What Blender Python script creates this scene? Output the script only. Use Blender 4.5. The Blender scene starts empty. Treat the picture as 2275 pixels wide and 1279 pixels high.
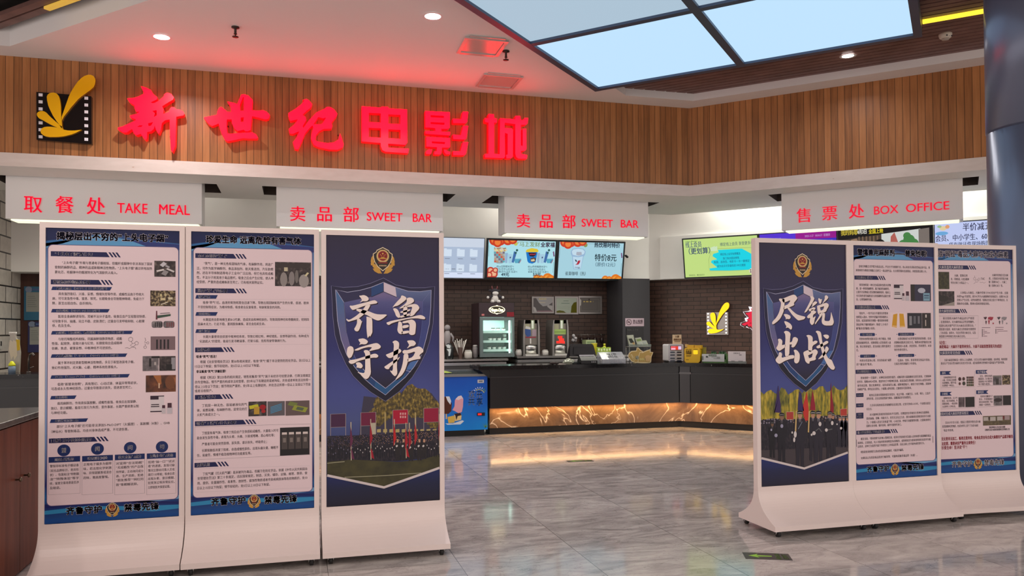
import bpy, math, random
from mathutils import Vector
from mathutils.geometry import tessellate_polygon
random.seed(7)
SC = bpy.context.scene
# light levels
DL_E = 38
FILL_E = 26
LB_E = 1.0
INN_E = 45
SIGN_E = 40
RED_S = 0.9
RED_E = 8.0
RED_SIDE = 1.6
LED_E = 3.2
FRZ_E = 6
SCR_E = 0.95
COL = SC.collection
# ------------------------------------------------------------------ camera
W, HPX = 2275.0, 1279.0
F, CY = 1746.18, 703.69
EYE = 1.567
yaw, pitch, roll = (math.radians(a) for a in (15.3556, .98359, .29611))
_f = Vector((math.sin(yaw)*math.cos(pitch), math.cos(yaw)*math.cos(pitch), math.sin(pitch)))
_r = Vector((math.cos(yaw), -math.sin(yaw), 0)); _d = _f.cross(_r)
CR = _r*math.cos(roll) + _d*math.sin(roll)
CD = -_r*math.sin(roll) + _d*math.cos(roll)
CF = _f
cam = bpy.data.cameras.new('camera'); camo = bpy.data.objects.new('camera', cam); COL.objects.link(camo)
cam.sensor_fit = 'HORIZONTAL'; cam.sensor_width = 36.0; cam.lens = F/W*36.0
cam.shift_y = (CY-HPX/2)/W; cam.clip_start = .05; cam.clip_end = 200
from mathutils import Matrix
m3 = Matrix((CR, -CD, -CF)).transposed()
camo.matrix_world = Matrix.Translation((0, 0, EYE)) @ m3.to_4x4()
SC.camera = camo
# ------------------------------------------------------------------ colour management, world
SC.view_settings.view_transform = 'Standard'; SC.view_settings.look = 'None'
SC.view_settings.gamma = 1.0; SC.view_settings.exposure = 0.0; SC.view_settings.use_curve_mapping = False
wd = bpy.data.worlds.new('hall'); SC.world = wd; wd.use_nodes = True
wd.node_tree.nodes['Background'].inputs[0].default_value = (1.0, .90, .86, 1)
wd.node_tree.nodes['Background'].inputs[1].default_value = 1.55
try:
    SC.cycles.use_denoising = True
    SC.cycles.max_bounces = 6; SC.cycles.diffuse_bounces = 3; SC.cycles.glossy_bounces = 3
    SC.cycles.transparent_max_bounces = 8; SC.cycles.sample_clamp_indirect = 6.0
    SC.cycles.caustics_reflective = False; SC.cycles.caustics_refractive = False
except Exception:
    pass
# ------------------------------------------------------------------ helpers
def ray(x, y):
    return CR*((x-W/2)/F) + CD*((y-CY)/F) + CF
OFF = {}
def lin(c):
    c /= 255.0
    return c/12.92 if c <= .04045 else ((c+.055)/1.055)**2.4
_mc = {}
def M(name, rgb=(200, 200, 200), rough=.5, metal=0.0, emit=0.0, emit_rgb=None, spec=.5, coat=0.0, alpha=1.0, trans=0.0):
    if name in _mc: return _mc[name]
    m = bpy.data.materials.new(name); m.use_nodes = True
    b = m.node_tree.nodes['Principled BSDF']
    c = tuple(lin(v) for v in rgb)
    b.inputs['Base Color'].default_value = c+(1,); b.inputs['Roughness'].default_value = rough
    b.inputs['Metallic'].default_value = metal; b.inputs['Specular IOR Level'].default_value = spec
    b.inputs['Coat Weight'].default_value = coat; b.inputs['Alpha'].default_value = alpha
    b.inputs['Transmission Weight'].default_value = trans
    if emit > 0:
        e = tuple(lin(v) for v in (emit_rgb or rgb))
        b.inputs['Emission Color'].default_value = e+(1,); b.inputs['Emission Strength'].default_value = emit
    _mc[name] = m
    return m
def C(r, g, b, rough=.45):
    return M('print_%d_%d_%d_%d' % (r, g, b, int(rough*100)), (r, g, b), rough, spec=.3)
def L(r, g, b, s=1.0):
    # a lit screen colour: black base that gives off its own light
    n = 'lit_%d_%d_%d_%d' % (r, g, b, int(s*100))
    return M(n, (8, 8, 8), .3, emit=s, emit_rgb=(r, g, b), spec=.3)
class N:
    # small node helper
    def __init__(s, name, rough=.5, metal=0.0, spec=.5):
        s.m = bpy.data.materials.new(name); s.m.use_nodes = True; s.t = s.m.node_tree
        s.b = s.t.nodes['Principled BSDF']; s.b.inputs['Roughness'].default_value = rough
        s.b.inputs['Metallic'].default_value = metal; s.b.inputs['Specular IOR Level'].default_value = spec
        _mc[name] = s.m
    def n(s, ty, **kw):
        q = s.t.nodes.new(ty)
        for k, v in kw.items():
            if k[0] == '_': q.inputs[k[1:].replace('_', ' ')].default_value = v
            else: setattr(q, k, v)
        return q
    def l(s, a, b): s.t.links.new(a, b)
    def coord(s, kind='Object'):
        return s.n('ShaderNodeTexCoord').outputs[kind]
    def ramp(s, fac, stops, interp='LINEAR'):
        r = s.n('ShaderNodeValToRGB'); r.color_ramp.interpolation = interp
        e = r.color_ramp.elements
        while len(e) < len(stops): e.new(.5)
        for q, (p, c) in zip(e, stops):
            q.position = p; q.color = tuple(lin(v) for v in c)+(1,)
        s.l(fac, r.inputs[0]); return r.outputs[0]
    def math(s, op, a, b=None):
        q = s.n('ShaderNodeMath', operation=op)
        for i, v in enumerate((a, b)):
            if v is None: continue
            if isinstance(v, (int, float)): q.inputs[i].default_value = v
            else: s.l(v, q.inputs[i])
        return q.outputs[0]
    def mix(s, fac, a, b, mode='MIX'):
        q = s.n('ShaderNodeMix', data_type='RGBA', blend_type=mode)
        for i, v in ((0, fac), (6, a), (7, b)):
            if isinstance(v, (int, float)): q.inputs[i].default_value = v
            elif isinstance(v, tuple): q.inputs[i].default_value = tuple(lin(x) for x in v)+(1,)
            else: s.l(v, q.inputs[i])
        return q.outputs[2]
class Plane:
    def __init__(s, o, u, v):
        s.o = Vector(o); s.u = Vector(u).normalized(); s.v = Vector(v).normalized(); s.n = s.u.cross(s.v)
    def p(s, u, v, d=0.0): return s.o + s.u*u + s.v*v + s.n*d
    def px(s, x, y):
        r = ray(x, y); e = Vector((0, 0, EYE)); t = (s.o-e).dot(s.n)/r.dot(s.n)
        q = e + r*t - s.o
        return (q.dot(s.u), q.dot(s.v))
    def pxs(s, pts, o=(0, 0), k=1.0): return [s.px(o[0]+x*k, o[1]+y*k) for x, y in pts]
    def at(s, d): return Plane(s.o+s.n*d, s.u, s.v)
def PA(Y): return Plane((0, Y, 0), (1, 0, 0), (0, 0, 1))
def PB(c): return Plane((c/2, c/2, 0), (1, -1, 0), (0, 0, 1))
def area2(p): return sum(p[i][0]*p[(i+1) % len(p)][1]-p[(i+1) % len(p)][0]*p[i][1] for i in range(len(p)))
def ccw(p): return list(p) if area2(p) > 0 else list(p)[::-1]
# text glyph cache
_tc = {}; _tob = None
def glyphs(s, bold=0.0):
    global _tob
    if (s, bold) in _tc: return _tc[(s, bold)]
    if _tob is None:
        c = bpy.data.curves.new('lettering', 'FONT'); c.size = 1.0; _tob = bpy.data.objects.new('lettering', c)
    c = _tob.data; c.body = s; c.offset = bold; c.resolution_u = 2 if len(s) > 12 else 4
    me = bpy.data.meshes.new_from_object(_tob)
    vs = [(v.co.x, v.co.y) for v in me.vertices]; fs = [tuple(p.vertices) for p in me.polygons]
    fs = [f if area2([vs[i] for i in f]) > 0 else f[::-1] for f in fs]
    bpy.data.meshes.remove(me)
    r = (vs, fs, min(v[0] for v in vs), max(v[0] for v in vs), min(v[1] for v in vs), max(v[1] for v in vs))
    _tc[(s, bold)] = r
    return r
class MB:
    def __init__(s): s.v = []; s.f = []; s.fm = []; s.ms = []; s.sm = []
    def mi(s, m):
        if m not in s.ms: s.ms.append(m)
        return s.ms.index(m)
    def add(s, vs, fs, m, smooth=False):
        b = len(s.v); s.v += [tuple(q) for q in vs]; k = s.mi(m)
        for f in fs: s.f.append(tuple(b+i for i in f)); s.fm.append(k); s.sm.append(smooth)
        return s
    def poly(s, pl, pts, d, m):
        pts = ccw(pts); return s.add([pl.p(u, v, d) for u, v in pts], [tuple(range(len(pts)))], m)
    def rect(s, pl, u0, u1, v0, v1, d, m):
        return s.poly(pl, [(min(u0, u1), min(v0, v1)), (max(u0, u1), min(v0, v1)), (max(u0, u1), max(v0, v1)), (min(u0, u1), max(v0, v1))], d, m)
    def polyh(s, pl, outer, holes, d, m):
        loops = [ccw(outer)]+[ccw(h)[::-1] for h in holes]
        flat = [q for l in loops for q in l]
        tr = tessellate_polygon([[Vector((u, v, 0)) for u, v in l] for l in loops])
        tr = [t if area2([flat[i] for i in t]) > 0 else t[::-1] for t in (tuple(q) for q in tr)]
        return s.add([pl.p(u, v, d) for u, v in flat], tr, m)
    def prism(s, pl, outer, d0, d1, m, ms=None, holes=(), back=True):
        ms = ms or m
        s.polyh(pl, outer, holes, d1, m)
        if back:
            b = len(s.f); s.polyh(pl, outer, holes, d0, ms)
            for i in range(b, len(s.f)): s.f[i] = s.f[i][::-1]
        for l in [ccw(outer)]+[ccw(h)[::-1] for h in holes]:
            n = len(l)
            s.add([pl.p(u, v, d0) for u, v in l]+[pl.p(u, v, d1) for u, v in l], [(i, (i+1) % n, n+(i+1) % n, n+i) for i in range(n)], ms)
        return s
    def slab(s, pl, u0, u1, v0, v1, d0, d1, m, ms=None):
        u0, u1 = min(u0, u1), max(u0, u1); v0, v1 = min(v0, v1), max(v0, v1)
        return s.prism(pl, [(u0, v0), (u1, v0), (u1, v1), (u0, v1)], d0, d1, m, ms)
    def box(s, x0, x1, y0, y1, z0, z1, m):
        return s.slab(Plane((0, 0, 0), (1, 0, 0), (0, 0, 1)), x0, x1, z0, z1, -y1, -y0, m)
    def frame(s, pl, u0, u1, v0, v1, w, d0, d1, m):
        u0, u1 = min(u0, u1), max(u0, u1); v0, v1 = min(v0, v1), max(v0, v1)
        return s.prism(pl, [(u0, v0), (u1, v0), (u1, v1), (u0, v1)], d0, d1, m, None, [[(u0+w, v0+w), (u1-w, v0+w), (u1-w, v1-w), (u0+w, v1-w)]])
    def ell(s, pl, u, v, ru, rv, d, m, n=20):
        return s.poly(pl, [(u+ru*math.cos(2*math.pi*i/n), v+rv*math.sin(2*math.pi*i/n)) for i in range(n)], d, m)
    def ring(s, pl, u, v, r, w, d, m, n=24, k=1.0):
        a = [(u+r*math.cos(2*math.pi*i/n), v+r*k*math.sin(2*math.pi*i/n)) for i in range(n)]
        b = [(u+(r-w)*math.cos(2*math.pi*i/n), v+(r-w)*k*math.sin(2*math.pi*i/n)) for i in range(n)]
        return s.add([pl.p(*q, d) for q in a+b], [(i, (i+1) % n, n+(i+1) % n, n+i) for i in range(n)], m)
    def line(s, pl, pts, w, d, m, closed=False):
        P = [Vector(q) for q in pts]; n = len(P); L_ = []; R_ = []
        for i in range(n):
            a = P[(i-1) % n] if (closed or i > 0) else P[i]; b = P[(i+1) % n] if (closed or i < n-1) else P[i]
            t = b-a
            if t.length < 1e-9: t = Vector((1, 0))
            t.normalize(); q = Vector((-t.y, t.x))*(w/2)
            L_.append(P[i]+q); R_.append(P[i]-q)
        vs = [pl.p(q.x, q.y, d) for q in L_+R_]
        fs = [(i, n+i, n+(i+1) % n, (i+1) % n) for i in range(n if closed else n-1)]
        return s.add(vs, fs, m)
    def tube(s, pts, r, m, n=8, caps=True):
        P = [Vector(p) for p in pts]; rings = []; rr = r if isinstance(r, (list, tuple)) else [r]*len(P)
        for i, p in enumerate(P):
            t = (P[min(i+1, len(P)-1)]-P[max(i-1, 0)]).normalized()
            a = t.orthogonal().normalized() if i == 0 else (rings_a - t*rings_a.dot(t)).normalized()
            rings_a = a; b = t.cross(a)
            rings.append([p+(a*math.cos(2*math.pi*j/n)+b*math.sin(2*math.pi*j/n))*rr[i] for j in range(n)])
        vs = [q for g in rings for q in g]
        fs = [(i*n+j, i*n+(j+1) % n, (i+1)*n+(j+1) % n, (i+1)*n+j) for i in range(len(P)-1) for j in range(n)]
        if caps: fs += [tuple(range(n))[::-1], tuple((len(P)-1)*n+j for j in range(n))]
        return s.add(vs, fs, m, True)
    def lathe(s, c, prof, m, n=20, axis='Z', cap=True, smooth=True, k=1.0):
        c = Vector(c); vs = []
        for r, h in prof:
            for j in range(n):
                a = 2*math.pi*j/n; x, y = r*math.cos(a), r*k*math.sin(a)
                vs.append(c+(Vector((x, y, h)) if axis == 'Z' else Vector((x, h, y)) if axis == 'Y' else Vector((h, x, y))))
        fs = [(i*n+j, i*n+(j+1) % n, (i+1)*n+(j+1) % n, (i+1)*n+j) for i in range(len(prof)-1) for j in range(n)]
        if axis == 'Y': fs = [f[::-1] for f in fs]
        if cap:
            a, b = tuple(range(n))[::-1], tuple((len(prof)-1)*n+j for j in range(n))
            fs += [a, b] if axis != 'Y' else [a[::-1], b[::-1]]
        return s.add(vs, fs, m, smooth)
    def sphere(s, c, r, m, n=14, k=10, sc=(1, 1, 1)):
        c = Vector(c); vs = []; 
        for i in range(k+1):
            t = math.pi*i/k
            for j in range(n):
                a = 2*math.pi*j/n
                vs.append(c+Vector((r*sc[0]*math.sin(t)*math.cos(a), r*sc[1]*math.sin(t)*math.sin(a), -r*sc[2]*math.cos(t))))
        return s.add(vs, [(i*n+j, i*n+(j+1) % n, (i+1)*n+(j+1) % n, (i+1)*n+j) for i in range(k) for j in range(n)], m, True)
    def text(s, pl, st, u0, u1, vc, h, d, m, bold=0.0, ex=None):
        # st fills u0..u1, glyph em height h centred on vc; bold (in em) thickens by repeating the strokes
        vs, fs, a, b, lo, hi = glyphs(st)
        kx = (u1-u0)/(b-a); cy = .36
        n = 8 if bold > .03 else 4 if bold > .013 else 2 if bold > .003 else 1
        for i in range(n):
            t = 2*math.pi*i/n; ou, ov = (bold*h*math.cos(t), bold*h*math.sin(t)) if n > 1 else (0, 0)
            s.add([pl.p(u0+(x-a)*kx+ou, vc+(y-cy)*h+ov, d) for x, y in vs], fs, m)
        return s
    def tpx(s, pl, st, x0, y0, x1, y1, h, d, m, bold=0.0):
        a = pl.px(x0, y0); b = pl.px(x1, y1); e = pl.px(x0, y0-h)
        return s.text(pl, st, a[0], b[0], (a[1]+b[1])/2, e[1]-a[1], d, m, bold)
    def build(s, name, parent=None, bevel=0.0, loc=None, smooth=False):
        me = bpy.data.meshes.new(name)
        off = OFF[parent.name] if parent is not None else Vector(loc or (0, 0, 0))
        me.from_pydata([tuple(Vector(v)-off) for v in s.v], [], s.f)
        for m in s.ms: me.materials.append(m)
        for i, p in enumerate(me.polygons):
            p.material_index = s.fm[i]; p.use_smooth = s.sm[i] or smooth
        me.update()
        o = bpy.data.objects.new(name, me); COL.objects.link(o)
        if parent is not None: o.parent = parent
        else: o.location = off
        OFF[o.name] = off
        if bevel > 0:
            bv = o.modifiers.new('edge', 'BEVEL'); bv.width = bevel; bv.segments = 2; bv.limit_method = 'ANGLE'; bv.angle_limit = .7
        return o
def tag(o, label=None, cat=None, group=None, kind=None):
    if label: o['label'] = label
    if cat: o['category'] = cat
    if group: o['group'] = group
    if kind: o['kind'] = kind
    return o
def thing(name, loc, label, cat, group=None):
    o = bpy.data.objects.new(name, None); COL.objects.link(o); o.location = loc; o.empty_display_size = .1
    OFF[o.name] = Vector(loc); return tag(o, label, cat, group)
def struct(mb, name): return tag(mb.build(name), kind='structure')
def copy_tree(o, dx, label=None):
    c = o.copy(); COL.objects.link(c); c.location = o.location+Vector(dx); OFF[c.name] = OFF[o.name]+Vector(dx)
    if label: c['label'] = label
    for ch in [q for q in bpy.data.objects if q.parent == o]:
        d = ch.copy(); COL.objects.link(d); d.parent = c
        for g in [q for q in bpy.data.objects if q.parent == ch]:
            e = g.copy(); COL.objects.link(e); e.parent = d
    return c
def lamp(name, kind, loc, energy, rgb, size=.1, spread=180, rot=(0, 0, 0), sy=None):
    l = bpy.data.lights.new(name, kind); l.energy = energy; l.color = rgb
    o = bpy.data.objects.new(name, l); COL.objects.link(o); o.location = loc; o.rotation_euler = rot
    if kind == 'AREA':
        l.size = size; l.spread = math.radians(spread); l.shape = 'RECTANGLE' if sy else 'DISK'
        if sy: l.size_y = sy
    elif kind == 'SPOT': l.spot_size = math.radians(spread); l.spot_blend = .6; l.shadow_soft_size = size
    else: l.shadow_soft_size = size
    return o
S2 = math.sqrt(.5)
ZC = 3.53+EYE      # main ceiling
YA, CB = 11.30, 17.35   # fascia planes

# ------------------------------------------------------------------ lights of the hall: visible downlights and added unseen ones
def hall_light(x, y, z, e, rgb, r=.09, label=None, cat='ceiling light', vis=True):
    t = thing('ceiling_downlight', (x, y, z), label, cat, 'recessed round downlights')
    a = MB(); pl = Plane((x, y, z), (1, 0, 0), (0, -1, 0))
    a.ring(pl, 0, 0, r+.03, .03, .006, M('lamp_trim', (225, 225, 225), .4)); a.build('trim_ring', t)
    b = MB(); b.ell(pl, 0, 0, r, r, .004, M('lamp_lens', (255, 255, 255), .4, emit=14.0, emit_rgb=(255, 250, 248))); b.build('lens', t)
    lamp('downlight_lamp', 'AREA', (x, y, z-.02), e, rgb, r*1.6, 150)
    return t
WARM = (1.0, .86, .80)
hall_light(-1.55, 10.11, ZC, DL_E, (1, .95, .95), label='bright round downlight in the reddish ceiling above the red lettering, left of the sprinkler')
hall_light(1.48, 8.68, ZC, DL_E, (1, .95, .95), label='bright round downlight in the white ceiling left of the square vents and light box')
hall_light(7.09, 8.85, ZC+.105, DL_E*.25, (1, .97, .97), .075, label='small bright downlight set in the brown slatted ceiling beside the blue light box')
for i, (x, y) in enumerate(((-3.6, 1.6), (-.4, 1.2), (2.6, .9), (5.6, .4), (-2.4, 4.6), (-2.2, -1.6), (1.4, -1.9), (5.0, -2.4))):  # out-of-view downlights added to brighten the stand faces
    hall_light(x, y, ZC, FILL_E, WARM, label='unseen round downlight added in the hall ceiling to light the display stands')
# ------------------------------------------------------------------ procedural surfaces
def mat_floor():
    q = N('floor_stone', .09, spec=.5); co = q.coord('Object')
    sx = q.n('ShaderNodeSeparateXYZ'); q.l(co, sx.inputs[0])
    P = .858
    ux = q.math('DIVIDE', q.math('SUBTRACT', sx.outputs[0], .197), P); uy = q.math('DIVIDE', q.math('SUBTRACT', sx.outputs[1], 5.27), P)
    ix, iy = q.math('FLOOR', ux), q.math('FLOOR', uy); fx, fy = q.math('FRACT', ux), q.math('FRACT', uy)
    cv = q.n('ShaderNodeCombineXYZ'); q.l(ix, cv.inputs[0]); q.l(iy, cv.inputs[1])
    wn = q.n('ShaderNodeTexWhiteNoise'); q.l(cv.outputs[0], wn.inputs[0])
    ad = q.n('ShaderNodeVectorMath', operation='MULTIPLY_ADD'); q.l(wn.outputs['Color'], ad.inputs[0]); ad.inputs[1].default_value = (9, 9, 9); q.l(co, ad.inputs[2])
    mp = q.n('ShaderNodeMapping'); q.l(ad.outputs[0], mp.inputs[0]); mp.inputs['Rotation'].default_value = (0, 0, .25); mp.inputs['Scale'].default_value = (1.3, 3.6, 1)
    n1 = q.n('ShaderNodeTexNoise', _Scale=1.6, _Detail=8.0, _Roughness=.62, _Distortion=1.4); q.l(mp.outputs[0], n1.inputs[0])
    base = q.ramp(n1.outputs[0], [(.28, (136, 131, 128)), (.45, (172, 166, 162)), (.56, (192, 186, 180)), (.72, (214, 208, 202))])
    mp2 = q.n('ShaderNodeMapping'); q.l(ad.outputs[0], mp2.inputs[0]); mp2.inputs['Rotation'].default_value = (0, 0, -.35); mp2.inputs['Scale'].default_value = (1.1, 2.6, 1)
    n2 = q.n('ShaderNodeTexNoise', _Scale=2.3, _Detail=5.0, _Roughness=.55, _Distortion=2.6); q.l(mp2.outputs[0], n2.inputs[0])
    vein = q.ramp(q.math('ABSOLUTE', q.math('SUBTRACT', n2.outputs[0], .5)), [(0, (255, 255, 255)), (.016, (60, 60, 60)), (.05, (0, 0, 0))])
    c1 = q.mix(q.math('MULTIPLY', vein, .42), base, (205, 198, 192))
    n3 = q.n('ShaderNodeTexNoise', _Scale=3.1, _Detail=4.0, _Distortion=2.0); q.l(mp2.outputs[0], n3.inputs[0])
    dk = q.ramp(q.math('ABSOLUTE', q.math('SUBTRACT', n3.outputs[0], .47)), [(0, (255, 255, 255)), (.012, (40, 40, 40)), (.03, (0, 0, 0))])
    c2 = q.mix(q.math('MULTIPLY', dk, .5), c1, (92, 88, 84))
    tint = q.n('ShaderNodeHueSaturation'); q.l(c2, tint.inputs['Color']); q.l(q.math('ADD', .92, q.math('MULTIPLY', wn.outputs[0], .14)), tint.inputs['Value'])
    gx = q.math('LESS_THAN', q.math('ABSOLUTE', q.math('SUBTRACT', fx, 0)), .0055); gy = q.math('LESS_THAN', fy, .004)
    g = q.math('MAXIMUM', gx, gy)
    q.l(q.mix(q.math('MULTIPLY', g, .75), tint.outputs[0], (58, 54, 52)), q.b.inputs['Base Color'])
    q.l(q.math('ADD', .07, q.math('MULTIPLY', n1.outputs[0], .05)), q.b.inputs['Roughness'])
    return q.m
def mat_wood(name, d, c0, c1, c2, pitch=.094, rough=.42):
    q = N(name, rough, spec=.35); co = q.coord('Object')
    dt = q.n('ShaderNodeVectorMath', operation='DOT_PRODUCT'); q.l(co, dt.inputs[0]); dt.inputs[1].default_value = d
    s = q.math('DIVIDE', dt.outputs['Value'], pitch); fr = q.math('FRACT', s); fl = q.math('FLOOR', s)
    wn = q.n('ShaderNodeTexWhiteNoise', noise_dimensions='1D'); q.l(fl, wn.inputs['W'])
    sx = q.n('ShaderNodeSeparateXYZ'); q.l(co, sx.inputs[0])
    cv = q.n('ShaderNodeCombineXYZ'); q.l(dt.outputs['Value'], cv.inputs[0]); q.l(q.math('MULTIPLY', sx.outputs[2], .06), cv.inputs[1]); q.l(q.math('MULTIPLY', wn.outputs[0], 5.0), cv.inputs[2])
    n1 = q.n('ShaderNodeTexNoise', _Scale=26.0, _Detail=4.0, _Roughness=.6); q.l(cv.outputs[0], n1.inputs[0])
    v = q.math('ADD', q.math('MULTIPLY', n1.outputs[0], .7), q.math('MULTIPLY', wn.outputs[0], .3))
    col = q.ramp(v, [(.25, c0), (.5, c1), (.75, c2)])
    gr = q.math('LESS_THAN', fr, .075)
    q.l(q.mix(q.math('MULTIPLY', gr, .8), col, tuple(x*.36 for x in c0)), q.b.inputs['Base Color'])
    bp = q.n('ShaderNodeBump', _Strength=.6, _Distance=.012); q.l(q.math('SUBTRACT', 1.0, gr), bp.inputs['Height']); q.l(bp.outputs[0], q.b.inputs['Normal'])
    return q.m
def mat_brick(name, u, c1, c2, mort, bw, bh, rough=.5, ms=.006, off=.5):
    q = N(name, rough, spec=.4); co = q.coord('Object')
    dt = q.n('ShaderNodeVectorMath', operation='DOT_PRODUCT'); q.l(co, dt.inputs[0]); dt.inputs[1].default_value = u
    sx = q.n('ShaderNodeSeparateXYZ'); q.l(co, sx.inputs[0])
    cv = q.n('ShaderNodeCombineXYZ'); q.l(dt.outputs['Value'], cv.inputs[0]); q.l(sx.outputs[2], cv.inputs[1])
    b = q.n('ShaderNodeTexBrick', offset=off, _Scale=1.0, _Mortar_Size=ms, _Brick_Width=bw, _Row_Height=bh, _Bias=0.0, _Mortar_Smooth=.1)
    for k, c in (('Color1', c1), ('Color2', c2), ('Mortar', mort)): b.inputs[k].default_value = tuple(lin(x) for x in c)+(1,)
    q.l(cv.outputs[0], b.inputs[0])
    n1 = q.n('ShaderNodeTexNoise', _Scale=9.0, _Detail=4.0); q.l(co, n1.inputs[0])
    h = q.n('ShaderNodeHueSaturation'); q.l(b.outputs[0], h.inputs['Color']); q.l(q.math('ADD', .75, q.math('MULTIPLY', n1.outputs[0], .5)), h.inputs['Value'])
    q.l(h.outputs[0], q.b.inputs['Base Color'])
    bp = q.n('ShaderNodeBump', _Strength=.5, _Distance=.01); q.l(q.math('SUBTRACT', 1.0, b.outputs['Fac']), bp.inputs['Height']); q.l(bp.outputs[0], q.b.inputs['Normal'])
    return q.m
def mat_marble(name, c0, c1, c2, vein, sc=1.0, rough=.15):
    q = N(name, rough, spec=.5); co = q.coord('Object')
    n1 = q.n('ShaderNodeTexNoise', _Scale=2.2*sc, _Detail=8.0, _Roughness=.65, _Distortion=.8); q.l(co, n1.inputs[0])
    base = q.ramp(n1.outputs[0], [(.3, c0), (.5, c1), (.7, c2)])
    n2 = q.n('ShaderNodeTexNoise', _Scale=1.3*sc, _Detail=3.0, _Distortion=1.6); q.l(co, n2.inputs[0])
    ve = q.ramp(q.math('ABSOLUTE', q.math('SUBTRACT', n2.outputs[0], .5)), [(0, (255, 255, 255)), (.008, (120, 120, 120)), (.018, (0, 0, 0))])
    q.l(q.mix(ve, base, vein), q.b.inputs['Base Color'])
    return q.m
def mat_noise(name, stops, scale, rough=.5, detail=4.0, stretch=(1, 1, 1), spec=.3, metal=0.0, dist=0.0):
    q = N(name, rough, metal, spec); co = q.coord('Object')
    mp = q.n('ShaderNodeMapping'); q.l(co, mp.inputs[0]); mp.inputs['Scale'].default_value = stretch
    n1 = q.n('ShaderNodeTexNoise', _Scale=scale, _Detail=detail, _Distortion=dist); q.l(mp.outputs[0], n1.inputs[0])
    q.l(q.ramp(n1.outputs[0], stops), q.b.inputs['Base Color']); return q.m
M_FLOOR = mat_floor()
M_CEIL = M('ceiling_paint', (232, 228, 226), .7)
M_WHITE = mat_noise('wall_paint', [(.3, (232, 229, 224)), (.7, (240, 237, 232))], 1.2, .7)
M_BAND = mat_noise('band_paint', [(.2, (176, 140, 112)), (.245, (214, 200, 190)), (.7, (222, 209, 200))], 5.0, .6, 3.0, (1, 1, 3.5))
M_WA = mat_wood('wood_slats_left', (1, 0, 0), (132, 84, 46), (164, 106, 60), (184, 124, 74))
M_WB = mat_wood('wood_slats_right', (S2, -S2, 0), (132, 84, 46), (164, 106, 60), (184, 124, 74))
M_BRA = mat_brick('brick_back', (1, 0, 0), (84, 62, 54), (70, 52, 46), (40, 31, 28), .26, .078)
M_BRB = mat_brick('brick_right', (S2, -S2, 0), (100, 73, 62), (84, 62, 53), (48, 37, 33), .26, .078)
M_TILE = mat_brick('wall_tiles', (0, 1, 0), (206, 198, 188), (192, 184, 174), (40, 36, 33), .52, .255, .35, .012)
M_DARK = M('dark_void', (20, 17, 16), .8); M_SLAT = mat_noise('slat_wood', [(.3, (104, 76, 70)), (.7, (132, 98, 92))], 3.0, .45, stretch=(1, 1, 1))
M_STEEL = M('steel', (190, 188, 184), .28, 1.0); M_BLACK = M('black_gloss', (22, 21, 22), .22); M_BLACKM = M('black_matt', (24, 23, 24), .55)
M_STAND = M('stand_white', (226, 210, 204), .38, spec=.5)
M_CHROME = M('chrome', (210, 210, 210), .15, 1.0); M_RUBBER = M('rubber', (22, 22, 22), .6)
FLOORP = Plane((0, 0, 0), (1, 0, 0), (0, 1, 0)); UP = FLOORP
DOWN = Plane((0, 0, 0), (1, 0, 0), (0, -1, 0))
def dn(z): return Plane((0, 0, z), (1, 0, 0), (0, -1, 0))
def dp(pts): return [(x, -y) for x, y in pts]
# ------------------------------------------------------------------ room
a = MB(); a.poly(FLOORP, [(-11, -7), (16, -7), (16, 17), (-11, 17)], 0, M_FLOOR); struct(a, 'floor')
RR = [(4.79, 10.91), (5.92, 10.91), (12.5, 4.33), (7.145, -1.025), (0.0, 6.12)]
RL = [(-8.8, 10.91), (-3.4, 10.91), (-.5, 8.01), (-4.5, 4.01), (-8.8, 4.01)]
a = MB(); a.polyh(dn(ZC), dp([(-9.5, -5), (14.5, -5), (14.5, 2.85), (6.05, 11.3), (-9.5, 11.3)]), [dp(RR), dp(RL)], 0, M_CEIL)
for R_, h in ((RR, .11), (RL, .2)):
    R2 = ccw(R_)
    for i in range(len(R2)):
        p, q = R2[i], R2[(i+1) % len(R2)]
        a.add([(p[0], p[1], ZC), (q[0], q[1], ZC), (q[0], q[1], ZC+h+.1), (p[0], p[1], ZC+h+.1)], [(0, 1, 2, 3)], M_CEIL)
struct(a, 'ceiling')
E1, E2 = Vector((S2, -S2, 0)), Vector((-S2, -S2, 0))
def slats(name, o, n, l0, l1, z, skip=(), pitch=.125, wdt=.098):
    a = MB(); pl = Plane(o, (S2, -S2, 0), (S2, S2, 0))   # u along the slats, v away, n = up
    for k in range(n):
        if k in skip: continue
        a.slab(pl, l0, l1, -k*pitch-wdt, -k*pitch, z, z+.05, M_SLAT)
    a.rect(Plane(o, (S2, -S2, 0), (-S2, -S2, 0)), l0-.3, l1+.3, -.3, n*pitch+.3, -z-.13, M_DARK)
    return struct(a, name)
slats('ceiling_slats_right', (5.93, 10.93, ZC), 62, -3.5, 9.8, .11)
slats('ceiling_slats_left', (-3.45, 10.97, ZC), 56, -5.5, 4.6, .17, skip=(0, 3, 4))
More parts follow.
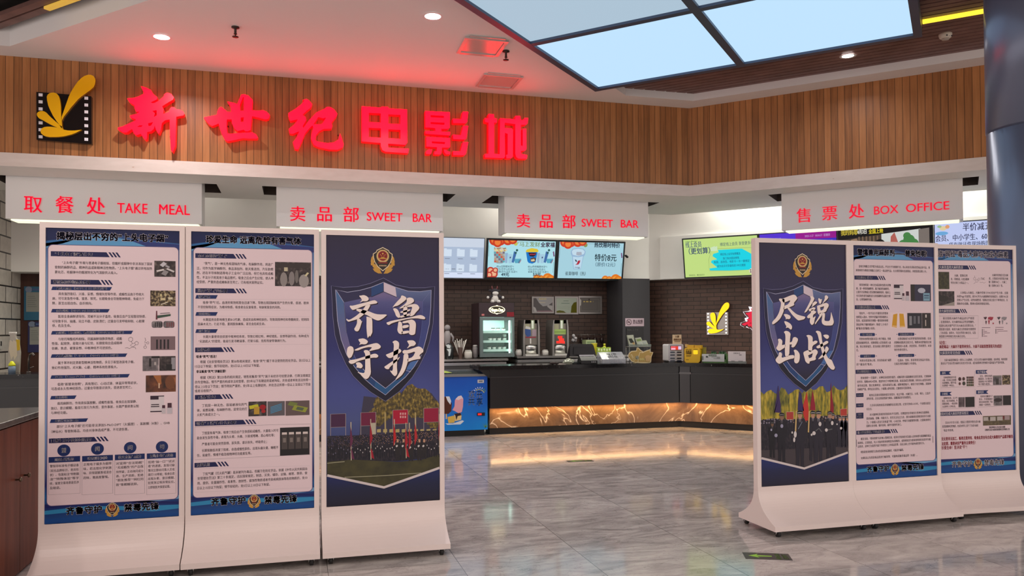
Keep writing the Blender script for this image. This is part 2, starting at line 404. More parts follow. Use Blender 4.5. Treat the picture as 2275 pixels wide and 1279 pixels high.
# fascia above the counters: wood cladding and painted band
def zb(z): return z+EYE
a = MB(); a.rect(PA(YA), -9.5, 6.05, zb(2.288), ZC, 0, M_WA); struct(a, 'wall_fascia_left')
a = MB(); pb = PB(CB); ub = lambda X, c=CB: (X-c/2)/S2
a.rect(pb, ub(6.05), ub(14.5), zb(2.288), ZC, 0, M_WB); struct(a, 'wall_fascia_right')
def band(mb, d, z0, z1, m):
    y = YA-d; c = CB-d/S2; xc = c-y
    mb.rect(PA(y), -9.5, xc, z0, z1, 0, m); p = PB(c); mb.rect(p, (xc-c/2)/S2, (14.5-c/2)/S2, z0, z1, 0, m)
a = MB(); band(a, .03, zb(2.117), zb(2.288), M_BAND)
a.poly(UP, [(-9.5, YA-.03), (6.05-.0124, YA-.03), (14.5, 2.8), (14.5, 2.85), (6.05, 11.3), (-9.5, 11.3)], zb(2.288), M_BAND); struct(a, 'trim_1')
# soffit with the slots the signs hang through
SA = [(-3.77, -1.30), (-.279, 2.188), (3.172, 5.644)]; YS, SD = 11.97, .39
CS = 18.06; SBX = (7.334, 9.077)
holes = [[(l-.2, 11.95), (r+.2, 11.95), (r+.2, 12.7), (l-.2, 12.7)] for l, r in SA]
pbs = PB(CS); b0, b1 = (SBX[0]-CS/2)/S2-.2, (SBX[1]-CS/2)/S2+.2
holes.append([tuple(pbs.p(u, 0, d)[:2]) for u, d in ((b0, .02), (b1, .02), (b1, -.72), (b0, -.72))])
a = MB(); zs = zb(2.117)
a.polyh(dn(zs), dp([(-9.5, YA-.03), (6.0376, YA-.03), (14.5, 2.8076), (14.5, 5.38), (6.69, 13.19), (-9.5, 13.19)]), [dp(h) for h in holes], 0, M_WHITE)
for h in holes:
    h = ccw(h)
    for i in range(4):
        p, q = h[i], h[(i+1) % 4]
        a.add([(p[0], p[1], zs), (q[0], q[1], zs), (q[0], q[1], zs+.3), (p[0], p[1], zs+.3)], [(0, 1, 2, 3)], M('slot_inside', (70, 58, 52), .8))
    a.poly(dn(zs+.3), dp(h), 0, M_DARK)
a.rect(Plane((0, 13.19, 0), (-1, 0, 0), (0, 0, 1)), -6.69, 9.5, zs, zs+.7, 0, M_WHITE)
struct(a, 'ceiling_soffit')
a = MB(); a.poly(dn(zs+.7), dp([(-9.5, 13.1), (6.65, 13.1), (14.5, 5.25), (14.5, 6.3), (6.62, 14.2), (-9.5, 14.2)]), 0, M_WHITE); struct(a, 'ceiling_inner')
YW, CW = 14.0, 20.62; YBR, CBR = 14.5, 20.95; zw = zb(.966)
a = MB(); a.rect(PA(YW), -4.33, CW-YW, zw, zs+.7, 0, M_WHITE)
p = PB(CW); a.rect(p, (CW-YW-CW/2)/S2, (14.5-CW/2)/S2, zw, zs+.7, 0, M_WHITE)
a.poly(dn(zw), dp([(-4.33, YW), (CW-YW, YW), (14.5, CW-14.5), (14.5, CBR-14.5), (CBR-YBR, YBR), (-4.33, YBR)]), 0, M_WHITE)
# lower half of the bulkhead stands a little proud of the upper half
p2 = PB(CW-.06); a.slab(p2, (6.75-(CW-.06)/2)/S2, (14.5-CW/2)/S2, zw, zb(1.78), -.05, 0, M_WHITE)
struct(a, 'wall_back_upper')
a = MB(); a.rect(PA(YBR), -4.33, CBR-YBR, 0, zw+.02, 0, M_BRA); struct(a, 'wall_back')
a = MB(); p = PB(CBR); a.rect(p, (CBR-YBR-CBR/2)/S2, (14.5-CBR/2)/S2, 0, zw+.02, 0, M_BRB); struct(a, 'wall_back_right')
a = MB(); a.rect(Plane((-4.33, 0, 0), (0, 1, 0), (0, 0, 1)), 11.6, YBR, 0, zs+.7, 0, M_TILE); struct(a, 'wall_left')
a = MB(); a.box(5.91, 6.47, 13.68, 14.45, 0, zw, M('pilaster_grey', (52, 50, 54), .5)); struct(a, 'column_pilaster')
a = MB(); a.slab(PA(YBR), -4.325, -3.72, 0, zw, .005, .05, mat_noise('brown_panel', [(.3, (58, 34, 26)), (.7, (74, 44, 34))], 4.0, .45, stretch=(3, 1, .3))); struct(a, 'trim_2')
# round column at the right edge
M_COL = M('column_slate', (112, 118, 138), .3, .3)
t = thing('column', (6.84, 5.85, 0), 'tall dark slate-blue round column at the right edge behind the last display stand', 'column'); t['kind'] = 'structure'
a = MB(); a.lathe((6.84, 5.85, 0), [(.45, 0), (.45, 3.44)], M_COL, 48); a.build('lower_shell', t)
a = MB(); a.lathe((6.84, 5.85, 0), [(.435, 3.44), (.435, 3.46), (.455, 3.46), (.455, ZC+.1)], M_COL, 48); a.build('upper_shell', t)
# ------------------------------------------------------------------ ceiling fittings
t = thing('ceiling_light_box', (4.166, 10.504, zb(3.45)), 'large pale blue square-grid light box with dark frame hung under the slatted ceiling', 'light box')
C0 = Vector((4.166, 10.504, zb(3.45))); G = 2.05; pl = Plane(C0, (S2, -S2, 0), (-S2, -S2, 0))   # u along the right fascia, v towards the camera; n faces up or down?
if pl.n.z > 0: pl = Plane(C0, (-S2, -S2, 0), (S2, -S2, 0))
FRM = M('lightbox_frame', (70, 82, 104), .4, .3)
sw = abs(pl.u.x-S2) > 1e-3   # u runs towards the camera when swapped
nu, nv = (3, 2) if sw else (2, 3)
a = MB()
for i in range(nu+1):
    e = .045 if i in (0, nu) else .05
    a.slab(pl, i*G-e/1.0, i*G+e, -.045, nv*G+.045, -.16, .012, FRM)
for j in range(nv+1): a.slab(pl, -.045, nu*G+.045, j*G-.045, j*G+.045, -.16, .010, FRM)
a.build('frame', t)
for i in range(nu):
    for j in range(nv):
        near = (i if sw else j); side = (j if sw else i)
        em = LB_E*(1.0 if near == 0 else .72)
        b = MB(); b.rect(pl, i*G+.04, (i+1)*G-.04, j*G+.04, (j+1)*G-.04, -.02, M('lightbox_%d' % near, (30, 32, 34), .8, spec=.1, emit=em, emit_rgb=(193, 228, 255) if near == 0 else (200, 226, 246)))
        b.build('diffuser_panel', t)
def strip(p0, p1, w, rgb, e, label):
    a = MB(); P0, P1 = Vector(p0), Vector(p1); u = (P1-P0).normalized(); pl = Plane(P0, u, (u.y, -u.x, 0) if True else 0)
    if pl.n.z > 0: pl = Plane(P0, u, (-u.y, u.x, 0))
    a.slab(pl, 0, (P1-P0).length, -w/2, w/2, 0, .03, M('strip_'+label[:6], rgb, .5, emit=e))
    o = a.build('light_strip', loc=p0); return tag(o, label, 'light strip')
e = E1*1.9
strip((7.15, 7.62, ZC+.108), (7.15+1.5, 7.62-1.5, ZC+.108), .075, (255, 222, 60), 1.3, 'yellow glowing light strip in the slatted ceiling right of the light box')
q_ = Plane((0, 0, ZC+.165), (1, 0, 0), (0, -1, 0)); u0 = q_.px(104, 17); u1 = q_.px(150, 2)
strip((u0[0], -u0[1], ZC+.168), (u0[0]+.9, -u0[1]-.9, ZC+.168), .07, (214, 172, 70), .55, 'dim yellow light strip among dark slats at the top left corner')
def vent(pts, label):
    pl = dn(ZC); P = [pl.px(*q) for q in pts]; u0 = (P[0][0]+P[3][0])/2; u1 = (P[1][0]+P[2][0])/2; v0 = (P[0][1]+P[1][1])/2; v1 = (P[2][1]+P[3][1])/2
    t = thing('access_hatch', pl.p((u0+u1)/2, (v0+v1)/2), label, 'ceiling hatch', 'square ceiling hatches')
    m = M('hatch_white', (200, 190, 186), .3, .2)
    a = MB(); a.frame(pl, u0, u1, v0, v1, .045, .001, .022, m); a.build('frame', t)
    a = MB(); a.slab(pl, u0+.05, u1-.05, v0+.05, v1-.05, .001, .012, M('hatch_panel', (196, 186, 182), .22, .15)); a.build('panel', t)
vent([(1035, 80), (1133, 90), (1103, 124), (1013, 113)], 'square access hatch in the ceiling beside a sprinkler, farther from the lettering')
vent([(1075, 162), (1163, 170), (1138, 197), (1057, 187)], 'square access hatch in the ceiling close above the fascia near the last red characters')
def sprinkler(x, y, label):
    t = thing('sprinkler', (x, y, ZC-.1), label, 'sprinkler', 'ceiling sprinklers'); m = M('sprinkler_metal', (70, 56, 52), .4, .8)
    a = MB(); a.lathe((x, y, ZC), [(.045, 0), (.045, -.012), (.014, -.02), (.014, -.07), (.02, -.085)], m, 14); a.build('body', t)
    a = MB(); a.lathe((x, y, ZC), [(.006, -.085), (.006, -.11), (.036, -.112), (.036, -.118)], m, 14); a.build('deflector', t)
sprinkler(-.678, 9.57, 'small dark sprinkler head alone in the ceiling between the two left downlights')
sprinkler(2.557, 9.536, 'small dark sprinkler head beside the square ceiling hatch')
x, y = 7.748, 7.896
t = thing('smoke_detector', (x, y, ZC+.06), 'round cream smoke detector on the slatted ceiling near the column', 'smoke detector')
a = MB(); a.lathe((x, y, ZC+.11), [(.075, 0), (.075, -.02), (.068, -.045), (.05, -.06)], M('detector', (214, 204, 192), .5), 24); a.build('body', t)
a = MB(); a.lathe((x, y, ZC+.11), [(.045, -.0605), (.04, -.075)], M('detector_cap', (180, 170, 160), .5), 24)
for k in range(3): a.box(x-.045+k*.035, x-.028+k*.035, y-.0665, y-.058, ZC+.062, ZC+.075, M_BLACKM)
a.build('sensor_cap', t)
# lamps inside the bar, above the signs (fluorescents in the inner ceiling)
for i, (x, y, e) in enumerate(((-2.2, 13.55, INN_E*.12), (1.2, 13.55, INN_E*.2), (4.4, 13.55, INN_E*.35))):
    lamp('bar_lamp', 'AREA', (x, y, zs+.6), e, (1, .96, .88), 2.0, 170, sy=.25)
for X in (7.9, 9.6, 11.3):
    q = PB(20.1).p((X-20.1/2)/S2, zs+.6); lamp('bar_lamp', 'AREA', q, INN_E*.8, (.97, 1, .9), 1.6, 170, (0, 0, -math.pi/4), .25)

# ------------------------------------------------------------------ hanging signs
M_SIGN = M('sign_white', (238, 236, 234), .45); M_SIGNRED = M('sign_red', (150, 12, 34), .4, emit=RED_S, emit_rgb=(226, 8, 48))
M_DIFF = M('sign_diffuser', (235, 238, 215), .6, emit=1.1, emit_rgb=(240, 240, 208))
def hanging_sign(pl, l, r, words, label):
    # pl: plane of the sign face, l..r along it
    z0, z1 = zb(1.528), zs+.12
    t = thing('hanging_sign', pl.p((l+r)/2, z0), label, 'sign', 'hanging counter signs')
    a = MB(); a.slab(pl, l, r, z0+.012, z1, -SD, 0, M_SIGN); a.build('sign_box', t, bevel=.006)
    a = MB(); a.slab(pl, l+.05, r-.05, z0-.004, z0+.02, -SD+.05, -.05, M_DIFF)
    a.build('light_strip', t)
    for w, x0, x1, yc, h, b in words:
        u0 = l+(r-l)*x0; u1 = l+(r-l)*x1
        a = MB(); vs, fs, mn, mx, lo, hi = glyphs(w, b)
        a.text(pl, w, u0, u1, z0+yc, h, .012, M_SIGNRED, b); a.build('lettering', t)
    q = pl.p((l+r)/2, z0-.03, -SD/2)
    lamp('sign_lamp', 'AREA', q, SIGN_E, (1, .98, .86), r-l-.15, 170, (0, 0, math.atan2(pl.u.y, pl.u.x)), SD-.15)
    return t
pls = PA(YS)
def wl(pl, l, r, items):
    # items: (text, px left, px right, px y centre, px height, y at right)
    z0 = zb(1.528); out = []
    for st, xa, ya, xb, yb, hp, b in items:
        p, q = pl.px(xa, ya), pl.px(xb, yb); e = pl.px(xa, ya-hp)
        out.append((st, (p[0]-l)/(r-l), (q[0]-l)/(r-l), (p[1]+q[1])/2-z0, e[1]-p[1], b))
    return out
l, r = SA[0]
hanging_sign(pls, l, r, wl(pls, l, r, [('取', 54, 454, 94, 454.5, 41, .008), ('餐', 124, 455, 164, 456, 41, .012), ('处', 193, 457.5, 234, 459, 41, .012), ('TAKE', 261, 461.5, 328, 463, 32, .006), ('MEAL', 354, 464.5, 422, 466, 32, .006)]), 'white box sign with red TAKE MEAL lettering hanging at the far left')
l, r = SA[1]
hanging_sign(pls, l, r, wl(pls, l, r, [('卖', 645, 475, 678, 475.5, 36, .012), ('品', 705, 475.8, 737, 476, 36, .012), ('部', 763, 477, 797, 477.5, 36, .012), ('SWEET', 815, 480.5, 894, 482, 27, .006), ('BAR', 917, 483, 959, 484, 27, .006)]), 'white box sign with red SWEET BAR lettering directly above the first shield poster stand')
l, r = SA[2]
hanging_sign(pls, l, r, wl(pls, l, r, [('卖', 1148, 490.5, 1177, 491, 33, .012), ('品', 1199, 491.3, 1227, 491.7, 33, .012), ('部', 1249, 492.5, 1278, 493, 33, .012), ('SWEET', 1292, 494.5, 1361, 496, 25, .006), ('BAR', 1379, 496.5, 1418, 497.3, 25, .006)]), 'white box sign with red SWEET BAR lettering above the menu screens')
l, r = (SBX[0]-CS/2)/S2, (SBX[1]-CS/2)/S2
hanging_sign(pbs, l, r, wl(pbs, l, r, [('售', 1770, 480, 1801, 478, 34, .012), ('票', 1827, 475, 1860, 472.5, 34, .012), ('处', 1886, 471, 1920, 468, 34, .012), ('BOX', 1942, 467, 1996, 464, 26, .006), ('OFFICE', 2013, 461.5, 2109, 456, 26, .006)]), 'white box sign with red BOX OFFICE lettering hanging at the right')
# ------------------------------------------------------------------ illuminated channel letters
M_RED = M('red_acrylic', (150, 0, 20), .3, emit=RED_E, emit_rgb=(255, 0, 17)); M_REDS = M('red_return', (110, 0, 10), .4, emit=RED_SIDE, emit_rgb=(255, 0, 12))
M_WHT_LIT = M('white_lit_edge', (240, 235, 245), .4, emit=1.0)
GX = {
 'xin': ((250, 180), .13294, [([(475,85),(560,110),(640,150),(665,190),(690,225),(745,265),(748,290),(735,310),(640,355),(665,368),(700,365),(770,330),(860,250),(858,225),(895,198),(930,195),(985,215),(1025,275),(1010,310),(900,375),(830,420),(855,475),(845,550),(945,510),(950,470),(975,440),(1000,430),(1035,440),(1060,470),(1120,475),(1180,505),(1200,545),(1185,575),(1065,595),(1058,800),(1050,1080),(1005,1190),(975,1150),(960,900),(955,640),(880,655),(825,700),(810,800),(780,880),(760,875),(720,800),(705,740),(690,800),(640,840),(580,850),(575,960),(545,985),(520,950),(470,880),(400,905),(360,880),(325,800),(235,860),(180,860),(85,805),(95,775),(160,760),(380,660),(390,640),(300,610),(290,575),(400,550),(450,510),(400,515),(370,460),(365,405),(290,360),(245,290),(360,280),(440,255),(525,210),(510,160)],
   [[(665,500),(735,485),(740,570),(690,600),(710,540)],[(410,765),(450,740),(505,740),(480,765)],[(595,705),(680,685),(640,745),(600,750)]])]),
 'shi': ((440, 195), .10161, [([(640,300),(760,322),(860,355),(900,250),(945,150),(1010,140),(1100,170),(1195,270),(1180,490),(1300,500),(1430,490),(1510,530),(1570,600),(1545,670),(1480,690),(1390,670),(1280,640),(1180,620),(1165,780),(1150,920),(1090,950),(1040,950),(1000,915),(870,945),(800,900),(740,770),(735,690),(630,690),(625,800),(640,990),(700,1005),(900,985),(1180,970),(1270,1020),(1310,1090),(1290,1110),(1100,1110),(980,1100),(800,1140),(650,1170),(590,1140),(520,1010),(470,870),(450,780),(310,835),(240,800),(125,660),(140,640),(410,590),(430,490),(470,430),(510,415),(580,470),(640,525),(725,525),(710,400)],
   [[(985,195),(1000,210),(1000,500),(925,500),(915,380)],[(935,650),(1000,640),(990,745),(935,740)]])]),
 'ji': ((630, 210), .10163, [([(420,120),(500,95),(560,130),(625,210),(600,280),(510,350),(415,440),(480,490),(495,560),(420,690),(430,730),(560,560),(720,390),(880,320),(950,270),(1010,270),(1100,320),(1175,420),(1150,480),(1050,610),(1065,690),(1045,745),(880,750),(780,800),(710,890),(695,1000),(760,1030),(960,1060),(1100,1045),(1200,980),(1235,850),(1270,950),(1315,1090),(1290,1160),(1180,1205),(1000,1200),(760,1150),(660,1100),(600,960),(610,860),(650,720),(632,672),(560,740),(470,850),(400,1030),(320,1200),(250,1190),(205,1040),(270,960),(345,800),(200,860),(135,850),(115,750),(230,660),(315,540),(150,575),(110,490),(105,405),(250,320),(380,220),(455,130)],
   [[(760,490),(870,520),(930,500),(850,630),(800,650),(655,648)]])]),
 'dian': ((790, 225), .09774, [([(140,110),(580,145),(590,120),(740,125),(755,160),(1170,185),(1175,940),(1130,990),(740,960),(745,1050),(1210,1075),(1195,1180),(680,1145),(610,1110),(575,1030),(570,945),(140,910)],
   [[(300,260),(575,275),(570,480),(300,470)],[(745,295),(1020,310),(1015,515),(745,505)],[(300,600),(575,615),(575,825),(300,810)],[(745,635),(1020,650),(1020,850),(745,835)]])]),
 'ying': ((930, 235), .0938, [([(155,120),(740,150),(735,520),(700,545),(540,545),(540,605),(750,620),(740,700),(400,680),(160,660),(155,590),(395,595),(400,550),(380,525),(160,510)],[[(285,220),(600,240),(600,285),(285,270)],[(285,385),(615,400),(610,450),(285,430)]]),
   ([(180,725),(750,760),(745,970),(720,990),(555,990),(540,1130),(500,1155),(370,1145),(370,1080),(430,1070),(435,980),(185,965)],[[(315,840),(630,860),(615,905),(315,885)]]),
   ([(175,1075),(240,1025),(325,1030),(300,1120),(270,1145),(175,1140)],[]),([(595,1030),(650,1040),(690,1075),(750,1090),(745,1150),(650,1145),(610,1100)],[]),
   ([(1045,140),(1175,140),(1150,380),(1110,415),(815,405),(810,305),(1010,315)],[]),([(1055,470),(1175,475),(1130,770),(1090,800),(820,785),(810,680),(1000,695)],[]),([(1050,855),(1175,860),(1120,1140),(1080,1170),(820,1165),(815,1070),(990,1075)],[])]),
 'cheng': ((1065, 240), .09382, [([(215,140),(345,145),(350,240),(415,250),(415,345),(350,345),(350,1080),(480,1090),(490,240),(850,265),(855,185),(965,185),(985,290),(1050,280),(1070,235),(1155,235),(1140,360),(1105,395),(985,395),(985,880),(1025,900),(1025,490),(1110,490),(1115,970),(1080,1005),(980,1020),(1000,1085),(1130,1110),(1125,1200),(920,1195),(870,1150),(850,1080),(850,380),(600,345),(600,470),(770,480),(800,520),(795,1150),(750,1190),(640,1185),(630,1110),(670,1095),(670,610),(605,585),(610,1150),(580,1185),(135,1170),(130,1085),(215,1080),(215,345),(130,325),(130,235),(215,240)],[])]),
}
pf = PA(YA)
def offs(pts, d):
    # grow an outline by d (mitred, limited)
    P = [Vector(q) for q in ccw(pts)]; n = len(P); o = []
    for i in range(n):
        a = (P[i]-P[i-1]); b = (P[(i+1) % n]-P[i])
        if a.length < 1e-9 or b.length < 1e-9: o.append(tuple(P[i])); continue
        a.normalize(); b.normalize(); na, nb = Vector((a.y, -a.x)), Vector((b.y, -b.x)); m = na+nb
        if m.length < .3: m = na
        m.normalize(); o.append(tuple(P[i]+m*d/max(.55, m.dot(na))))
    return o
def glyph_uv(k, pl):
    o, s, pieces = GX[k]
    return [(pl.pxs(a, o, s), [pl.pxs(h, o, s) for h in hs]) for a, hs in pieces]
def channel_letter(k, label):
    pl = pf.at(.14); g = glyph_uv(k, pl); allp = [q for a, _ in g for q in a]
    c = (sum(q[0] for q in allp)/len(allp), min(q[1] for q in allp))
    t = thing('sign_letter', pl.p(c[0], c[1], -.14), label, 'sign letter', 'red illuminated characters of the cinema sign')
    f = MB(); s = MB()
    for a, hs in g:
        a2 = offs(a, -.004)
        f.polyh(pl, a, hs, 0, M_RED)
        for lp in [ccw(a)]+[ccw(h)[::-1] for h in hs]:
            n = len(lp); s.add([pl.p(u, v, -.105) for u, v in lp]+[pl.p(u, v, -.001) for u, v in lp], [(i, (i+1) % n, n+(i+1) % n, n+i) for i in range(n)], M_REDS)
        s.polyh(pl, a, hs, -.105, M_REDS)
    f.build('face', t); s.build('return_edge', t)
    m = MB(); A0 = g[0][0]
    for (u, v) in (A0[0], A0[len(A0)//2]): 
        uu, vv = (u+c[0])/2*0+u, v
        m.tube([pl.p(u+(c[0]-u)*.06, v+(c[1]+.3-v)*.06, -.106), pl.p(u+(c[0]-u)*.06, v+(c[1]+.3-v)*.06, -.14)], .008, M_BLACKM, 6)
    m.build('mounting_stud', t)
channel_letter('xin', 'red glowing brush-style character with a long hanging stroke beside the film strip logo')
channel_letter('shi', 'red glowing brush-style character with a flat foot stroke, second from the logo')
channel_letter('ji', 'red glowing brush-style character with an upturned hook, third from the logo')
channel_letter('dian', 'red glowing block character shaped as four windows with a tail')
channel_letter('ying', 'red glowing block character with three stacked slanted strokes on one side')
channel_letter('cheng', 'red glowing block character of tall narrow strokes, farthest from the logo')
# ------------------------------------------------------------------ film strip logos
LP = [(80, 330), (1000, 405), (1005, 1205), (85, 1130)]
PET = [[(525,830),(520,770),(545,700),(580,600),(640,430),(680,345),(740,250),(790,180),(850,120),(900,85),(960,65),(1010,67),(1050,85),(1078,125),(1085,165),(1075,230),(1050,275),(1000,320),(930,370),(860,420),(790,480),(730,550),(685,600),(640,660),(595,715),(560,760)],
 [(490,900),(440,840),(380,750),(330,650),(300,580),(280,490),(275,430),(290,395),(320,372),(360,362),(400,362),(440,378),(470,410),(490,460),(503,530),(510,600),(515,780),(525,850),(530,960),(500,930)],
 [(110,735),(112,705),(130,685),(160,670),(195,667),(230,673),(265,692),(330,760),(430,850),(530,930),(550,975),(450,945),(330,890),(200,815),(150,792),(125,765)],
 [(170,1010),(175,975),(200,950),(235,934),(280,928),(340,928),(400,935),(480,952),(560,978),(620,990),(680,993),(740,992),(855,980),(760,1030),(690,1057),(620,1075),(550,1090),(480,1098),(400,1100),(320,1100),(260,1090),(220,1072),(185,1045)]]
PRF = [(120,187,y,y+50) for y in (355,472,590,822,938,1055)]+[(885,948,y,y+50) for y in (410,525,640,755,870,982,1097)]
def film_logo(pl, tr, dep, mp, my, mw, label, tilt=75.0):
    # tr maps logo pixels to plane coordinates
    P = [tr(*q) for q in LP]
    t = thing('film_strip_logo', pl.p((P[2][0]+P[3][0])/2, min(q[1] for q in P)), label, 'logo sign')
    a = MB(); a.prism(pl, P, .01, dep, mp); a.build('film_plate', t, bevel=.004)
    for q in PET:
        b = MB(); b.prism(pl, [tr(*w) for w in q], dep, dep+.05, my, M('petal_edge', (150, 100, 10), .4)); b.build('petal', t)
    b = MB()
    for x0, x1, y0, y1 in PRF:
        dy = (x0-80)*.0*0; b.poly(pl, [tr(x0, y0), tr(x1, y0+4), tr(x1, y1+4), tr(x0, y1)], dep+.003, mw)
    b.build('perforations', t)
pg = pf.at(.08)
M_PET = M('petal_yellow', (255, 190, 6), .22, .1); M_PLATE = M('plate_black', (20, 13, 12), .08)
film_logo(pf, lambda x, y: pg.px(70+x*.13293, 160+y*.13293), .08, M_PLATE, M_PET, M('perf_white', (245, 240, 245), .3), 'large black film strip logo with four yellow petals beside the red lettering')
pbb = PB(CBR); c0 = pbb.px(1571, 694); c1 = pbb.px(1619.5, 743.5)
def tr2(x, y):
    y2 = y-(x-80)/920*75.0
    return (c0[0]+(x-80)/922*(c1[0]-c0[0]), c0[1]+(y2-330)/800*(c1[1]-c0[1]))
film_logo(pbb, tr2, .05, M('plate_mirror', (150, 144, 138), .2, .8), M('petal_yellow_lit', (255, 200, 0), .4, emit=.95, emit_rgb=(255, 205, 0)), M('perf_lit', (255, 255, 255), .4, emit=.9), 'small silver film strip logo with bright yellow petals on the dark brick wall')
# first character of the small sign on the brick wall, partly hidden by a stand
o, s_, pc = GX['xin']; k0 = pbb.px(1650, 685); k1 = pbb.px(1650, 739); sc = (k0[1]-k1[1])/1100.0
ox, oy = pbb.px(1649.5, 685)
mp = lambda q: (ox+(q[0]-85)*sc, oy-(q[1]-85)*sc)
g = [mp(q) for q in pc[0][0]]
t = thing('sign_letter', pbb.p(g[0][0], min(q[1] for q in g)), 'small red brush-style character with white outline on the brick wall, half hidden', 'sign letter')
a = MB(); a.prism(pbb, offs(g, .028), .02, .05, M_WHT_LIT); a.build('outline_backing', t)
a = MB(); a.polyh(pbb, g, [[mp(q) for q in h] for h in pc[0][1]], .054, M('small_letter_red', (200, 10, 50), .4, emit=.6, emit_rgb=(226, 12, 60))); a.build('face', t)

# ------------------------------------------------------------------ display stands
INK = C(52, 38, 48); NAVY = C(24, 26, 74); NAVY2 = C(20, 40, 92); WHT = C(232, 222, 226); PAPER = C(222, 200, 204); RED = C(150, 16, 44); GREY = C(120, 108, 114); LGR = C(186, 172, 178)
ZP = EYE-1.2235; PH = 1.9
M_EDGE = M('stand_seam', (150, 138, 132), .5)
def stand(pl, x0, pw, label, art, fw=.034, trim=0.0):
    # pl: vertical plane of the print, x0: left edge of the print along it
    l, r = x0-fw, x0+pw+fw; zt = ZP+PH+.035; c0 = pl.p((l+r)/2, 0, -.02)
    t = thing('display_stand', c0, label, 'display stand', 'white display stands on casters')
    a = MB()
    a.prism(pl, [(l, ZP-.03), (r, ZP-.03), (r, zt), (l, zt)], -.05, .006, M_STAND, None, [[(x0, ZP), (x0+pw, ZP), (x0+pw, ZP+PH), (x0, ZP+PH)]])
    a.slab(pl, x0-.002, x0+pw+.002, ZP-.002, ZP+PH+.002, -.045, -.012, M_STAND)
    a.build('frame', t, bevel=.003)
    prof = [(.222*(i/14)**2.7, ZP-(ZP-.086)*(i/14)) for i in range(15)]
    fr = [(.008+d, z) for d, z in prof]+[(.23, .05)]; bk = [(-.052-d, z) for d, z in prof]+[(-.274, .05)]
    out = fr+bk[::-1]; n = len(out); m = len(fr); b = MB(); l2, r2 = l+.001+trim, r-.001
    b.add([pl.p(l2, z, d) for d, z in out]+[pl.p(r2, z, d) for d, z in out], [(i, (i+1) % n, n+(i+1) % n, n+i) for i in range(n)], M_STAND)
    for side in (0, 1):
        o = side*n; fs = [(o+i, o+i+1, o+n-2-i, o+n-1-i) for i in range(m-1)]
        b.f += [q[::-1] if side == 0 else q for q in fs]; b.fm += [0]*len(fs); b.sm += [False]*len(fs)
    b.build('base', t)
    for cx in (l2+.055, r2-.055):
        for d in (.195, -.235):
            P = lambda du, dz, dd: pl.p(cx+du, dz, d+dd)
            c = MB(); c.lathe(P(0, 0, 0), [(.028, .046), (.028, .0505)], M_CHROME, 12)
            for s_ in (-1, 1): c.tube([P(.015*s_, .05, 0), P(.017*s_, .02, -.012)], .006, M_CHROME, 6)
            q = c.build('caster', t)
            w = MB(); w.lathe(P(0, .0245, -.012), [(.012, -.013), (.0245, -.011), (.0245, .011), (.012, .013)], M_RUBBER, 16, 'X'); w.build('wheel', q)
    art(t, pl, x0, pw)
    return t
def polyline(pl, pts): return [pl.px(*q) for q in pts]
def rr(u0, u1, v0, v1, r, n=5):
    o = []
    for cx, cy, a in ((u1-r, v1-r, 0), (u0+r, v1-r, 90), (u0+r, v0+r, 180), (u1-r, v0+r, 270)):
        for i in range(n+1):
            t = math.radians(a+90*i/n); o.append((cx+r*math.cos(t), cy+r*math.sin(t)))
    return o
def gradient(name, stops, ax=2, z0=0.0, z1=1.0, noise=.0, rough=.42):
    # printed vertical blend of an artwork (its own ink, along the sheet)
    q = N(name, rough, spec=.3); sx = q.n('ShaderNodeSeparateXYZ'); q.l(q.coord('Object'), sx.inputs[0])
    v = q.math('DIVIDE', q.math('SUBTRACT', sx.outputs[ax], z0), z1-z0)
    if noise:
        n = q.n('ShaderNodeTexNoise', _Scale=3.0, _Detail=2.0); q.l(q.coord('Object'), n.inputs[0]); v = q.math('ADD', v, q.math('MULTIPLY', q.math('SUBTRACT', n.outputs[0], .5), noise))
    q.l(q.ramp(v, stops), q.b.inputs['Base Color']); return q.m
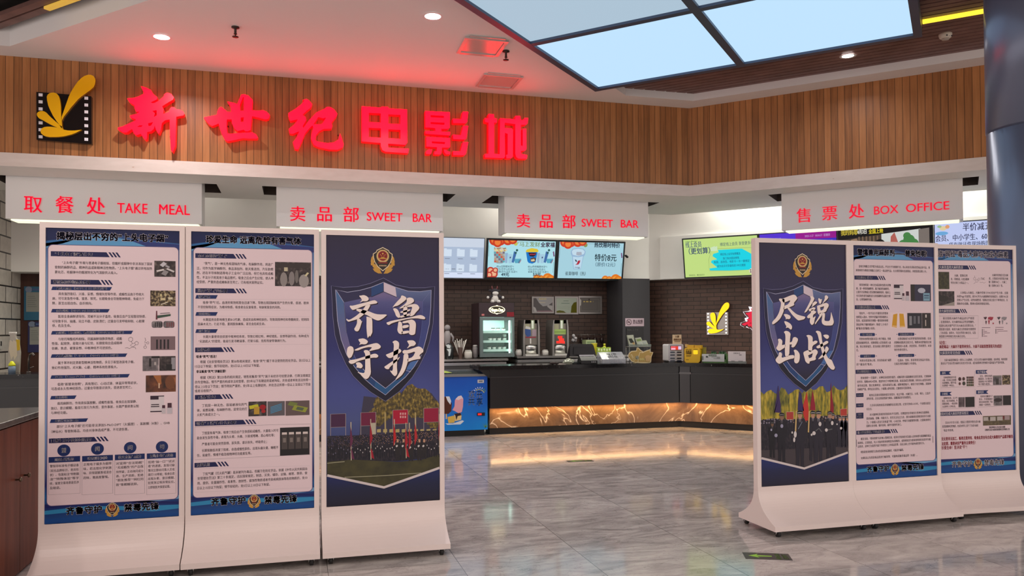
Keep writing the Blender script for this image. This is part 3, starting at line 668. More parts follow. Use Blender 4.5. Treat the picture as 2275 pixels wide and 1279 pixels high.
def badge(mb, pl, u, v, r, d=.0015):
    # police badge: gold wheat wings, dark shield, red disc
    G_, D_, R_, E_ = C(196, 148, 62), C(44, 38, 34), C(128, 20, 30), C(226, 206, 170)
    for s in (-1, 1):
        for k, (x0, y0, x1, y1, w) in enumerate(((.78, .35, .98, -.45, .22), (.72, -.15, 1.0, -.6, .26), (.15, -1.12, .95, -.42, .34), (.05, -1.28, .86, -.86, .3))):
            dx, dy = x1-x0, y1-y0; L_ = math.hypot(dx, dy); nx, ny = -dy/L_*w/2, dx/L_*w/2
            pts = [(x0, y0), (x0+dx*.35+nx, y0+dy*.35+ny), (x0+dx*.75+nx*.9, y0+dy*.75+ny*.9), (x1, y1), (x0+dx*.75-nx*.9, y0+dy*.75-ny*.9), (x0+dx*.35-nx, y0+dy*.35-ny)]
            mb.poly(pl, [(u+s*a*r, v+b*r) for a, b in pts], d+.0001*k, G_)
    sh = [(0, 1.0), (-.52, .74), (-.58, .58), (-.84, .42), (-.82, .1), (-.7, -.3), (-.45, -.7), (0, -1.08)]
    sh = sh+[(-a, b) for a, b in sh[-2:0:-1]]
    mb.poly(pl, [(u+a*r, v+b*r) for a, b in sh], d+.0006, E_); mb.poly(pl, [(u+a*r*.92, v+b*r*.92) for a, b in sh], d+.0009, D_)
    mb.ell(pl, u, v+.22*r, .54*r, .56*r, d+.0012, C(206, 170, 110)); mb.ell(pl, u, v+.24*r, .4*r, .42*r, d+.0015, R_)
    mb.rect(pl, u-.3*r, u+.3*r, v-.02*r, v+.06*r, d+.0018, G_); mb.poly(pl, [(u-.2*r, v+.06*r), (u+.2*r, v+.06*r), (u+.1*r, v+.14*r), (u-.1*r, v+.14*r)], d+.0018, G_)
    for a, b, q in ((0, .44, .1), (-.2, .34, .05), (.2, .34, .05), (-.1, .24, .05), (.1, .24, .05)):
        mb.poly(pl, [(u+a*r+q*r*(1 if i % 2 == 0 else .4)*math.sin(math.pi*i/5), v+b*r+q*r*(1 if i % 2 == 0 else .4)*math.cos(math.pi*i/5)) for i in range(10)], d+.0019, C(230, 190, 90))
    mb.rect(pl, u-.4*r, u+.4*r, v-.42*r, v-.28*r, d+.0014, C(118, 36, 32))
    for k in range(5): mb.ell(pl, u+(k-2)*.13*r, v-.6*r, .05*r, .07*r, d+.0014, C(200, 170, 130), 8)
# ---- information posters
class Info:
    def __init__(s, t, pl, x0, pw, footer, title, white, dx=0):
        s.t = t; s.pl = pl.at(-.004); p = s.pl; s.x0 = x0; z0, z1 = ZP, ZP+PH
        a = MB(); a.slab(p, x0, x0+pw, z0, z1, -.006, 0, gradient('poster_blue_%d' % int(x0*100), [(0, (26, 78, 140)), (.05, (22, 44, 104)), (.09, (16, 92, 152)), (.13, (28, 34, 96)), (.3, (120, 150, 196)), (.6, (176, 190, 214)), (.85, (124, 160, 200)), (.95, (54, 96, 152)), (1, (20, 34, 84))], 2, z0, z1))
        w = lambda k: z1-k
        for pts, c in (([(0, 0), (1, 0), (1, .085), (.7, .06), (.45, .02), (.2, .06), (0, .085)], C(18, 28, 74)), ([(.4, .035), (.62, .07), (.8, .125), (.5, .13), (.2, .12), (0, .13), (0, .1), (.2, .07)], C(88, 150, 194)), ([(.62, .07), (1, .09), (1, .125), (.8, .125)], C(40, 52, 112)), ([(0, .085), (.2, .06), (.3, .045), (.12, .1), (0, .12)], C(40, 98, 152))):
            a.poly(p, [(x0+pw*q[0], w(q[1])) for q in pts], .0004, c)
        for pts, c in (([(0, .06), (.4, .075), (.8, .04), (1, .05), (1, .075), (.7, .08), (.3, .1), (0, .085)], C(46, 132, 178)), ([(0, .03), (.5, .04), (1, .02), (1, .0), (0, 0)], C(18, 70, 136)), ([(.5, .12), (1, .14), (1, .115), (.75, .1)], C(110, 160, 200)), ([(0, .1), (.5, .11), (1, .08), (1, .095), (.5, .13), (0, .125)], C(20, 30, 92))):
            a.poly(p, [(x0+pw*q[0], z0+q[1]) for q in pts], .0004, c)
        c = [p.px(*q) for q in white]; s.u0 = (c[0][0]+c[2][0])/2; s.u1 = (c[1][0]+c[3][0])/2; s.vt = (c[0][1]+c[1][1])/2; s.vb = (c[2][1]+c[3][1])/2
        a.poly(p, rr(s.u0-.004, s.u1+.004, s.vb-.004, s.vt+.004, .03), .0007, C(84, 76, 120)); a.poly(p, rr(s.u0, s.u1, s.vb, s.vt, .028), .001, PAPER)
        s.o = a.build('poster_print', t)
        b = MB(); st, xa, ya, xb, yb, h = title
        b.tpx(p, st, xa, ya, xb, yb, h*1.0, .0012, WHT, .055); b.tpx(p, st, xa, ya, xb, yb, h, .0018, C(24, 20, 58), .016); b.build('title_lettering', s.o)
        (xa, ya, xb, yb), (ex, ey), (xc, yc, xd, yd), fh = footer
        for st, q in (('齐鲁守护', (xa, ya, xb, yb)), ('禁毒先锋', (xc, yc, xd, yd))):
            b = MB(); b.tpx(p, st, *q, fh, .0012, WHT, .05); b.tpx(p, st, *q, fh, .0018, C(18, 14, 34), .012); b.build('slogan_lettering', s.o)
        b = MB(); u, v = p.px(ex, ey); badge(b, p, u, v+.004, .041); b.build('police_badge', s.o)
        s.b = MB()
    def head(s, st, xa, ya, xb, yb, h, ta, tb, slash=True):
        p = s.pl; m = MB(); a, b = p.px(xa, ya), p.px(xb, yb); e = p.px(xa, ya-h); hh = (e[1]-a[1])/2; v = (a[1]+b[1])/2
        m.poly(p, [(a[0], v-hh), (b[0]+.008, v-hh), (b[0]-.012, v+hh), (a[0], v+hh)], .0014, NAVY)
        if slash:
            for k in range(3):
                u = b[0]+.008+k*.021; m.poly(p, [(u+.012, v-hh), (u+.024, v-hh), (u+.003, v+hh), (u-.009, v+hh)], .0014, NAVY)
        m.tpx(p, st, ta, ya, tb, yb, h*.82, .002, WHT, .01); m.build('section_heading', s.o)
    def sub(s, st, xa, ya, xb, yb, h, ta, tb, sl=.012):
        p = s.pl; m = MB(); a, b = p.px(xa, ya), p.px(xb, yb); e = p.px(xa, ya-h); hh = (e[1]-a[1])/2; v = (a[1]+b[1])/2
        m.poly(p, [(a[0], v-hh), (b[0]-sl, v-hh), (b[0], v+hh), (a[0]+sl*.6, v+hh)], .0014, NAVY2)
        m.tpx(p, st, ta, ya, tb, yb, h*.8, .002, WHT, .012); m.build('sub_heading', s.o)
    def body(s, lines, h=7.2, col=INK, bold=.008, name='body_text'):
        m = MB()
        for st, xa, ya, xb, yb in lines: m.tpx(s.pl, st, xa, ya, xb, yb, h, .0016, col, bold)
        return m.build(name, s.o)
    def photo(s, xa, ya, xb, yb, base, marks=(), name='photo'):
        p = s.pl; m = MB(); a, b = p.px(xa, ya), p.px(xb, yb); m.rect(p, a[0], b[0], b[1], a[1], .0015, base)
        for k, (pts, c) in enumerate(marks):
            m.poly(p, [(a[0]+(b[0]-a[0])*q[0], a[1]+(b[1]-a[1])*q[1]) for q in pts], .0017+.0002*k, c)
        return m.build(name, s.o)
    def lines(s, segs, w=.0016, col=GREY, name='printed_rules'):
        m = MB()
        for pts in segs: m.line(s.pl, [s.pl.px(*q) for q in pts], w, .0014, col)
        return m.build(name, s.o)
def bar_(x, y, w, h, an=0.0):
    c, s_ = math.cos(an), math.sin(an); return [(x+a*c*w/2-b*s_*h/2, y+a*s_*w/2+b*c*h/2) for a, b in ((-1, -1), (1, -1), (1, 1), (-1, 1))]
def el_(x, y, a, b, n=12): return [(x+a*math.cos(2*math.pi*i/n), y+b*math.sin(2*math.pi*i/n)) for i in range(n)]
PH_DK = mat_noise('photo_dark', [(.35, (34, 26, 28)), (.6, (70, 60, 58)), (.75, (120, 108, 100))], 42.0, .4)
PH_BR = mat_noise('photo_brown', [(.35, (40, 24, 18)), (.55, (96, 54, 34)), (.7, (150, 92, 56))], 14.0, .4)
PH_GR = mat_noise('photo_grey', [(.3, (62, 56, 60)), (.55, (108, 100, 102)), (.75, (160, 150, 148))], 22.0, .4)
PH_GN = mat_noise('photo_green', [(.3, (40, 36, 26)), (.6, (66, 62, 38)), (.8, (96, 92, 58))], 46.0, .4)
PH_MX = mat_noise('photo_mixed', [(.3, (30, 20, 16)), (.5, (74, 58, 40)), (.62, (168, 150, 112)), (.7, (60, 40, 30))], 70.0, .4)
VIAL = lambda: [(bar_(.34, .45, .6, .86), C(206, 196, 198)), (bar_(.22, .13, .36, .2), C(48, 30, 46)), (bar_(.34, .05, .6, .05), C(48, 30, 46)), (bar_(.34, .87, .6, .06), C(48, 30, 46)), (bar_(.25, .5, .34, .05), INK), (bar_(.25, .6, .36, .05), INK), (bar_(.62, .85, .17, .28), C(190, 180, 184)), (bar_(.62, .62, .13, .16), C(70, 36, 50)), (bar_(.88, .83, .22, .34), C(186, 178, 184)), (bar_(.88, .56, .18, .26), C(70, 40, 52))]
def art1(t, pl, x0, pw):
    I = Info(t, pl, x0, pw, ((147, 1136, 226, 1130), (249.6, 1130.5), (276, 1128, 353, 1123.5), 18), ('揭秘层出不穷的“上头电子烟”', 126, 523, 373, 530.5, 19), [(108, 543.5), (397, 550), (104, 1121.5), (394, 1109)])
    I.head('“上头电子烟”是什么?', 113, 563, 241, 566, 11, 122, 206)
    I.body([('“上头电子烟”外观与普通电子烟相似，但烟杆或烟弹中非法添加了国家', 138, 583.5, 338.5, 586), ('管制的麻醉药品、精神药品或新精神活性物质。“上头电子烟”通过供电加热', 122, 593.5, 338, 596.3), ('雾化芯，将烟弹中的烟液转化为气溶胶供人吸入。', 122, 603.8, 261, 606.3)])
    I.photo(343, 579, 390, 615, PH_DK, [(bar_(.42, .22, .2, .28, .7), C(190, 186, 190)), (bar_(.62, .35, .22, .1, .6), C(160, 156, 160)), (bar_(.28, .6, .36, .1, -.3), C(206, 200, 196)), (bar_(.76, .58, .4, .1, .5), C(196, 190, 188)), (bar_(.5, .75, .24, .3, .5), C(140, 134, 134))])
    I.head('常被添加的物质及危害', 113, 626, 224, 627, 11, 118.5, 200)
    I.sub('合成大麻素（2021年7月1日整类列管）', 114, 640.5, 249, 641, 7.8, 125, 238)
    I.body([('具有强烈致幻、兴奋、妄想、情绪失控等作用，成瘾性远高于传统大', 129.8, 652.3, 320, 654), ('麻，可引发急性中毒、窒息、猝死，长期吸食会导致精神障碍，免疫力下', 116.4, 662.6, 320.6, 664), ('降，甚至出现自伤、自杀倾向。', 116.4, 673, 205, 674)])
    I.photo(334, 645, 390, 680, PH_MX, [(el_(.42, .3, .05, .1), C(190, 176, 130)), (el_(.6, .28, .05, .09), C(184, 170, 130)), (bar_(.5, .55, .2, .16), C(196, 180, 140)), (bar_(.8, .5, .18, .14), C(200, 190, 160)), (bar_(.55, .82, .3, .05, -.5), C(210, 200, 180))])
    I.sub('依托咪酯（2023年10月1日列管）', 113.4, 690, 244, 690, 7.8, 125, 222)
    I.body([('医用全身麻醉诱导剂，常被不法分子滥用，吸食后会产生短暂欣快感，', 129.5, 702.5, 324, 703), ('可导致手抖、抽搐、站立不稳、皮肤溃烂；过量会引发呼吸抑制、心脏骤', 116, 713.4, 321, 713.4), ('停，危及生命。', 116, 723.2, 157.7, 723.2)])
    I.photo(345, 689, 381, 712, PAPER, [([(.05, .05), (.12, .05), (.14, .9), (.03, .9)], C(96, 40, 50)), ([(.12, .5), (.95, .35), (.95, .55), (.12, .78)], C(58, 78, 64)), (bar_(.6, .28, .6, .06, -.1), C(60, 50, 56))])
    for xa, xb in ((337, 361.5), (363, 388)):
        m = MB(); a_, b_ = I.pl.px(xa, 713), I.pl.px(xb, 728); m.poly(I.pl, rr(a_[0], b_[0], b_[1], a_[1], .014), .0015, PH_GR)
        for k in range(4): m.rect(I.pl, a_[0]+.02+k*.013, a_[0]+.026+k*.013, b_[1]+.006, a_[1]-.008, .0019, C(50, 44, 46) if xa < 350 else C(120, 60, 66))
        m.build('photo', I.o)
    I.sub('丙帕酯、异丙帕酯、氯托咪酯（2024年7月1日列管）', 113.4, 738.7, 296, 738.3, 7.8, 124.8, 275)
    I.body([('与依托咪酯结构相似，同属麻醉镇静类物质，成瘾', 129.5, 752.3, 271, 752.8), ('性强，起效快，易致兴奋与幻觉，长期使用会造成精神', 115.2, 762.6, 271, 762), ('依赖、焦虑、被害妄想、中枢神经不可逆损伤。', 115.2, 773, 249, 773)])
    hx = lambda x, y, r, n=6, k=0: [(x+r*math.sin(2*math.pi*(i+k)/n), y-r*math.cos(2*math.pi*(i+k)/n)) for i in range(n+1)]
    I.lines([hx(290.5, 753.5, 5.2), [(292, 758), (294, 763), (299, 762)], hx(303.5, 762, 4.4, 5), [(294, 763), (289, 767), (296, 770), (301, 766)], [(278, 773), (283, 772), (288, 774), (293, 771), (300, 771), (302, 775)], [(322, 750), (324, 756), (321, 760), (326, 761)], hx(328.5, 761.5, 2.8, 5), [(322, 763), (323, 767)], hx(322.5, 771, 3.2)], .0022, INK, 'molecule_drawing')
    I.photo(334.7, 747, 389.4, 776.8, C(118, 96, 100), [(bar_(.26+.15*k, .58, .07, .7), C(38, 32, 36)) for k in range(4)])
    I.sub('乙基氯胺酮（“飞鸟”）（2024年7月1日列管）', 112.7, 790, 283, 789.3, 7.8, 124.6, 262.6)
    I.body([('属于苯环利定类新型精神活性物质，多见于新型改装电子烟，', 128.8, 805, 298.4, 804.4), ('致幻作用强烈，对大脑、心脏、精神系统危害极大。', 115.2, 816, 261, 815.4)])
    I.photo(317, 791, 352.6, 823.5, PH_GR, [(bar_(.47, .42, .14, .55), C(34, 28, 30)), (bar_(.8, .07, .5, .14), C(30, 22, 24)), (bar_(.78, .5, .12, .2), C(170, 160, 156))])
    I.photo(354, 791, 390, 823, PH_DK, [(bar_(.86, .5, .24, .8), C(140, 136, 140)), (bar_(.6, .75, .36, .4), C(30, 26, 26))])
    I.sub('PCPr（2-oxo-PCPr）（2025年7月1日列管）', 112, 836.5, 288.5, 835, 7.8, 123.4, 266.5)
    I.body([('俗称“新替来他明”，具有致幻、心动过速、体温异常等症状，', 128, 852.7, 305.4, 850.8), ('可造成永久性神经损伤，过量会导致意识丧失，昏迷甚至死亡。', 114, 862.5, 293.5, 860.8)])
    I.photo(324, 833.7, 390.8, 869.5, PH_BR, [([(.25, .02), (.5, .0), (.52, .5), (.45, .62), (.35, .3)], C(156, 96, 52)), (bar_(.44, .62, .04, .3), C(210, 180, 150)), (el_(.8, .45, .16, .4), C(110, 66, 40))])
    I.sub('替来他明', 111.4, 883, 170.4, 882, 7.8, 123, 149.5)
    I.body([('兽用麻醉剂，作用类似氯胺酮，成瘾性极强，吸食后出现镇静、', 127.5, 895.5, 304, 892), ('致幻、意识模糊，极易引发行为失控、意外事故，长期严重损害认知', 113.4, 906, 308, 902.5), ('与神经功能。', 113.4, 917, 149.6, 916)])
    I.photo(332, 878, 383, 918, PAPER, VIAL())
    I.sub('其他常见添加毒品', 110.7, 935, 196, 932.8, 7.8, 122, 174)
    I.body([('部分“上头电子烟”还可能非法添加5-MeO-DIPT（火狐狸）、氯胺酮（K粉）、GHB', 126, 946.4, 377, 939.7), ('（神仙水）等管制毒品，均会对身体造成严重、不可逆伤害。', 114, 957.8, 285.7, 953.8)])
    I.head('日常生活中该如何防范?', 108.7, 979, 214, 975.3, 10.5, 114, 203)
    cols = ((108, 178.3, 1021, 1018.8, '望', 142, 1000, '观察异常特征', ['警惕非标准电子烟设备', '（如无品牌标识、奇异形', '状）、包装标注“特制烟', '油”“特殊体验”等字', '样，留意交易场景是否涉', '及暗语。'], [1034, 1044, 1053.4, 1062.7, 1072.3, 1083]),
            (182.5, 251, 1018.6, 1016.2, '闻', 216.7, 996.7, '嗅觉辨识风险', ['正规电子烟多为烟草', '味，若出现化学刺激', '味、异常甜腻香或混合', '药味，需高度警惕。'], [1030.3, 1040, 1049.6, 1059.5]),
            (255.2, 321.6, 1015.4, 1013.4, '问', 289.3, 994, '核实来源与成分', ['对宣称“合法助眠”', '“无成瘾性”的产品保', '持怀疑，主动询问成分', '表、生产资质，拒绝', '“朋友推荐”“网红同', '款”等模糊说辞。'], [1028, 1036.9, 1046.7, 1056, 1065, 1075]),
            (326.2, 391, 1012.7, 1010.6, '切', 360, 992, '果断拒绝与求助', ['拒绝“抽一口”“试试', '看”的诱惑，发现可疑', '情况立即向可靠人员或', '拨打110举报；吸食后若', '出现头晕、意识模糊、', '狂笑哭泣等异常反应，', '立即就医并保留证据。'], [1025, 1034, 1043.4, 1052.7, 1061.8, 1071, 1080.7]))
    for xa, xb, ya, yb, ch, cx, cy, ti, ls, ys in cols:
        p = I.pl; m = MB(); u, v = p.px(cx, cy); m.ell(p, u, v, .038, .038, .0014, NAVY2, 24); m.tpx(p, ch, cx-5, cy, cx+5, cy, 11.5, .002, WHT, .02); m.build('icon_circle', I.o)
        a, b = p.px(xa, ya), p.px(xb, yb); v = (a[1]+b[1])/2; m = MB(); m.rect(p, a[0], b[0], v-.018, v+.018, .0014, NAVY2)
        k = len(ti)*3.65; m.tpx(p, ti, (xa+xb)/2-k, (ya+yb)/2, (xa+xb)/2+k, (ya+yb)/2, 8, .002, WHT, .012)
        e = p.px(xb, 1095); m.line(p, [(a[0], v-.018), (a[0], e[1]), (b[0], e[1]), (b[0], v-.018)], .0016, .0013, GREY); m.build('text_box', I.o)
        sl = (yb-ya)/(xb-xa)
        I.body([(st, xa+3-.4*k_/6, y+.9, (xa+3+(xb-xa-6)*min(1, len(st)/max(len(q) for q in ls)) if k_ == len(ls)-1 else xb-3), y+.9+sl*(xb-xa-6)*(1 if k_ < len(ls)-1 else .5)) for k_, (st, y) in enumerate(zip(ls, ys))], 6.6)
def art2(t, pl, x0, pw):
    I = Info(t, pl, x0, pw, ((469, 1114.6, 545, 1111), (564.6, 1111.8), (587.6, 1111, 659.7, 1107), 18), ('珍爱生命 远离危险有害气体', 458, 531, 668.7, 536.4, 18), [(430.5, 549.5), (694, 556), (429, 1103), (692.5, 1092.5)])
    I.head('亦正亦邪的“笑气”', 434, 567.6, 523, 569, 10.5, 440, 504)
    I.body([('“笑气”，是一种无色有甜味的气体，有麻醉作用，用途广', 452.8, 585, 607, 587.5), ('泛，可作为医学麻醉剂、食品添加剂、航天推进剂、汽车助燃', 437, 595.8, 607, 598), ('剂，还在半导体制造等电子工业中广泛应用，但它也具有成瘾', 437, 606, 607, 607.7), ('性，不法分子将其用于毒品替代，吸食之后会产生幻觉、使人神', 437, 616.6, 607, 617.5), ('经受损，严重的造成瘫痪甚至死亡，已有相关案例证实。', 437, 626, 585, 627.6)])
    I.photo(611, 581.6, 691, 636, PH_DK, [(el_(.24, .72, .1, .3), C(136, 128, 124)), (el_(.46, .68, .08, .3), C(128, 120, 118)), (el_(.6, .6, .05, .28), C(110, 104, 100)), (el_(.8, .78, .14, .28), C(150, 142, 138)), (bar_(.5, .14, .9, .2), C(58, 50, 48)), (bar_(.3, .3, .1, .16), C(190, 180, 150)), (bar_(.88, .5, .06, .16, .5), C(200, 190, 150))])
    I.head('滥用“笑气”的危害', 434, 645, 523.5, 646.3, 10.5, 439, 505)
    for st, y, L1, L2 in (('缺氧窒息', 659, ('吸食“笑气”后，血液的氧饱和度会迅速下降，导致出现因缺氧而产生的头晕、昏迷、肢体', 451, 671.6, 686, 673), ('不受控制等症状，为维持快感，吸食者会反复吸食，有缺氧窒息的风险。', 439.4, 681.4, 623.5, 683)), ('致残致痛', 696.8, ('长期滥用会影响维生素B12代谢，造成贫血和神经损伤，导致周围神经和脊髓病变，轻则四', 451, 709.3, 686, 710), ('肢麻木无力，行走不稳，重则肢体瘫痪，甚至会危机生命。', 439.4, 719, 589.4, 720)), ('滋生犯罪', 734.8, ('长期大量使用会损害中枢神经系统，导致幻视幻听、神经错乱、妄想等副作用，有种成为', 451, 746.7, 686, 747.3), ('“无敌超人”的错觉，极易引发寻衅滋事、打架斗殴、危险驾驶等肇病行为。', 441, 757, 635.4, 757.7))):
        I.sub(st, 434, y, 484, y+.4, 8.2, 441, 467); I.body([L1, L2], 7)
        I.lines([[(436, y+5), (689, y+6), (689, y+30), (436, y+29.4), (436, y+5)]], .0012, LGR)
    I.head('法律责任', 433.5, 776.4, 496, 777, 10.5, 438, 468)
    I.body([('吸食“笑气”违法！', 436.4, 791.8, 481, 791.8)], 7, INK, .03, 'bold_text')
    I.body([('根据《治安管理处罚法》第30条相关规定，吸食“笑气”属于非法使用危险化学品，处5日以上', 445, 802, 690, 801.7), ('15日以下拘留；情节较轻的，处5日以上10日以下拘留。', 433.5, 812.6, 577.5, 812.6)])
    I.body([('非法贩卖“笑气”涉嫌犯罪！', 436.4, 824.5, 502, 825)], 7, INK, .03, 'bold_text')
    I.body([('根据《刑法》第225条的相关规定，销售和贩卖“笑气”属于未经许可经营法律、行政法规规定', 445, 837.3, 690, 835), ('的专营物品，情节严重的构成非法经营罪，处5年以下有期徒刑或者拘役，并处或者单处违法所得一', 433.5, 847.7, 690, 844.7), ('倍以上5倍以下罚金；情节特别严重的，处5年以上有期徒刑，并处违法所得一倍以上五倍以下罚金', 433.2, 857.8, 690, 854.4), ('或者没收财产。', 433, 868, 472.6, 867.6)])
    I.head('丁烷是什么?', 433, 882, 493, 881, 10.5, 438, 479)
    I.body([('丁烷是一种无色、容易被液化的气', 448.6, 900, 549, 898.6), ('体，易燃易爆，有麻醉作用，是常见的打', 437.6, 910.4, 549, 909), ('火机气体成分之一。', 437.6, 920.8, 488, 920.2)])
    I.photo(552, 892, 592.6, 923.3, PH_DK, [(bar_(.3, .35, .5, .24, -.2), C(186, 180, 40)), (bar_(.45, .62, .3, .5), C(178, 140, 50)), (el_(.78, .4, .18, .18), C(150, 22, 30)), (el_(.82, .68, .12, .12), C(160, 30, 34))])
    I.photo(594.2, 891.4, 632.8, 922.4, C(92, 86, 90), [(bar_(.5, .5+.1*k, .7, .05, -.35), C(70, 136, 170)) for k in range(-2, 3)])
    I.photo(634.4, 890.4, 687.6, 921.4, C(96, 80, 78), [(bar_(.3, .22, .36, .26, .4), C(110, 120, 60)), (bar_(.6, .55, .6, .34, .35), C(140, 146, 54)), (bar_(.6, .55, .3, .2, .35), C(80, 92, 70))])
    I.head('吸食“丁烷”有什么危害?', 433, 940, 544.7, 938, 10.5, 437, 525)
    I.body([('丁烷是有毒气体，吸食丁烷后会产生快感和成瘾性，大量吸入时可', 448.6, 960.8, 618.5, 956.7), ('能会发生急性中毒，表现为头晕、头痛、兴奋或嗜睡、恶心呕吐等；', 437.6, 971.6, 610, 967.2), ('严重者可能会突然昏倒、尿失禁、意识丧失、呼吸停止；', 448.6, 985.4, 592.8, 981.6), ('长期接触低浓度丁烷者，会造成慢性损伤，出现头痛头晕、睡眠不', 448.6, 999.2, 618.5, 994.8), ('住、易疲劳，情绪不稳及植物神经功能紊乱等。', 437.6, 1010.6, 558.5, 1007)])
    I.photo(622, 949.8, 687.8, 1009, C(30, 26, 28), [q for k in range(4) for q in ((bar_(.15+.235*k, .5, .2, .55), C(72, 64, 62)), (bar_(.15+.235*k, .21, .17, .08), C(204, 190, 184)), (bar_(.15+.235*k, .45, .1, .16), C(120, 110, 104)))])
    I.lines([[(433, 948), (690, 941), (690, 1009), (433, 1021), (433, 948)]], .0015, GREY)
    I.head('法律法规', 432, 1033, 483, 1031, 10.5, 437, 466)
    I.body([('丁烷气罐（打火机气罐）虽未被列为毒品，但属于危险化学品，依据《中华人民共和国治', 450.4, 1050, 682.7, 1043.2), ('安管理处罚法》第三十条规定，违反国家规定，制造、买卖、储存、运输、邮寄、携带、使', 439, 1060.3, 682.7, 1052.4), ('用、提供、处置爆炸性、毒害性、放射性、腐蚀性物质或者传染病病原体等危险物质的，处10', 438.3, 1071.4, 682.7, 1062.4), ('日以上15日以下拘留；情节较轻的，处5日以上10日以下拘留。', 438.3, 1082.4, 599.6, 1077)])
    I.lines([[(432, 1041), (688, 1034), (688, 1083), (432, 1093)]], .0012, LGR)
def art5(t, pl, x0, pw):
    I = Info(t, pl, x0, pw, ((1926, 1042.8, 1975, 1039.6), (1988, 1041.5), (2002.6, 1039, 2052.3, 1037.2), 14), ('警惕兽用麻醉剂——替来他明!', 1905, 560.8, 2058.5, 563, 16), [(1897, 575.3), (2073.5, 579.5), (1902, 1031.5), (2076.5, 1022)])
    I.body([('自依托咪酯正式列管为毒品以后，不法分子为规避打击，处心积虑寻求新类型毒品替代品，替', 1908, 591.5, 2065.7, 594.2), ('来他明作为继依托咪酯之后的又一毒品替代品，在全国范围内迅速蔓延，风险隐患显著上升。', 1901, 600.3, 2058.6, 602.7)], 6)
    I.head('替来他明是什么?', 1898, 616, 1950.8, 617.3, 9, 1901.5, 1937.5)
    I.body([('替来他明是一种白色或淡黄色粉末状物', 1909, 632.6, 1978.7, 633.3), ('质，是一种兽用麻醉剂，属于解离性麻醉剂，', 1902, 640.8, 1975.4, 641.3), ('主要作为宠物或小型动物的麻醉使用，临床上', 1902, 649, 1978, 649), ('也可用作诱导麻醉或与其他麻醉药品配合使', 1902, 657, 1978, 657.5), ('用，以增强麻醉效果。', 1902, 665.2, 1937, 664.9)], 6)
    I.photo(1984, 631, 2020, 668, PAPER, VIAL())
    I.photo(2022.5, 631.5, 2068, 669, C(48, 44, 66), [(bar_(.1, .5, .2, 1), C(40, 34, 28)), (el_(.54, .36, .19, .16), C(176, 178, 190)), (bar_(.78, .74, .32, .46), C(120, 158, 176)), (bar_(.78, .66, .24, .08), C(60, 84, 110)), (bar_(.78, .8, .24, .06), C(66, 96, 120))])
    I.head('替来他明的滥用方式', 1898.8, 682, 1959, 682.7, 9, 1901.8, 1944)
    I.body([('现如今，一些不法分子通常会将替来', 1909, 695.5, 1972.7, 695.9), ('他明混入酒水、饮料中诱骗不明真相的人', 1902, 704, 1972.7, 704), ('饮用，或直接同依托咪酯一般将替来他明', 1902, 712, 1972.7, 711.7), ('添加进电子烟的烟油中，制成“上头电子', 1902, 720.6, 1972.7, 720.6), ('烟”贩卖或诱骗他人吸食。', 1902, 729.2, 1944, 729.2)], 6)
    I.photo(1977, 694, 2013, 729.5, C(228, 206, 206), [([(.2, .12), (.46, .06), (.4, .95), (.1, .88)], C(204, 148, 24)), ([(.58, .06), (.84, .08), (.93, .9), (.6, .92)], C(206, 152, 26)), (bar_(.27, .86, .28, .1, .1), C(226, 178, 110)), (bar_(.76, .87, .3, .08, .02), C(226, 178, 110))])
    I.photo(2015.4, 695, 2048, 729, C(36, 34, 42), [(bar_(.22, .5, .18, .6), C(128, 128, 132)), (bar_(.5, .45, .16, .5), C(96, 96, 102)), (bar_(.78, .45, .14, .5), C(110, 108, 114))])
    I.photo(2048, 695, 2068, 729, C(44, 36, 36), [(bar_(.45, .2, .16, .2), C(206, 196, 190)), (bar_(.4, .65, .1, .4), C(196, 180, 170))])
    for st, xa, ya, xb, a, b in (('电子烟添加', 1910, 743, 1943.5, 1916, 1937), ('静脉/肌肉注射', 1995, 742.5, 2031, 1999, 2027), ('虚假包装', 1910.5, 791, 1944, 1919, 1935), ('食品饮料掺杂', 1995, 789.5, 2031, 2000, 2026)):
        p = I.pl; m = MB(); q, w = p.px(xa, ya), p.px(xb, ya); m.poly(p, rr(q[0], w[0], q[1]-.0125, q[1]+.0125, .008), .0014, NAVY2); m.tpx(p, st, a, ya, b, ya, 5.6, .002, WHT, .012)
        for s_ in (q[0]-.012, w[0]+.012): m.ell(p, s_, q[1], .004, .004, .0014, NAVY2, 8)
        m.build('sub_heading', I.o)
    I.body([('将替来他明粉或粉末混入电子烟油，伪装', 1909, 752.5, 1979, 752.2), ('成普通烟弹售卖，经肺部吸入后快速进入血', 1902, 761, 1979, 760.7), ('液，致幻效果强烈，是当前最主要的滥用方', 1902, 769.3, 1979, 769), ('式。', 1902, 777.6, 1907, 777.6)], 6)
    I.body([('长期成瘾者为追求更强烈的欣快感，会采', 1994, 752.2, 2068.5, 751.6), ('用静脉或肌肉注射方式。物质未经肝脏首过效', 1986.4, 760.3, 2069, 760), ('应直接进入血液，浓度更高、药效更烈，对身', 1986.4, 768.3, 2069, 768), ('体的伤害也更大。', 1986.4, 776.5, 2016, 776.5)], 6)
    I.body([('利用女性爱美心理，将其伪装成“减肥', 1909.7, 800.6, 1979.8, 799.8), ('药”“瘦身药”售卖。', 1902.6, 809.4, 1938, 809)], 6)
    I.body([('在酒水、饮料、奶茶等常见食品中添加，', 1994, 799.8, 2066, 799.2), ('在娱乐场所诱骗青少年食用。', 1986.4, 807.5, 2036, 807.5)], 6)
    I.head('替来他明的危害', 1900.6, 825.5, 1946.4, 824.8, 9, 1903.8, 1935.5)
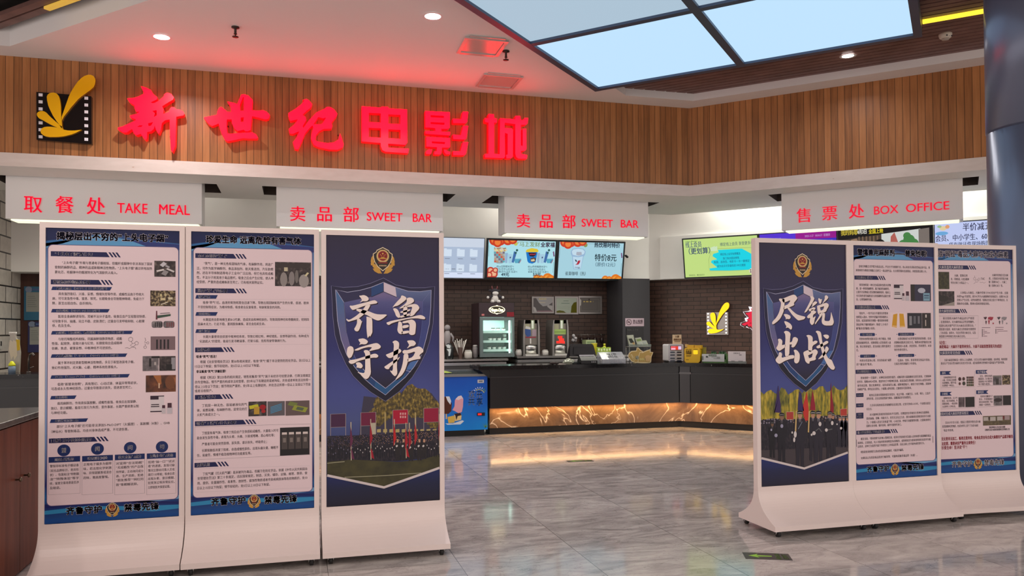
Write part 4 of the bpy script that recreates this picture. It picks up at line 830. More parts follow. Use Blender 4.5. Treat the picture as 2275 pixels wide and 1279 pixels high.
    I.body([('替来他明“一旦滥用”，对神经系统损伤强烈，成瘾风险与氯胺酮相当甚至更高，它抑制神', 1912, 838.8, 2068, 836), ('经传导，阻断NMDA受体，直接作用于中枢神经系统，极易造成生理依赖；同时对心血管系统危', 1904, 847.5, 2068, 844.2), ('害作用显著，致幻效果明显，易形成强烈心瘾，戒断难度极大，相较于依托咪酯，其精神', 1904.8, 856, 2068, 852.5), ('依赖更严重，停药后反应更长，少量摄入即有风险，过量使用可直接致命。', 1904.8, 864.3, 2025, 861.8)], 6)
    for st, y0, y1 in ((('短期症状',), 873.3, 881.2), (('中期症状',), 896, 904), (('长期及', '严重危害'), 916.8, 929)):
        p = I.pl; m = MB(); q, w = p.px(1901.6, y0), p.px(1918.2, y1); m.rect(p, q[0], w[0], w[1], q[1], .0014, NAVY)
        for k, s_ in enumerate(st): yy = (y0+y1)/2+(k-(len(st)-1)/2)*5.4; m.tpx(p, s_, 1910-len(s_)*1.6, yy, 1910+len(s_)*1.6, yy-.2, 4.4, .002, WHT, .01)
        m.build('sub_heading', I.o)
    I.body([('吸食后迅速出现肢体或全身发抖、站立不稳、大脑空白、头晕、呕吐、口齿不', 1931, 876.9, 2066.8, 873.8), ('清等表现，还会出现易怒暴力倾向，且醒酒症状可持续数月。', 1924.8, 885, 2024, 882.6), ('几乎所有吸食者首次接触即会出现幻觉，幻觉可持续2-3小时，个别情况甚至', 1932, 900, 2066.8, 895.7), ('长达2天。', 1924.8, 908.3, 1937, 908), ('对大脑神经系统的损害具有不可逆性，长期滥用会导致持久性神经功能障碍、', 1932, 919.8, 2065, 916.5), ('肌肉抽搐、昏睡、四肢无力，甚至无法站立行走，部分成瘾者会因吸食丧失行动能', 1924.8, 928.5, 2067.4, 924.7), ('力。少量摄入还会引发体温下降、心动过速、呼吸行动缓慢等问题，过量吸食则可', 1924.8, 937, 2067.4, 933), ('因肺全身衰竭、循环衰竭，最终可能致死身亡。', 1924.8, 945.5, 2003, 942.8)], 6)
    I.head('贩卖替来他明是否构成犯罪?', 1902.3, 960.8, 1978, 957.6, 9, 1905, 1964.5)
    I.body([('截至当前，“替来他明”尚未纳入管制目录，但其化学结构形式及摄入后的体感与氯胺酮类毒品', 1912.3, 974, 2067.8, 967.8), ('极相似，正因如此，有人可能将替来他明冒充K粉贩卖，或将明知其为替来他明却仍将其作为毒', 1905.5, 982.8, 2067.3, 976.3), ('品售卖，这种行为虽然不属于传统意义上的毒品犯罪，但在法律上仍可能构成犯罪行为。', 1905.5, 990.8, 2053.7, 984.7), ('明知是替来他明仍当真K粉或其他毒品贩卖，可能涉诈骗罪。', 1912.3, 1004, 2007.3, 998.8), ('如果误认为其是毒品而进行贩卖等，可能构成贩卖毒品罪（未遂）。', 1912.7, 1017, 2037.3, 1010.5)], 6)
    I.lines([[(1902.6, 976), (1902.8, 992)], [(2072, 968), (2072.4, 983)]], .004, INK)
def art6(t, pl, x0, pw):
    I = Info(t, pl, x0, pw, ((2114.7, 1032.4, 2159.7, 1028.2), (2172.4, 1028.7), (2186.5, 1028.6, 2230.6, 1025), 14), ('起底“网红”毒品大麻与合成大麻素', 2072, 563.6, 2239, 566, 16), [(2072, 577), (2243, 581), (2074, 1022.5), (2253, 1011)])
    I.head('认识大麻及滥用大麻的危害', 2073, 593, 2152, 594, 9, 2076, 2139)
    I.photo(2078, 603.5, 2109, 642, PH_GN)
    I.body([('大麻，是致幻剂', 2120, 612, 2149, 612), ('类，可致昏迷、幻觉及精神', 2112.3, 620, 2152.3, 620), ('列为全球三大毒品之一。', 2112.3, 628, 2151, 628)], 6)
    hx = lambda x, y, r: [(x+r*math.sin(2*math.pi*i/6), y-r*math.cos(2*math.pi*i/6)) for i in range(7)]
    I.lines([hx(2165, 619, 3), hx(2170, 624, 3), hx(2174.5, 620, 2.6), [(2165, 612), (2165, 616)], [(2176, 626), (2179, 628), (2182, 626.5), (2186, 628.5), (2189, 627)], [(2163, 630), (2167, 627)]], .0018, INK, 'molecule_drawing')
    I.body([('THC', 2178.6, 619, 2187.8, 619)], 7)
    I.body([('大麻的有效成分是大麻', 2203.7, 611.2, 2239.3, 610.9), ('素，主要成分有四氢大麻', 2196.6, 618.9, 2239.3, 618.5), ('酚（简称THC），大麻二', 2196.6, 626.5, 2236.6, 626.3), ('酚（简称CBD）等。', 2196.6, 634.4, 2228, 634.4)], 6)
    I.photo(2078, 646.5, 2120.3, 678.8, PH_DK, [([(.3, 1), (1, .72), (1, 1)], C(150, 140, 132)), (el_(.4, .5, .3, .22), C(44, 40, 36))])
    I.body([('人体吸入大麻后，大脑中受体与THC结合产生兴奋，出现', 2133, 650.3, 2239.3, 650), ('所谓“high”的感觉。而THC作为大麻植物的有效成分，会随THC浓', 2126, 658.6, 2239.3, 658.3), ('度使人产生幻觉、动作协调性差、短期记忆和注意力下降等症状，长', 2126, 666.5, 2238.8, 666), ('期吸食会成瘾，精神分裂和抑郁症风险。', 2126, 674.4, 2198.3, 674.3)], 6)
    I.head('全球涉大麻管制情况', 2073, 690.6, 2132, 690.6, 9, 2076, 2122)
    I.lines([[(2079, 702), (2173, 701), (2173, 751), (2079, 752)]], .0018, GREY)
    I.body([('联合国将大麻作为毒品进行严格管', 2094.8, 707, 2164, 706.8), ('制，在我国境内，对大麻的毒品定性是明确的，', 2082, 715, 2164.3, 714.6), ('“我国执法机关都严厉打击大麻违法犯罪活动。”', 2083, 723.4, 2167.6, 722.8), ('即使是部分国家，吸食大麻合法的国家也需要拿', 2082, 731.4, 2167.6, 730.8), ('人，只有美国、加拿大、乌拉圭等将大麻合法，以及', 2082, 739.4, 2167.6, 738.7), ('美国部分州将娱乐用大麻合法化。', 2086, 747, 2145, 746.8)], 6)
    def worldmap(xa, xb, c1, c2):
        I.photo(xa, 703, xb, 721.5, PAPER, [([(.02, .08), (.3, .02), (.36, .1), (.22, .38), (.12, .3)], c1), ([(.2, .45), (.34, .55), (.27, .98), (.2, .75)], c1), ([(.44, .1), (.62, .02), (.96, .06), (.88, .35), (.72, .48), (.56, .34), (.46, .4)], c2), ([(.44, .45), (.62, .42), (.56, .92), (.5, .9)], c2), (el_(.92, .82, .07, .1), c2)], 'world_map')
    worldmap(2184, 2208, C(70, 40, 50), C(158, 40, 62)); worldmap(2214, 2238, C(70, 62, 66), C(140, 132, 136))
    I.lines([[(2181, 727.6), (2200, 727.6)], [(2211, 727), (2229.5, 727)], [(2184, 732.5), (2187, 732.5)], [(2184, 736), (2192.5, 736)], [(2184, 739.4), (2199, 739.2)], [(2184, 743), (2187, 743)], [(2184, 746.5), (2193, 746.4)], [(2214.5, 731.5), (2229, 731.2)], [(2214.5, 735.2), (2238, 735)], [(2214.5, 739), (2217, 739)]], .0042, C(110, 74, 88), 'chart_key')
    I.lines([[(2182, 730.5), (2182, 748)], [(2212.3, 730), (2212.3, 741)]], .006, INK, 'chart_bar')
    I.body([('请记住：', 2082, 761, 2101.4, 761)], 8.4, RED, .025, 'red_text')
    I.body([('大麻是毒品！大麻并不能带来快乐，大麻不误就是堕落毁灭的成因！', 2082, 771.3, 2225.6, 767.5)], 8.2, RED, .025, 'red_text')
    I.head('合成大麻素的常见伪装', 2073, 784.4, 2144, 783, 9, 2076, 2133)
    I.body([('合成大麻素类物质是一类的人工合成物质，它们与天然大麻的外观相似，成本更低、吸食效果', 2097.5, 800.3, 2237.7, 797), ('能会比产生和天然大麻所引发更大的兴奋，成为新精神活性物质中滥用最为严重的家族。', 2090.4, 808, 2231.7, 804)], 6)
    cards = (('香料', 2088.4, 828.5, 2113, ['各种植物组织中混', '入烟，外形和正常香烟', '合成物酷似，烟草中混', '合成物是一种混合。'], 2093, 2124, 838.5, 6), ('电子烟油', 2167.6, 826, 2194, ['无色、透明无味的', '烟油混合，在小瓶分装', '或直接吸入电子烟里的', '电子烟为载体。'], 2173.5, 2204, 835.5, 6), ('小树枝', 2088.6, 874.7, 2114.6, ['植物的枝条，以小竹', '棍条，浸过溶液制成，外', '形酷似树枝，一般直接吸', '入后使用三分钟后成。'], 2093, 2127, 884.3, 6.2), ('娜塔莎', 2168.6, 871, 2196, ['切碎的花瓣或叶子', '混合，外观像烟丝', '是经过浸泡处理的，常混', '进烟丝一起卷吸食。'], 2174.5, 2205, 880.5, 6.2))
    for st, xa, y, xb, ls, la, lb, ly, st_ in cards:
        p = I.pl; m = MB(); q, w = p.px(xa, y), p.px(xb, y-.6); v = q[1]
        m.poly(p, [(q[0], v-.016), (w[0], v-.016), (w[0]-.022, v), (w[0], v+.016), (q[0], v+.016)], .0014, NAVY2); m.tpx(p, st, xa+3.6, y, xa+3.6+len(st)*4.3, y-.3, 6, .002, WHT, .01); m.build('sub_heading', I.o)
        I.body([(s_, la+(3 if k == 0 else 0), ly+k*st_, lb-(4 if k == 3 else 0), ly+k*st_-1.0) for k, s_ in enumerate(ls)], 5.2)
    I.photo(2127, 836, 2145, 858.5, PAPER, [(el_(.28, .25, .2, .19), C(70, 40, 42)), (el_(.76, .24, .18, .18), C(80, 56, 50)), (el_(.26, .7, .15, .15), C(96, 64, 60)), (el_(.78, .68, .2, .2), C(62, 60, 50))])
    I.photo(2146.4, 835.4, 2163, 857.2, C(206, 190, 188), [(bar_(.14+.24*i, .14+.25*j, .2, .2), C(64+20*(i % 2), 44+10*j, 46)) for i in range(4) for j in range(4)])
    I.photo(2205.6, 834, 2225, 854.6, PH_GR, [(bar_(.5, .65, .34, .6), C(60, 54, 50)), (bar_(.5, .1, 1, .12), C(120, 116, 108))]); I.photo(2226, 833, 2244.4, 853.6, PH_MX)
    I.photo(2129, 882, 2143, 904, PH_GR, [(bar_(.1+.2*k, .5, .06, .9, .2), C(70, 40, 46)) for k in range(5)]); I.photo(2144, 881.5, 2165, 903.5, C(36, 32, 30))
    I.photo(2207, 878.5, 2227, 900.2, PH_GR, [(el_(.5, .45, .46, .2), C(52, 40, 42))]); I.photo(2227.6, 878, 2246, 899.4, C(34, 28, 28))
    I.lines([[(2090, 861), (2164.5, 858.4), (2165, 824)], [(2171, 857.5), (2246.5, 854), (2247, 818)], [(2091, 908), (2166, 905), (2166, 864)], [(2173, 904), (2247.4, 900.4), (2247.6, 861)]], .0016, GREY)
    I.head('我国对合成大麻素的禁毒情况', 2076, 920, 2165, 916.4, 9, 2086, 2151)
    I.body([('自2021年7月1日起，我国正式整类列管合成大麻', 2100.3, 939.3, 2178, 935.2), ('素类新精神活性物质，也成为世界上首个了合成大麻素', 2093.2, 947.9, 2173, 943.8), ('“毒品”的条例。', 2095.2, 956, 2118.6, 955)], 6)
    I.photo(2183.4, 924, 2246, 943, mat_noise('photo_field', [(.3, (74, 62, 46)), (.7, (112, 98, 70))], 40.0, .4), [(bar_(.11, .3, .18, .4), C(176, 166, 160)), (bar_(.35, .32, .2, .42), C(180, 170, 164)), (bar_(.6, .3, .2, .42), C(178, 168, 162)), (bar_(.86, .26, .18, .42), C(160, 140, 140)), (bar_(.22, .25, .06, .3), C(60, 46, 40)), (bar_(.73, .2, .05, .36), C(110, 40, 44))])
    I.body([('国家禁毒办公布合成大麻素', 2197.4, 949.2, 2233, 947.7), ('及整类合成大麻素类新精神活性物质公告', 2187.7, 955, 2243, 952.5)], 5, INK, .02, 'caption_text')
    I.body([('无论是非法加工、贩卖还是持有、吸食此类含有合成大麻素的产品都涉嫌违', 2091.3, 976, 2249.8, 967.7), ('法犯罪，需要承担严重的法律责任！', 2091.7, 986.4, 2166.8, 981.9), ('珍爱生命！坚决说“不”！', 2091.7, 995.3, 2148, 991.8)], 8.4, RED, .025, 'red_text')

# ---- the two shield posters
P3 = PA(5.649); P3X = .2026
def s3(q): u, v = P3.px(700+q[0]*.3128, 500+q[1]*.3128); return (u-P3X, v)
O1 = [(115,430),(200,442),(300,436),(390,414),(486,375),(575,425),(680,445),(780,444),(850,435),(845,560),(838,700),(815,820),(790,900),(740,1000),(690,1080),(600,1180),(500,1250),(395,1185),(330,1130),(270,1070),(215,980),(170,880),(140,780),(125,640)]
O2 = [(145,458),(230,476),(320,462),(400,440),(486,405),(570,440),(660,468),(745,472),(825,460),(822,580),(812,700),(790,800),(757,920),(700,1010),(640,1080),(570,1140),(500,1205),(420,1150),(350,1090),(280,1005),(225,920),(185,810),(160,680)]
O3 = [(205,548),(290,530),(400,508),(487,472),(580,512),(690,535),(765,540),(762,660),(756,740),(740,830),(705,930),(640,1030),(570,1100),(500,1158),(430,1105),(365,1050),(300,970),(250,870),(222,760)]
CAL3 = ((760, 645), .08993, [
 [(412,130),(470,125),(530,112),(600,135),(650,180),(658,225),(620,262),(560,270),(515,262),(430,297),(470,260),(490,235),(470,195)],
 [(180,385),(215,370),(240,382),(600,290),(795,235),(850,265),(875,290),(850,318),(800,328),(690,345),(560,375),(350,455),(290,478),(250,480),(215,440)],
 [(590,360),(690,350),(695,375),(630,490),(560,570),(430,680),(360,715),(230,750),(150,775),(100,720),(115,690),(140,725),(200,720),(330,640),(450,540),(530,450)],
 [(355,455),(440,455),(560,490),(650,510),(790,570),(900,592),(1120,590),(1060,650),(1010,690),(930,735),(880,742),(820,725),(750,690),(640,620),(540,580),(440,540),(350,495)],
 [(365,700),(420,690),(465,730),(475,770),(500,740),(470,830),(440,930),(400,1005),(350,1012),(310,985),(297,945),(340,880),(370,800)],
 [(595,640),(680,660),(745,690),(748,1000),(745,1040),(715,1100),(690,1145),(680,1110),(650,1150),(628,1178),(610,1050),(600,900),(605,700)],
 [(1455,135),(1490,120),(1580,165),(1590,215),(1500,290),(1380,375),(1300,390),(1230,430),(1340,290),(1450,180)],
 [(1590,190),(1680,170),(1760,200),(1780,270),(1700,330),(1600,370),(1500,430),(1420,450),(1410,435),(1520,360),(1600,285)],
 [(1250,450),(1300,435),(1360,460),(1400,520),(1430,600),(1440,660),(1390,680),(1330,630),(1300,540)],
 [(1560,400),(1680,350),(1780,330),(1860,350),(1910,420),(1890,470),(1820,540),(1770,610),(1700,640),(1660,620),(1690,540),(1740,400),(1640,410)],
 [(1520,380),(1600,380),(1615,450),(1600,560),(1590,640),(1520,640),(1500,520)],
 [(1430,520),(1560,490),(1680,460),(1690,490),(1600,530),(1440,560)],[(1430,630),(1560,595),(1680,560),(1690,610),(1560,640),(1440,680)],
 [(1090,795),(1130,780),(1230,745),(1480,700),(1700,660),(1860,615),(1940,605),(2010,630),(2055,675),(2040,710),(1960,705),(1850,685),(1650,695),(1400,755),(1220,810),(1160,855),(1115,840)],
 [(1390,770),(1440,765),(1480,800),(1485,940),(1500,1010),(1490,1060),(1460,1080),(1400,1060),(1360,985),(1375,880)],
 [(1480,770),(1640,730),(1730,715),(1800,760),(1825,830),(1810,1010),(1800,1075),(1750,1100),(1690,1100),(1640,1055),(1660,1000),(1665,790),(1500,815)],
 [(1490,860),(1640,845),(1650,890),(1600,920),(1490,940)],[(1460,1010),(1660,985),(1660,1045),(1480,1080)]])
CAL3B = ((760, 740), .08993, [
 [(398,150),(440,135),(530,125),(610,165),(643,210),(600,265),(540,275),(480,265),(415,290),(455,235),(420,200)],
 [(130,350),(200,310),(270,340),(290,420),(270,500),(230,590),(180,615),(140,590),(110,480)],
 [(285,420),(420,350),(600,300),(820,240),(890,250),(965,325),(920,385),(800,410),(720,430),(690,440),(660,430),(750,345),(640,340),(500,375),(380,430)],
 [(525,440),(570,412),(640,420),(690,465),(690,560),(700,800),(712,990),(660,1090),(600,1135),(540,1110),(480,1050),(440,1000),(365,955),(480,975),(545,985),(570,900),(570,650),(575,520)],
 [(155,690),(205,660),(350,640),(560,575),(700,530),(800,500),(860,515),(900,560),(860,605),(760,600),(560,640),(380,690),(300,740),(230,760),(185,740)],
 [(330,735),(400,710),(460,730),(510,790),(500,840),(460,868),(400,850),(345,845),(370,800)],
 [(1235,215),(1310,172),(1370,195),(1412,245),(1395,400),(1370,560),(1350,800),(1365,990),(1330,1045),(1295,1060),(1240,1010),(1170,910),(1250,940),(1260,700),(1265,500),(1280,260)],
 [(1070,530),(1150,500),(1290,440),(1400,380),(1440,395),(1468,440),(1420,490),(1300,540),(1230,600),(1180,615),(1130,600)],
 [(1035,830),(1080,800),(1240,690),(1340,640),(1435,570),(1390,650),(1300,730),(1180,830),(1150,890),(1080,880)],
 [(1600,190),(1640,175),(1750,172),(1800,205),(1825,255),(1780,310),(1690,320),(1590,385),(1660,290),(1630,240)],
 [(1480,455),(1530,410),(1600,420),(1750,370),(1880,320),(1950,345),(2010,410),(2000,470),(1960,490),(1900,550),(1940,590),(1930,635),(1850,640),(1720,670),(1620,710),(1610,630),(1740,590),(1820,440),(1640,500),(1520,510)],
 [(1520,500),(1630,500),(1640,640),(1610,740),(1560,900),(1480,1030),(1380,1110),(1300,1165),(1390,1020),(1460,880),(1505,700)]])
CAL4 = ((1700, 640), .0782, [
 [(375,310),(410,290),(470,300),(540,300),(540,420),(530,600),(490,720),(420,860),(330,950),(210,1035),(180,1000),(200,940),(300,840),(380,700),(430,520),(440,400),(400,360)],
 [(460,310),(600,250),(780,180),(850,195),(908,285),(860,350),(800,420),(820,470),(780,500),(680,540),(560,590),(500,610),(530,500),(640,460),(720,330),(560,400),(500,410)],
 [(610,560),(680,550),(760,640),(880,740),(1000,780),(1140,810),(1100,880),(1000,905),(930,918),(870,870),(760,760),(680,650)],
 [(510,740),(590,730),(690,770),(718,830),(680,880),(600,870),(565,890),(580,850),(540,790)],[(525,935),(590,940),(700,1000),(755,1080),(745,1160),(710,1178),(640,1110),(570,1135),(595,1085),(550,1010)],
 [(1260,235),(1310,222),(1370,255),(1390,300),(1340,400),(1260,520),(1180,650),(1115,700),(1100,680),(1190,520),(1260,380),(1290,290)],
 [(1330,430),(1400,370),(1450,380),(1470,410),(1420,460),(1300,545),(1330,480)],[(1215,600),(1290,570),(1360,535),(1420,560),(1400,610),(1300,640),(1250,665)],
 [(1290,610),(1360,600),(1400,650),(1440,660),(1420,710),(1350,750),(1340,850),(1430,780),(1390,900),(1380,990),(1325,1050),(1280,1020),(1250,950),(1270,830),(1215,860),(1170,820),(1210,760),(1290,700)],
 [(1490,290),(1530,285),(1560,320),(1605,300),(1585,400),(1560,450),(1520,430)],[(1680,215),(1730,195),(1785,250),(1760,310),(1660,400),(1600,460),(1680,310)],
 ([(1460,500),(1510,485),(1600,450),(1720,410),(1790,450),(1795,510),(1740,600),(1720,660),(1650,690),(1560,710),(1520,760),(1480,700),(1470,600)], [(1545,545),(1665,510),(1640,600),(1570,640)]),
 [(1530,700),(1620,700),(1600,770),(1520,880),(1450,970),(1415,1030),(1395,1000),(1470,880),(1530,780)],
 [(1610,700),(1680,700),(1690,760),(1670,900),(1690,930),(1820,935),(1850,800),(1860,660),(1890,760),(1940,940),(1930,1000),(1890,1060),(1680,1060),(1610,1010),(1590,930),(1610,800)]])
CAL4B = ((1700, 725), .0821, [
 [(490,150),(540,115),(620,130),(680,190),(665,300),(650,500),(640,790),(530,830),(520,600),(540,300),(530,200)],
 [(330,340),(390,325),(450,370),(455,430),(440,510),(540,480),(530,560),(440,620),(370,665),(310,630),(285,580),(330,510),(350,420)],
 [(650,430),(715,415),(740,300),(800,280),(870,320),(878,370),(840,460),(790,540),(740,570),(690,545),(720,480),(650,490)],
 [(355,705),(410,690),(450,740),(430,850),(540,820),(640,780),(750,770),(780,800),(770,860),(650,880),(520,930),(420,990),(370,1012),(300,970),(265,910),(300,840),(360,780)],
 [(755,640),(810,622),(870,660),(925,740),(925,870),(900,960),(850,1000),(800,990),(770,940),(785,800),(790,720)],
 [(1095,245),(1160,222),(1240,250),(1278,300),(1270,420),(1350,375),(1410,400),(1390,450),(1265,520),(1260,660),(1190,690),(1150,640),(1155,400),(1140,290)],
 ([(1015,710),(1050,675),(1150,635),(1250,660),(1340,605),(1410,660),(1410,720),(1370,780),(1350,840),(1365,880),(1330,910),(1190,940),(1190,1000),(1140,1005),(1075,940),(1055,850)], [(1150,780),(1280,720),(1250,830),(1180,860)]),
 [(1350,140),(1390,110),(1470,130),(1505,180),(1530,400),(1580,600),(1640,760),(1700,870),(1790,900),(1850,1050),(1880,1110),(1850,1170),(1780,1165),(1690,1070),(1600,900),(1540,760),(1490,560),(1430,300),(1400,190)],
 [(1365,555),(1400,520),(1530,460),(1650,380),(1700,410),(1690,450),(1580,510),(1450,590),(1400,590)],[(1620,560),(1660,530),(1710,590),(1700,640),(1640,720),(1560,820),(1480,870),(1410,890),(1500,790),(1590,680)],
 [(1550,235),(1620,215),(1690,225),(1720,270),(1700,320),(1660,340),(1610,310)]])
def clipv(pts, u0, u1): return [(min(max(q[0], u0), u1), q[1]) for q in pts]
def smooth_pts(pts, closed=True):
    o = []; n = len(pts)
    for i in range(n):
        a, b = pts[i], pts[(i+1) % n]; o += [(a[0]*.78+b[0]*.22, a[1]*.78+b[1]*.22), (a[0]*.22+b[0]*.78, a[1]*.22+b[1]*.78)]
    return o
def shield_art(t, pl, x0, pw, cals, scene, tag_):
    p = pl.at(-.004); z0, z1 = ZP, ZP+PH
    a = MB(); a.slab(p, x0, x0+pw, z0, z1, -.006, 0, gradient('shield_poster_'+tag_, [(0, (24, 22, 44)), (.05, (26, 30, 66)), (.14, (30, 38, 84)), (.3, (70, 80, 128)), (.42, (66, 74, 136)), (.6, (44, 46, 104)), (.8, (42, 38, 76)), (1, (44, 38, 62))], 2, z0, z1, .12))
    S = lambda pts: [(x0+q[0], q[1]) for q in (s3(w) for w in pts)]
    o = a.build('poster_print', t)
    m = MB(); scene(m, p, x0, pw); m.build('parade_picture', o)
    b = MB(); cl = lambda pts: clipv(S(pts), x0+.004, x0+pw-.004)
    b.poly(p, cl(O1), .0028, C(34, 32, 62)); b.poly(p, cl([(395,1185),(330,1130),(270,1070),(215,980),(300,1000),(500,1180),(700,1010),(740,1000),(690,1080),(600,1180),(500,1250)]), .003, C(20, 18, 38))
    b.poly(p, S(O2), .0032, gradient('shield_band_'+tag_, [(0, (30, 60, 108)), (.2, (30, 62, 112)), (.5, (56, 66, 128)), (.85, (60, 66, 116)), (1, (96, 110, 150))], 2, z1-1.17, z1-.38))
    b.poly(p, S([(150,462),(205,548),(222,760),(250,870),(225,920),(185,810),(160,680)]), .0034, gradient('facet_l_'+tag_, [(0, (110, 96, 140)), (.5, (92, 96, 140)), (1, (70, 104, 150))], 2, z1-.85, z1-.44))
    b.poly(p, S([(145,458),(230,476),(320,462),(400,440),(400,508),(290,530),(205,548)]), .0034, C(46, 44, 78))
    b.poly(p, S([(400,440),(486,405),(487,472),(400,508)]), .0034, gradient('facet_t_'+tag_, [(0, (36, 66, 116)), (1, (176, 180, 196))], 0, x0+.25, x0+.4))
    b.poly(p, S([(486,405),(570,440),(580,512),(487,472)]), .0034, gradient('facet_u_'+tag_, [(0, (206, 190, 200)), (1, (56, 74, 124))], 0, x0+.4, x0+.52))
    b.poly(p, S([(640,1030),(705,930),(757,920),(700,1010),(690,1022)]), .0035, C(70, 106, 164)); b.poly(p, S([(430,1105),(500,1158),(570,1100),(640,1030),(640,1080),(570,1140),(500,1205),(420,1150)]), .0034, C(34, 82, 128))
    b.poly(p, S(O3), .0036, gradient('plate_'+tag_, [(0, (34, 30, 52)), (.25, (40, 40, 88)), (.7, (44, 46, 104)), (.92, (84, 84, 134)), (1, (112, 100, 142))], 2, z1-1.05, z1-.42, .1))
    LN = C(176, 176, 206)
    b.line(p, S(O1), .003, .004, C(120, 118, 158), True); b.line(p, S(O2), .0035, .0041, LN, True); b.line(p, S(O3[11:17]), .0035, .0042, LN); b.line(p, S(O3[6:11]), .002, .0042, C(92, 104, 160)); b.line(p, S(O3[16:]+O3[:1]), .002, .0042, C(130, 126, 170))
    b.line(p, S([(400,510),(487,472),(580,512)]), .004, .0042, C(22, 20, 46)); b.line(p, S([(486,405),(487,472)]), .003, .0042, C(70, 66, 92)); b.line(p, S([(150,462),(205,548),(222,760)]), .003, .0042, LN); b.line(p, S([(825,460),(765,540)]), .002, .0042, C(110, 110, 160))
    b.line(p, S([(640,1030),(680,1040)]), .003, .0042, LN)
    b.build('shield_drawing', o)
    m = MB()
    for org, k, pcs in cals:
        for q in pcs:
            out, hol = q if isinstance(q, tuple) else (q, None)
            uv = smooth_pts(p.pxs(out, org, k)); hs = [p.pxs(hol, org, k)] if hol else []
            m.polyh(p, [(u+.006, v-.007) for u, v in uv], [[(u+.006, v-.007) for u, v in h] for h in hs], .0044, C(44, 26, 40))
            m.polyh(p, uv, hs, .005, C(238, 222, 214))
    m.build('brush_lettering', o)
    m = MB(); u, v = s3((481, 238)); badge(m, p, x0+u, v, .083, .002); m.build('police_badge', o)
TR_G = mat_noise('print_trees_gold', [(.3, (40, 36, 34)), (.5, (92, 78, 40)), (.65, (150, 128, 62)), (.8, (190, 168, 96))], 60.0, .45, 6.0, (1, 1, .6))
TR_Y = mat_noise('print_trees_yellow', [(.28, (60, 64, 40)), (.45, (120, 116, 44)), (.6, (178, 156, 52)), (.8, (206, 190, 96))], 34.0, .45, 6.0, (1.4, 1, .35))
CROWD = mat_noise('print_crowd', [(.3, (22, 20, 30)), (.55, (38, 34, 44)), (.7, (60, 50, 54))], 90.0, .45, 3.0, (1, 1, .5))
GRASS = mat_noise('print_field', [(.3, (52, 50, 34)), (.7, (74, 70, 42))], 12.0, .45)
GLOVE = C(206, 198, 196); SKIN = C(184, 140, 112); CAP = C(26, 24, 36); UNI = C(30, 28, 40); FLAG = C(150, 24, 44)
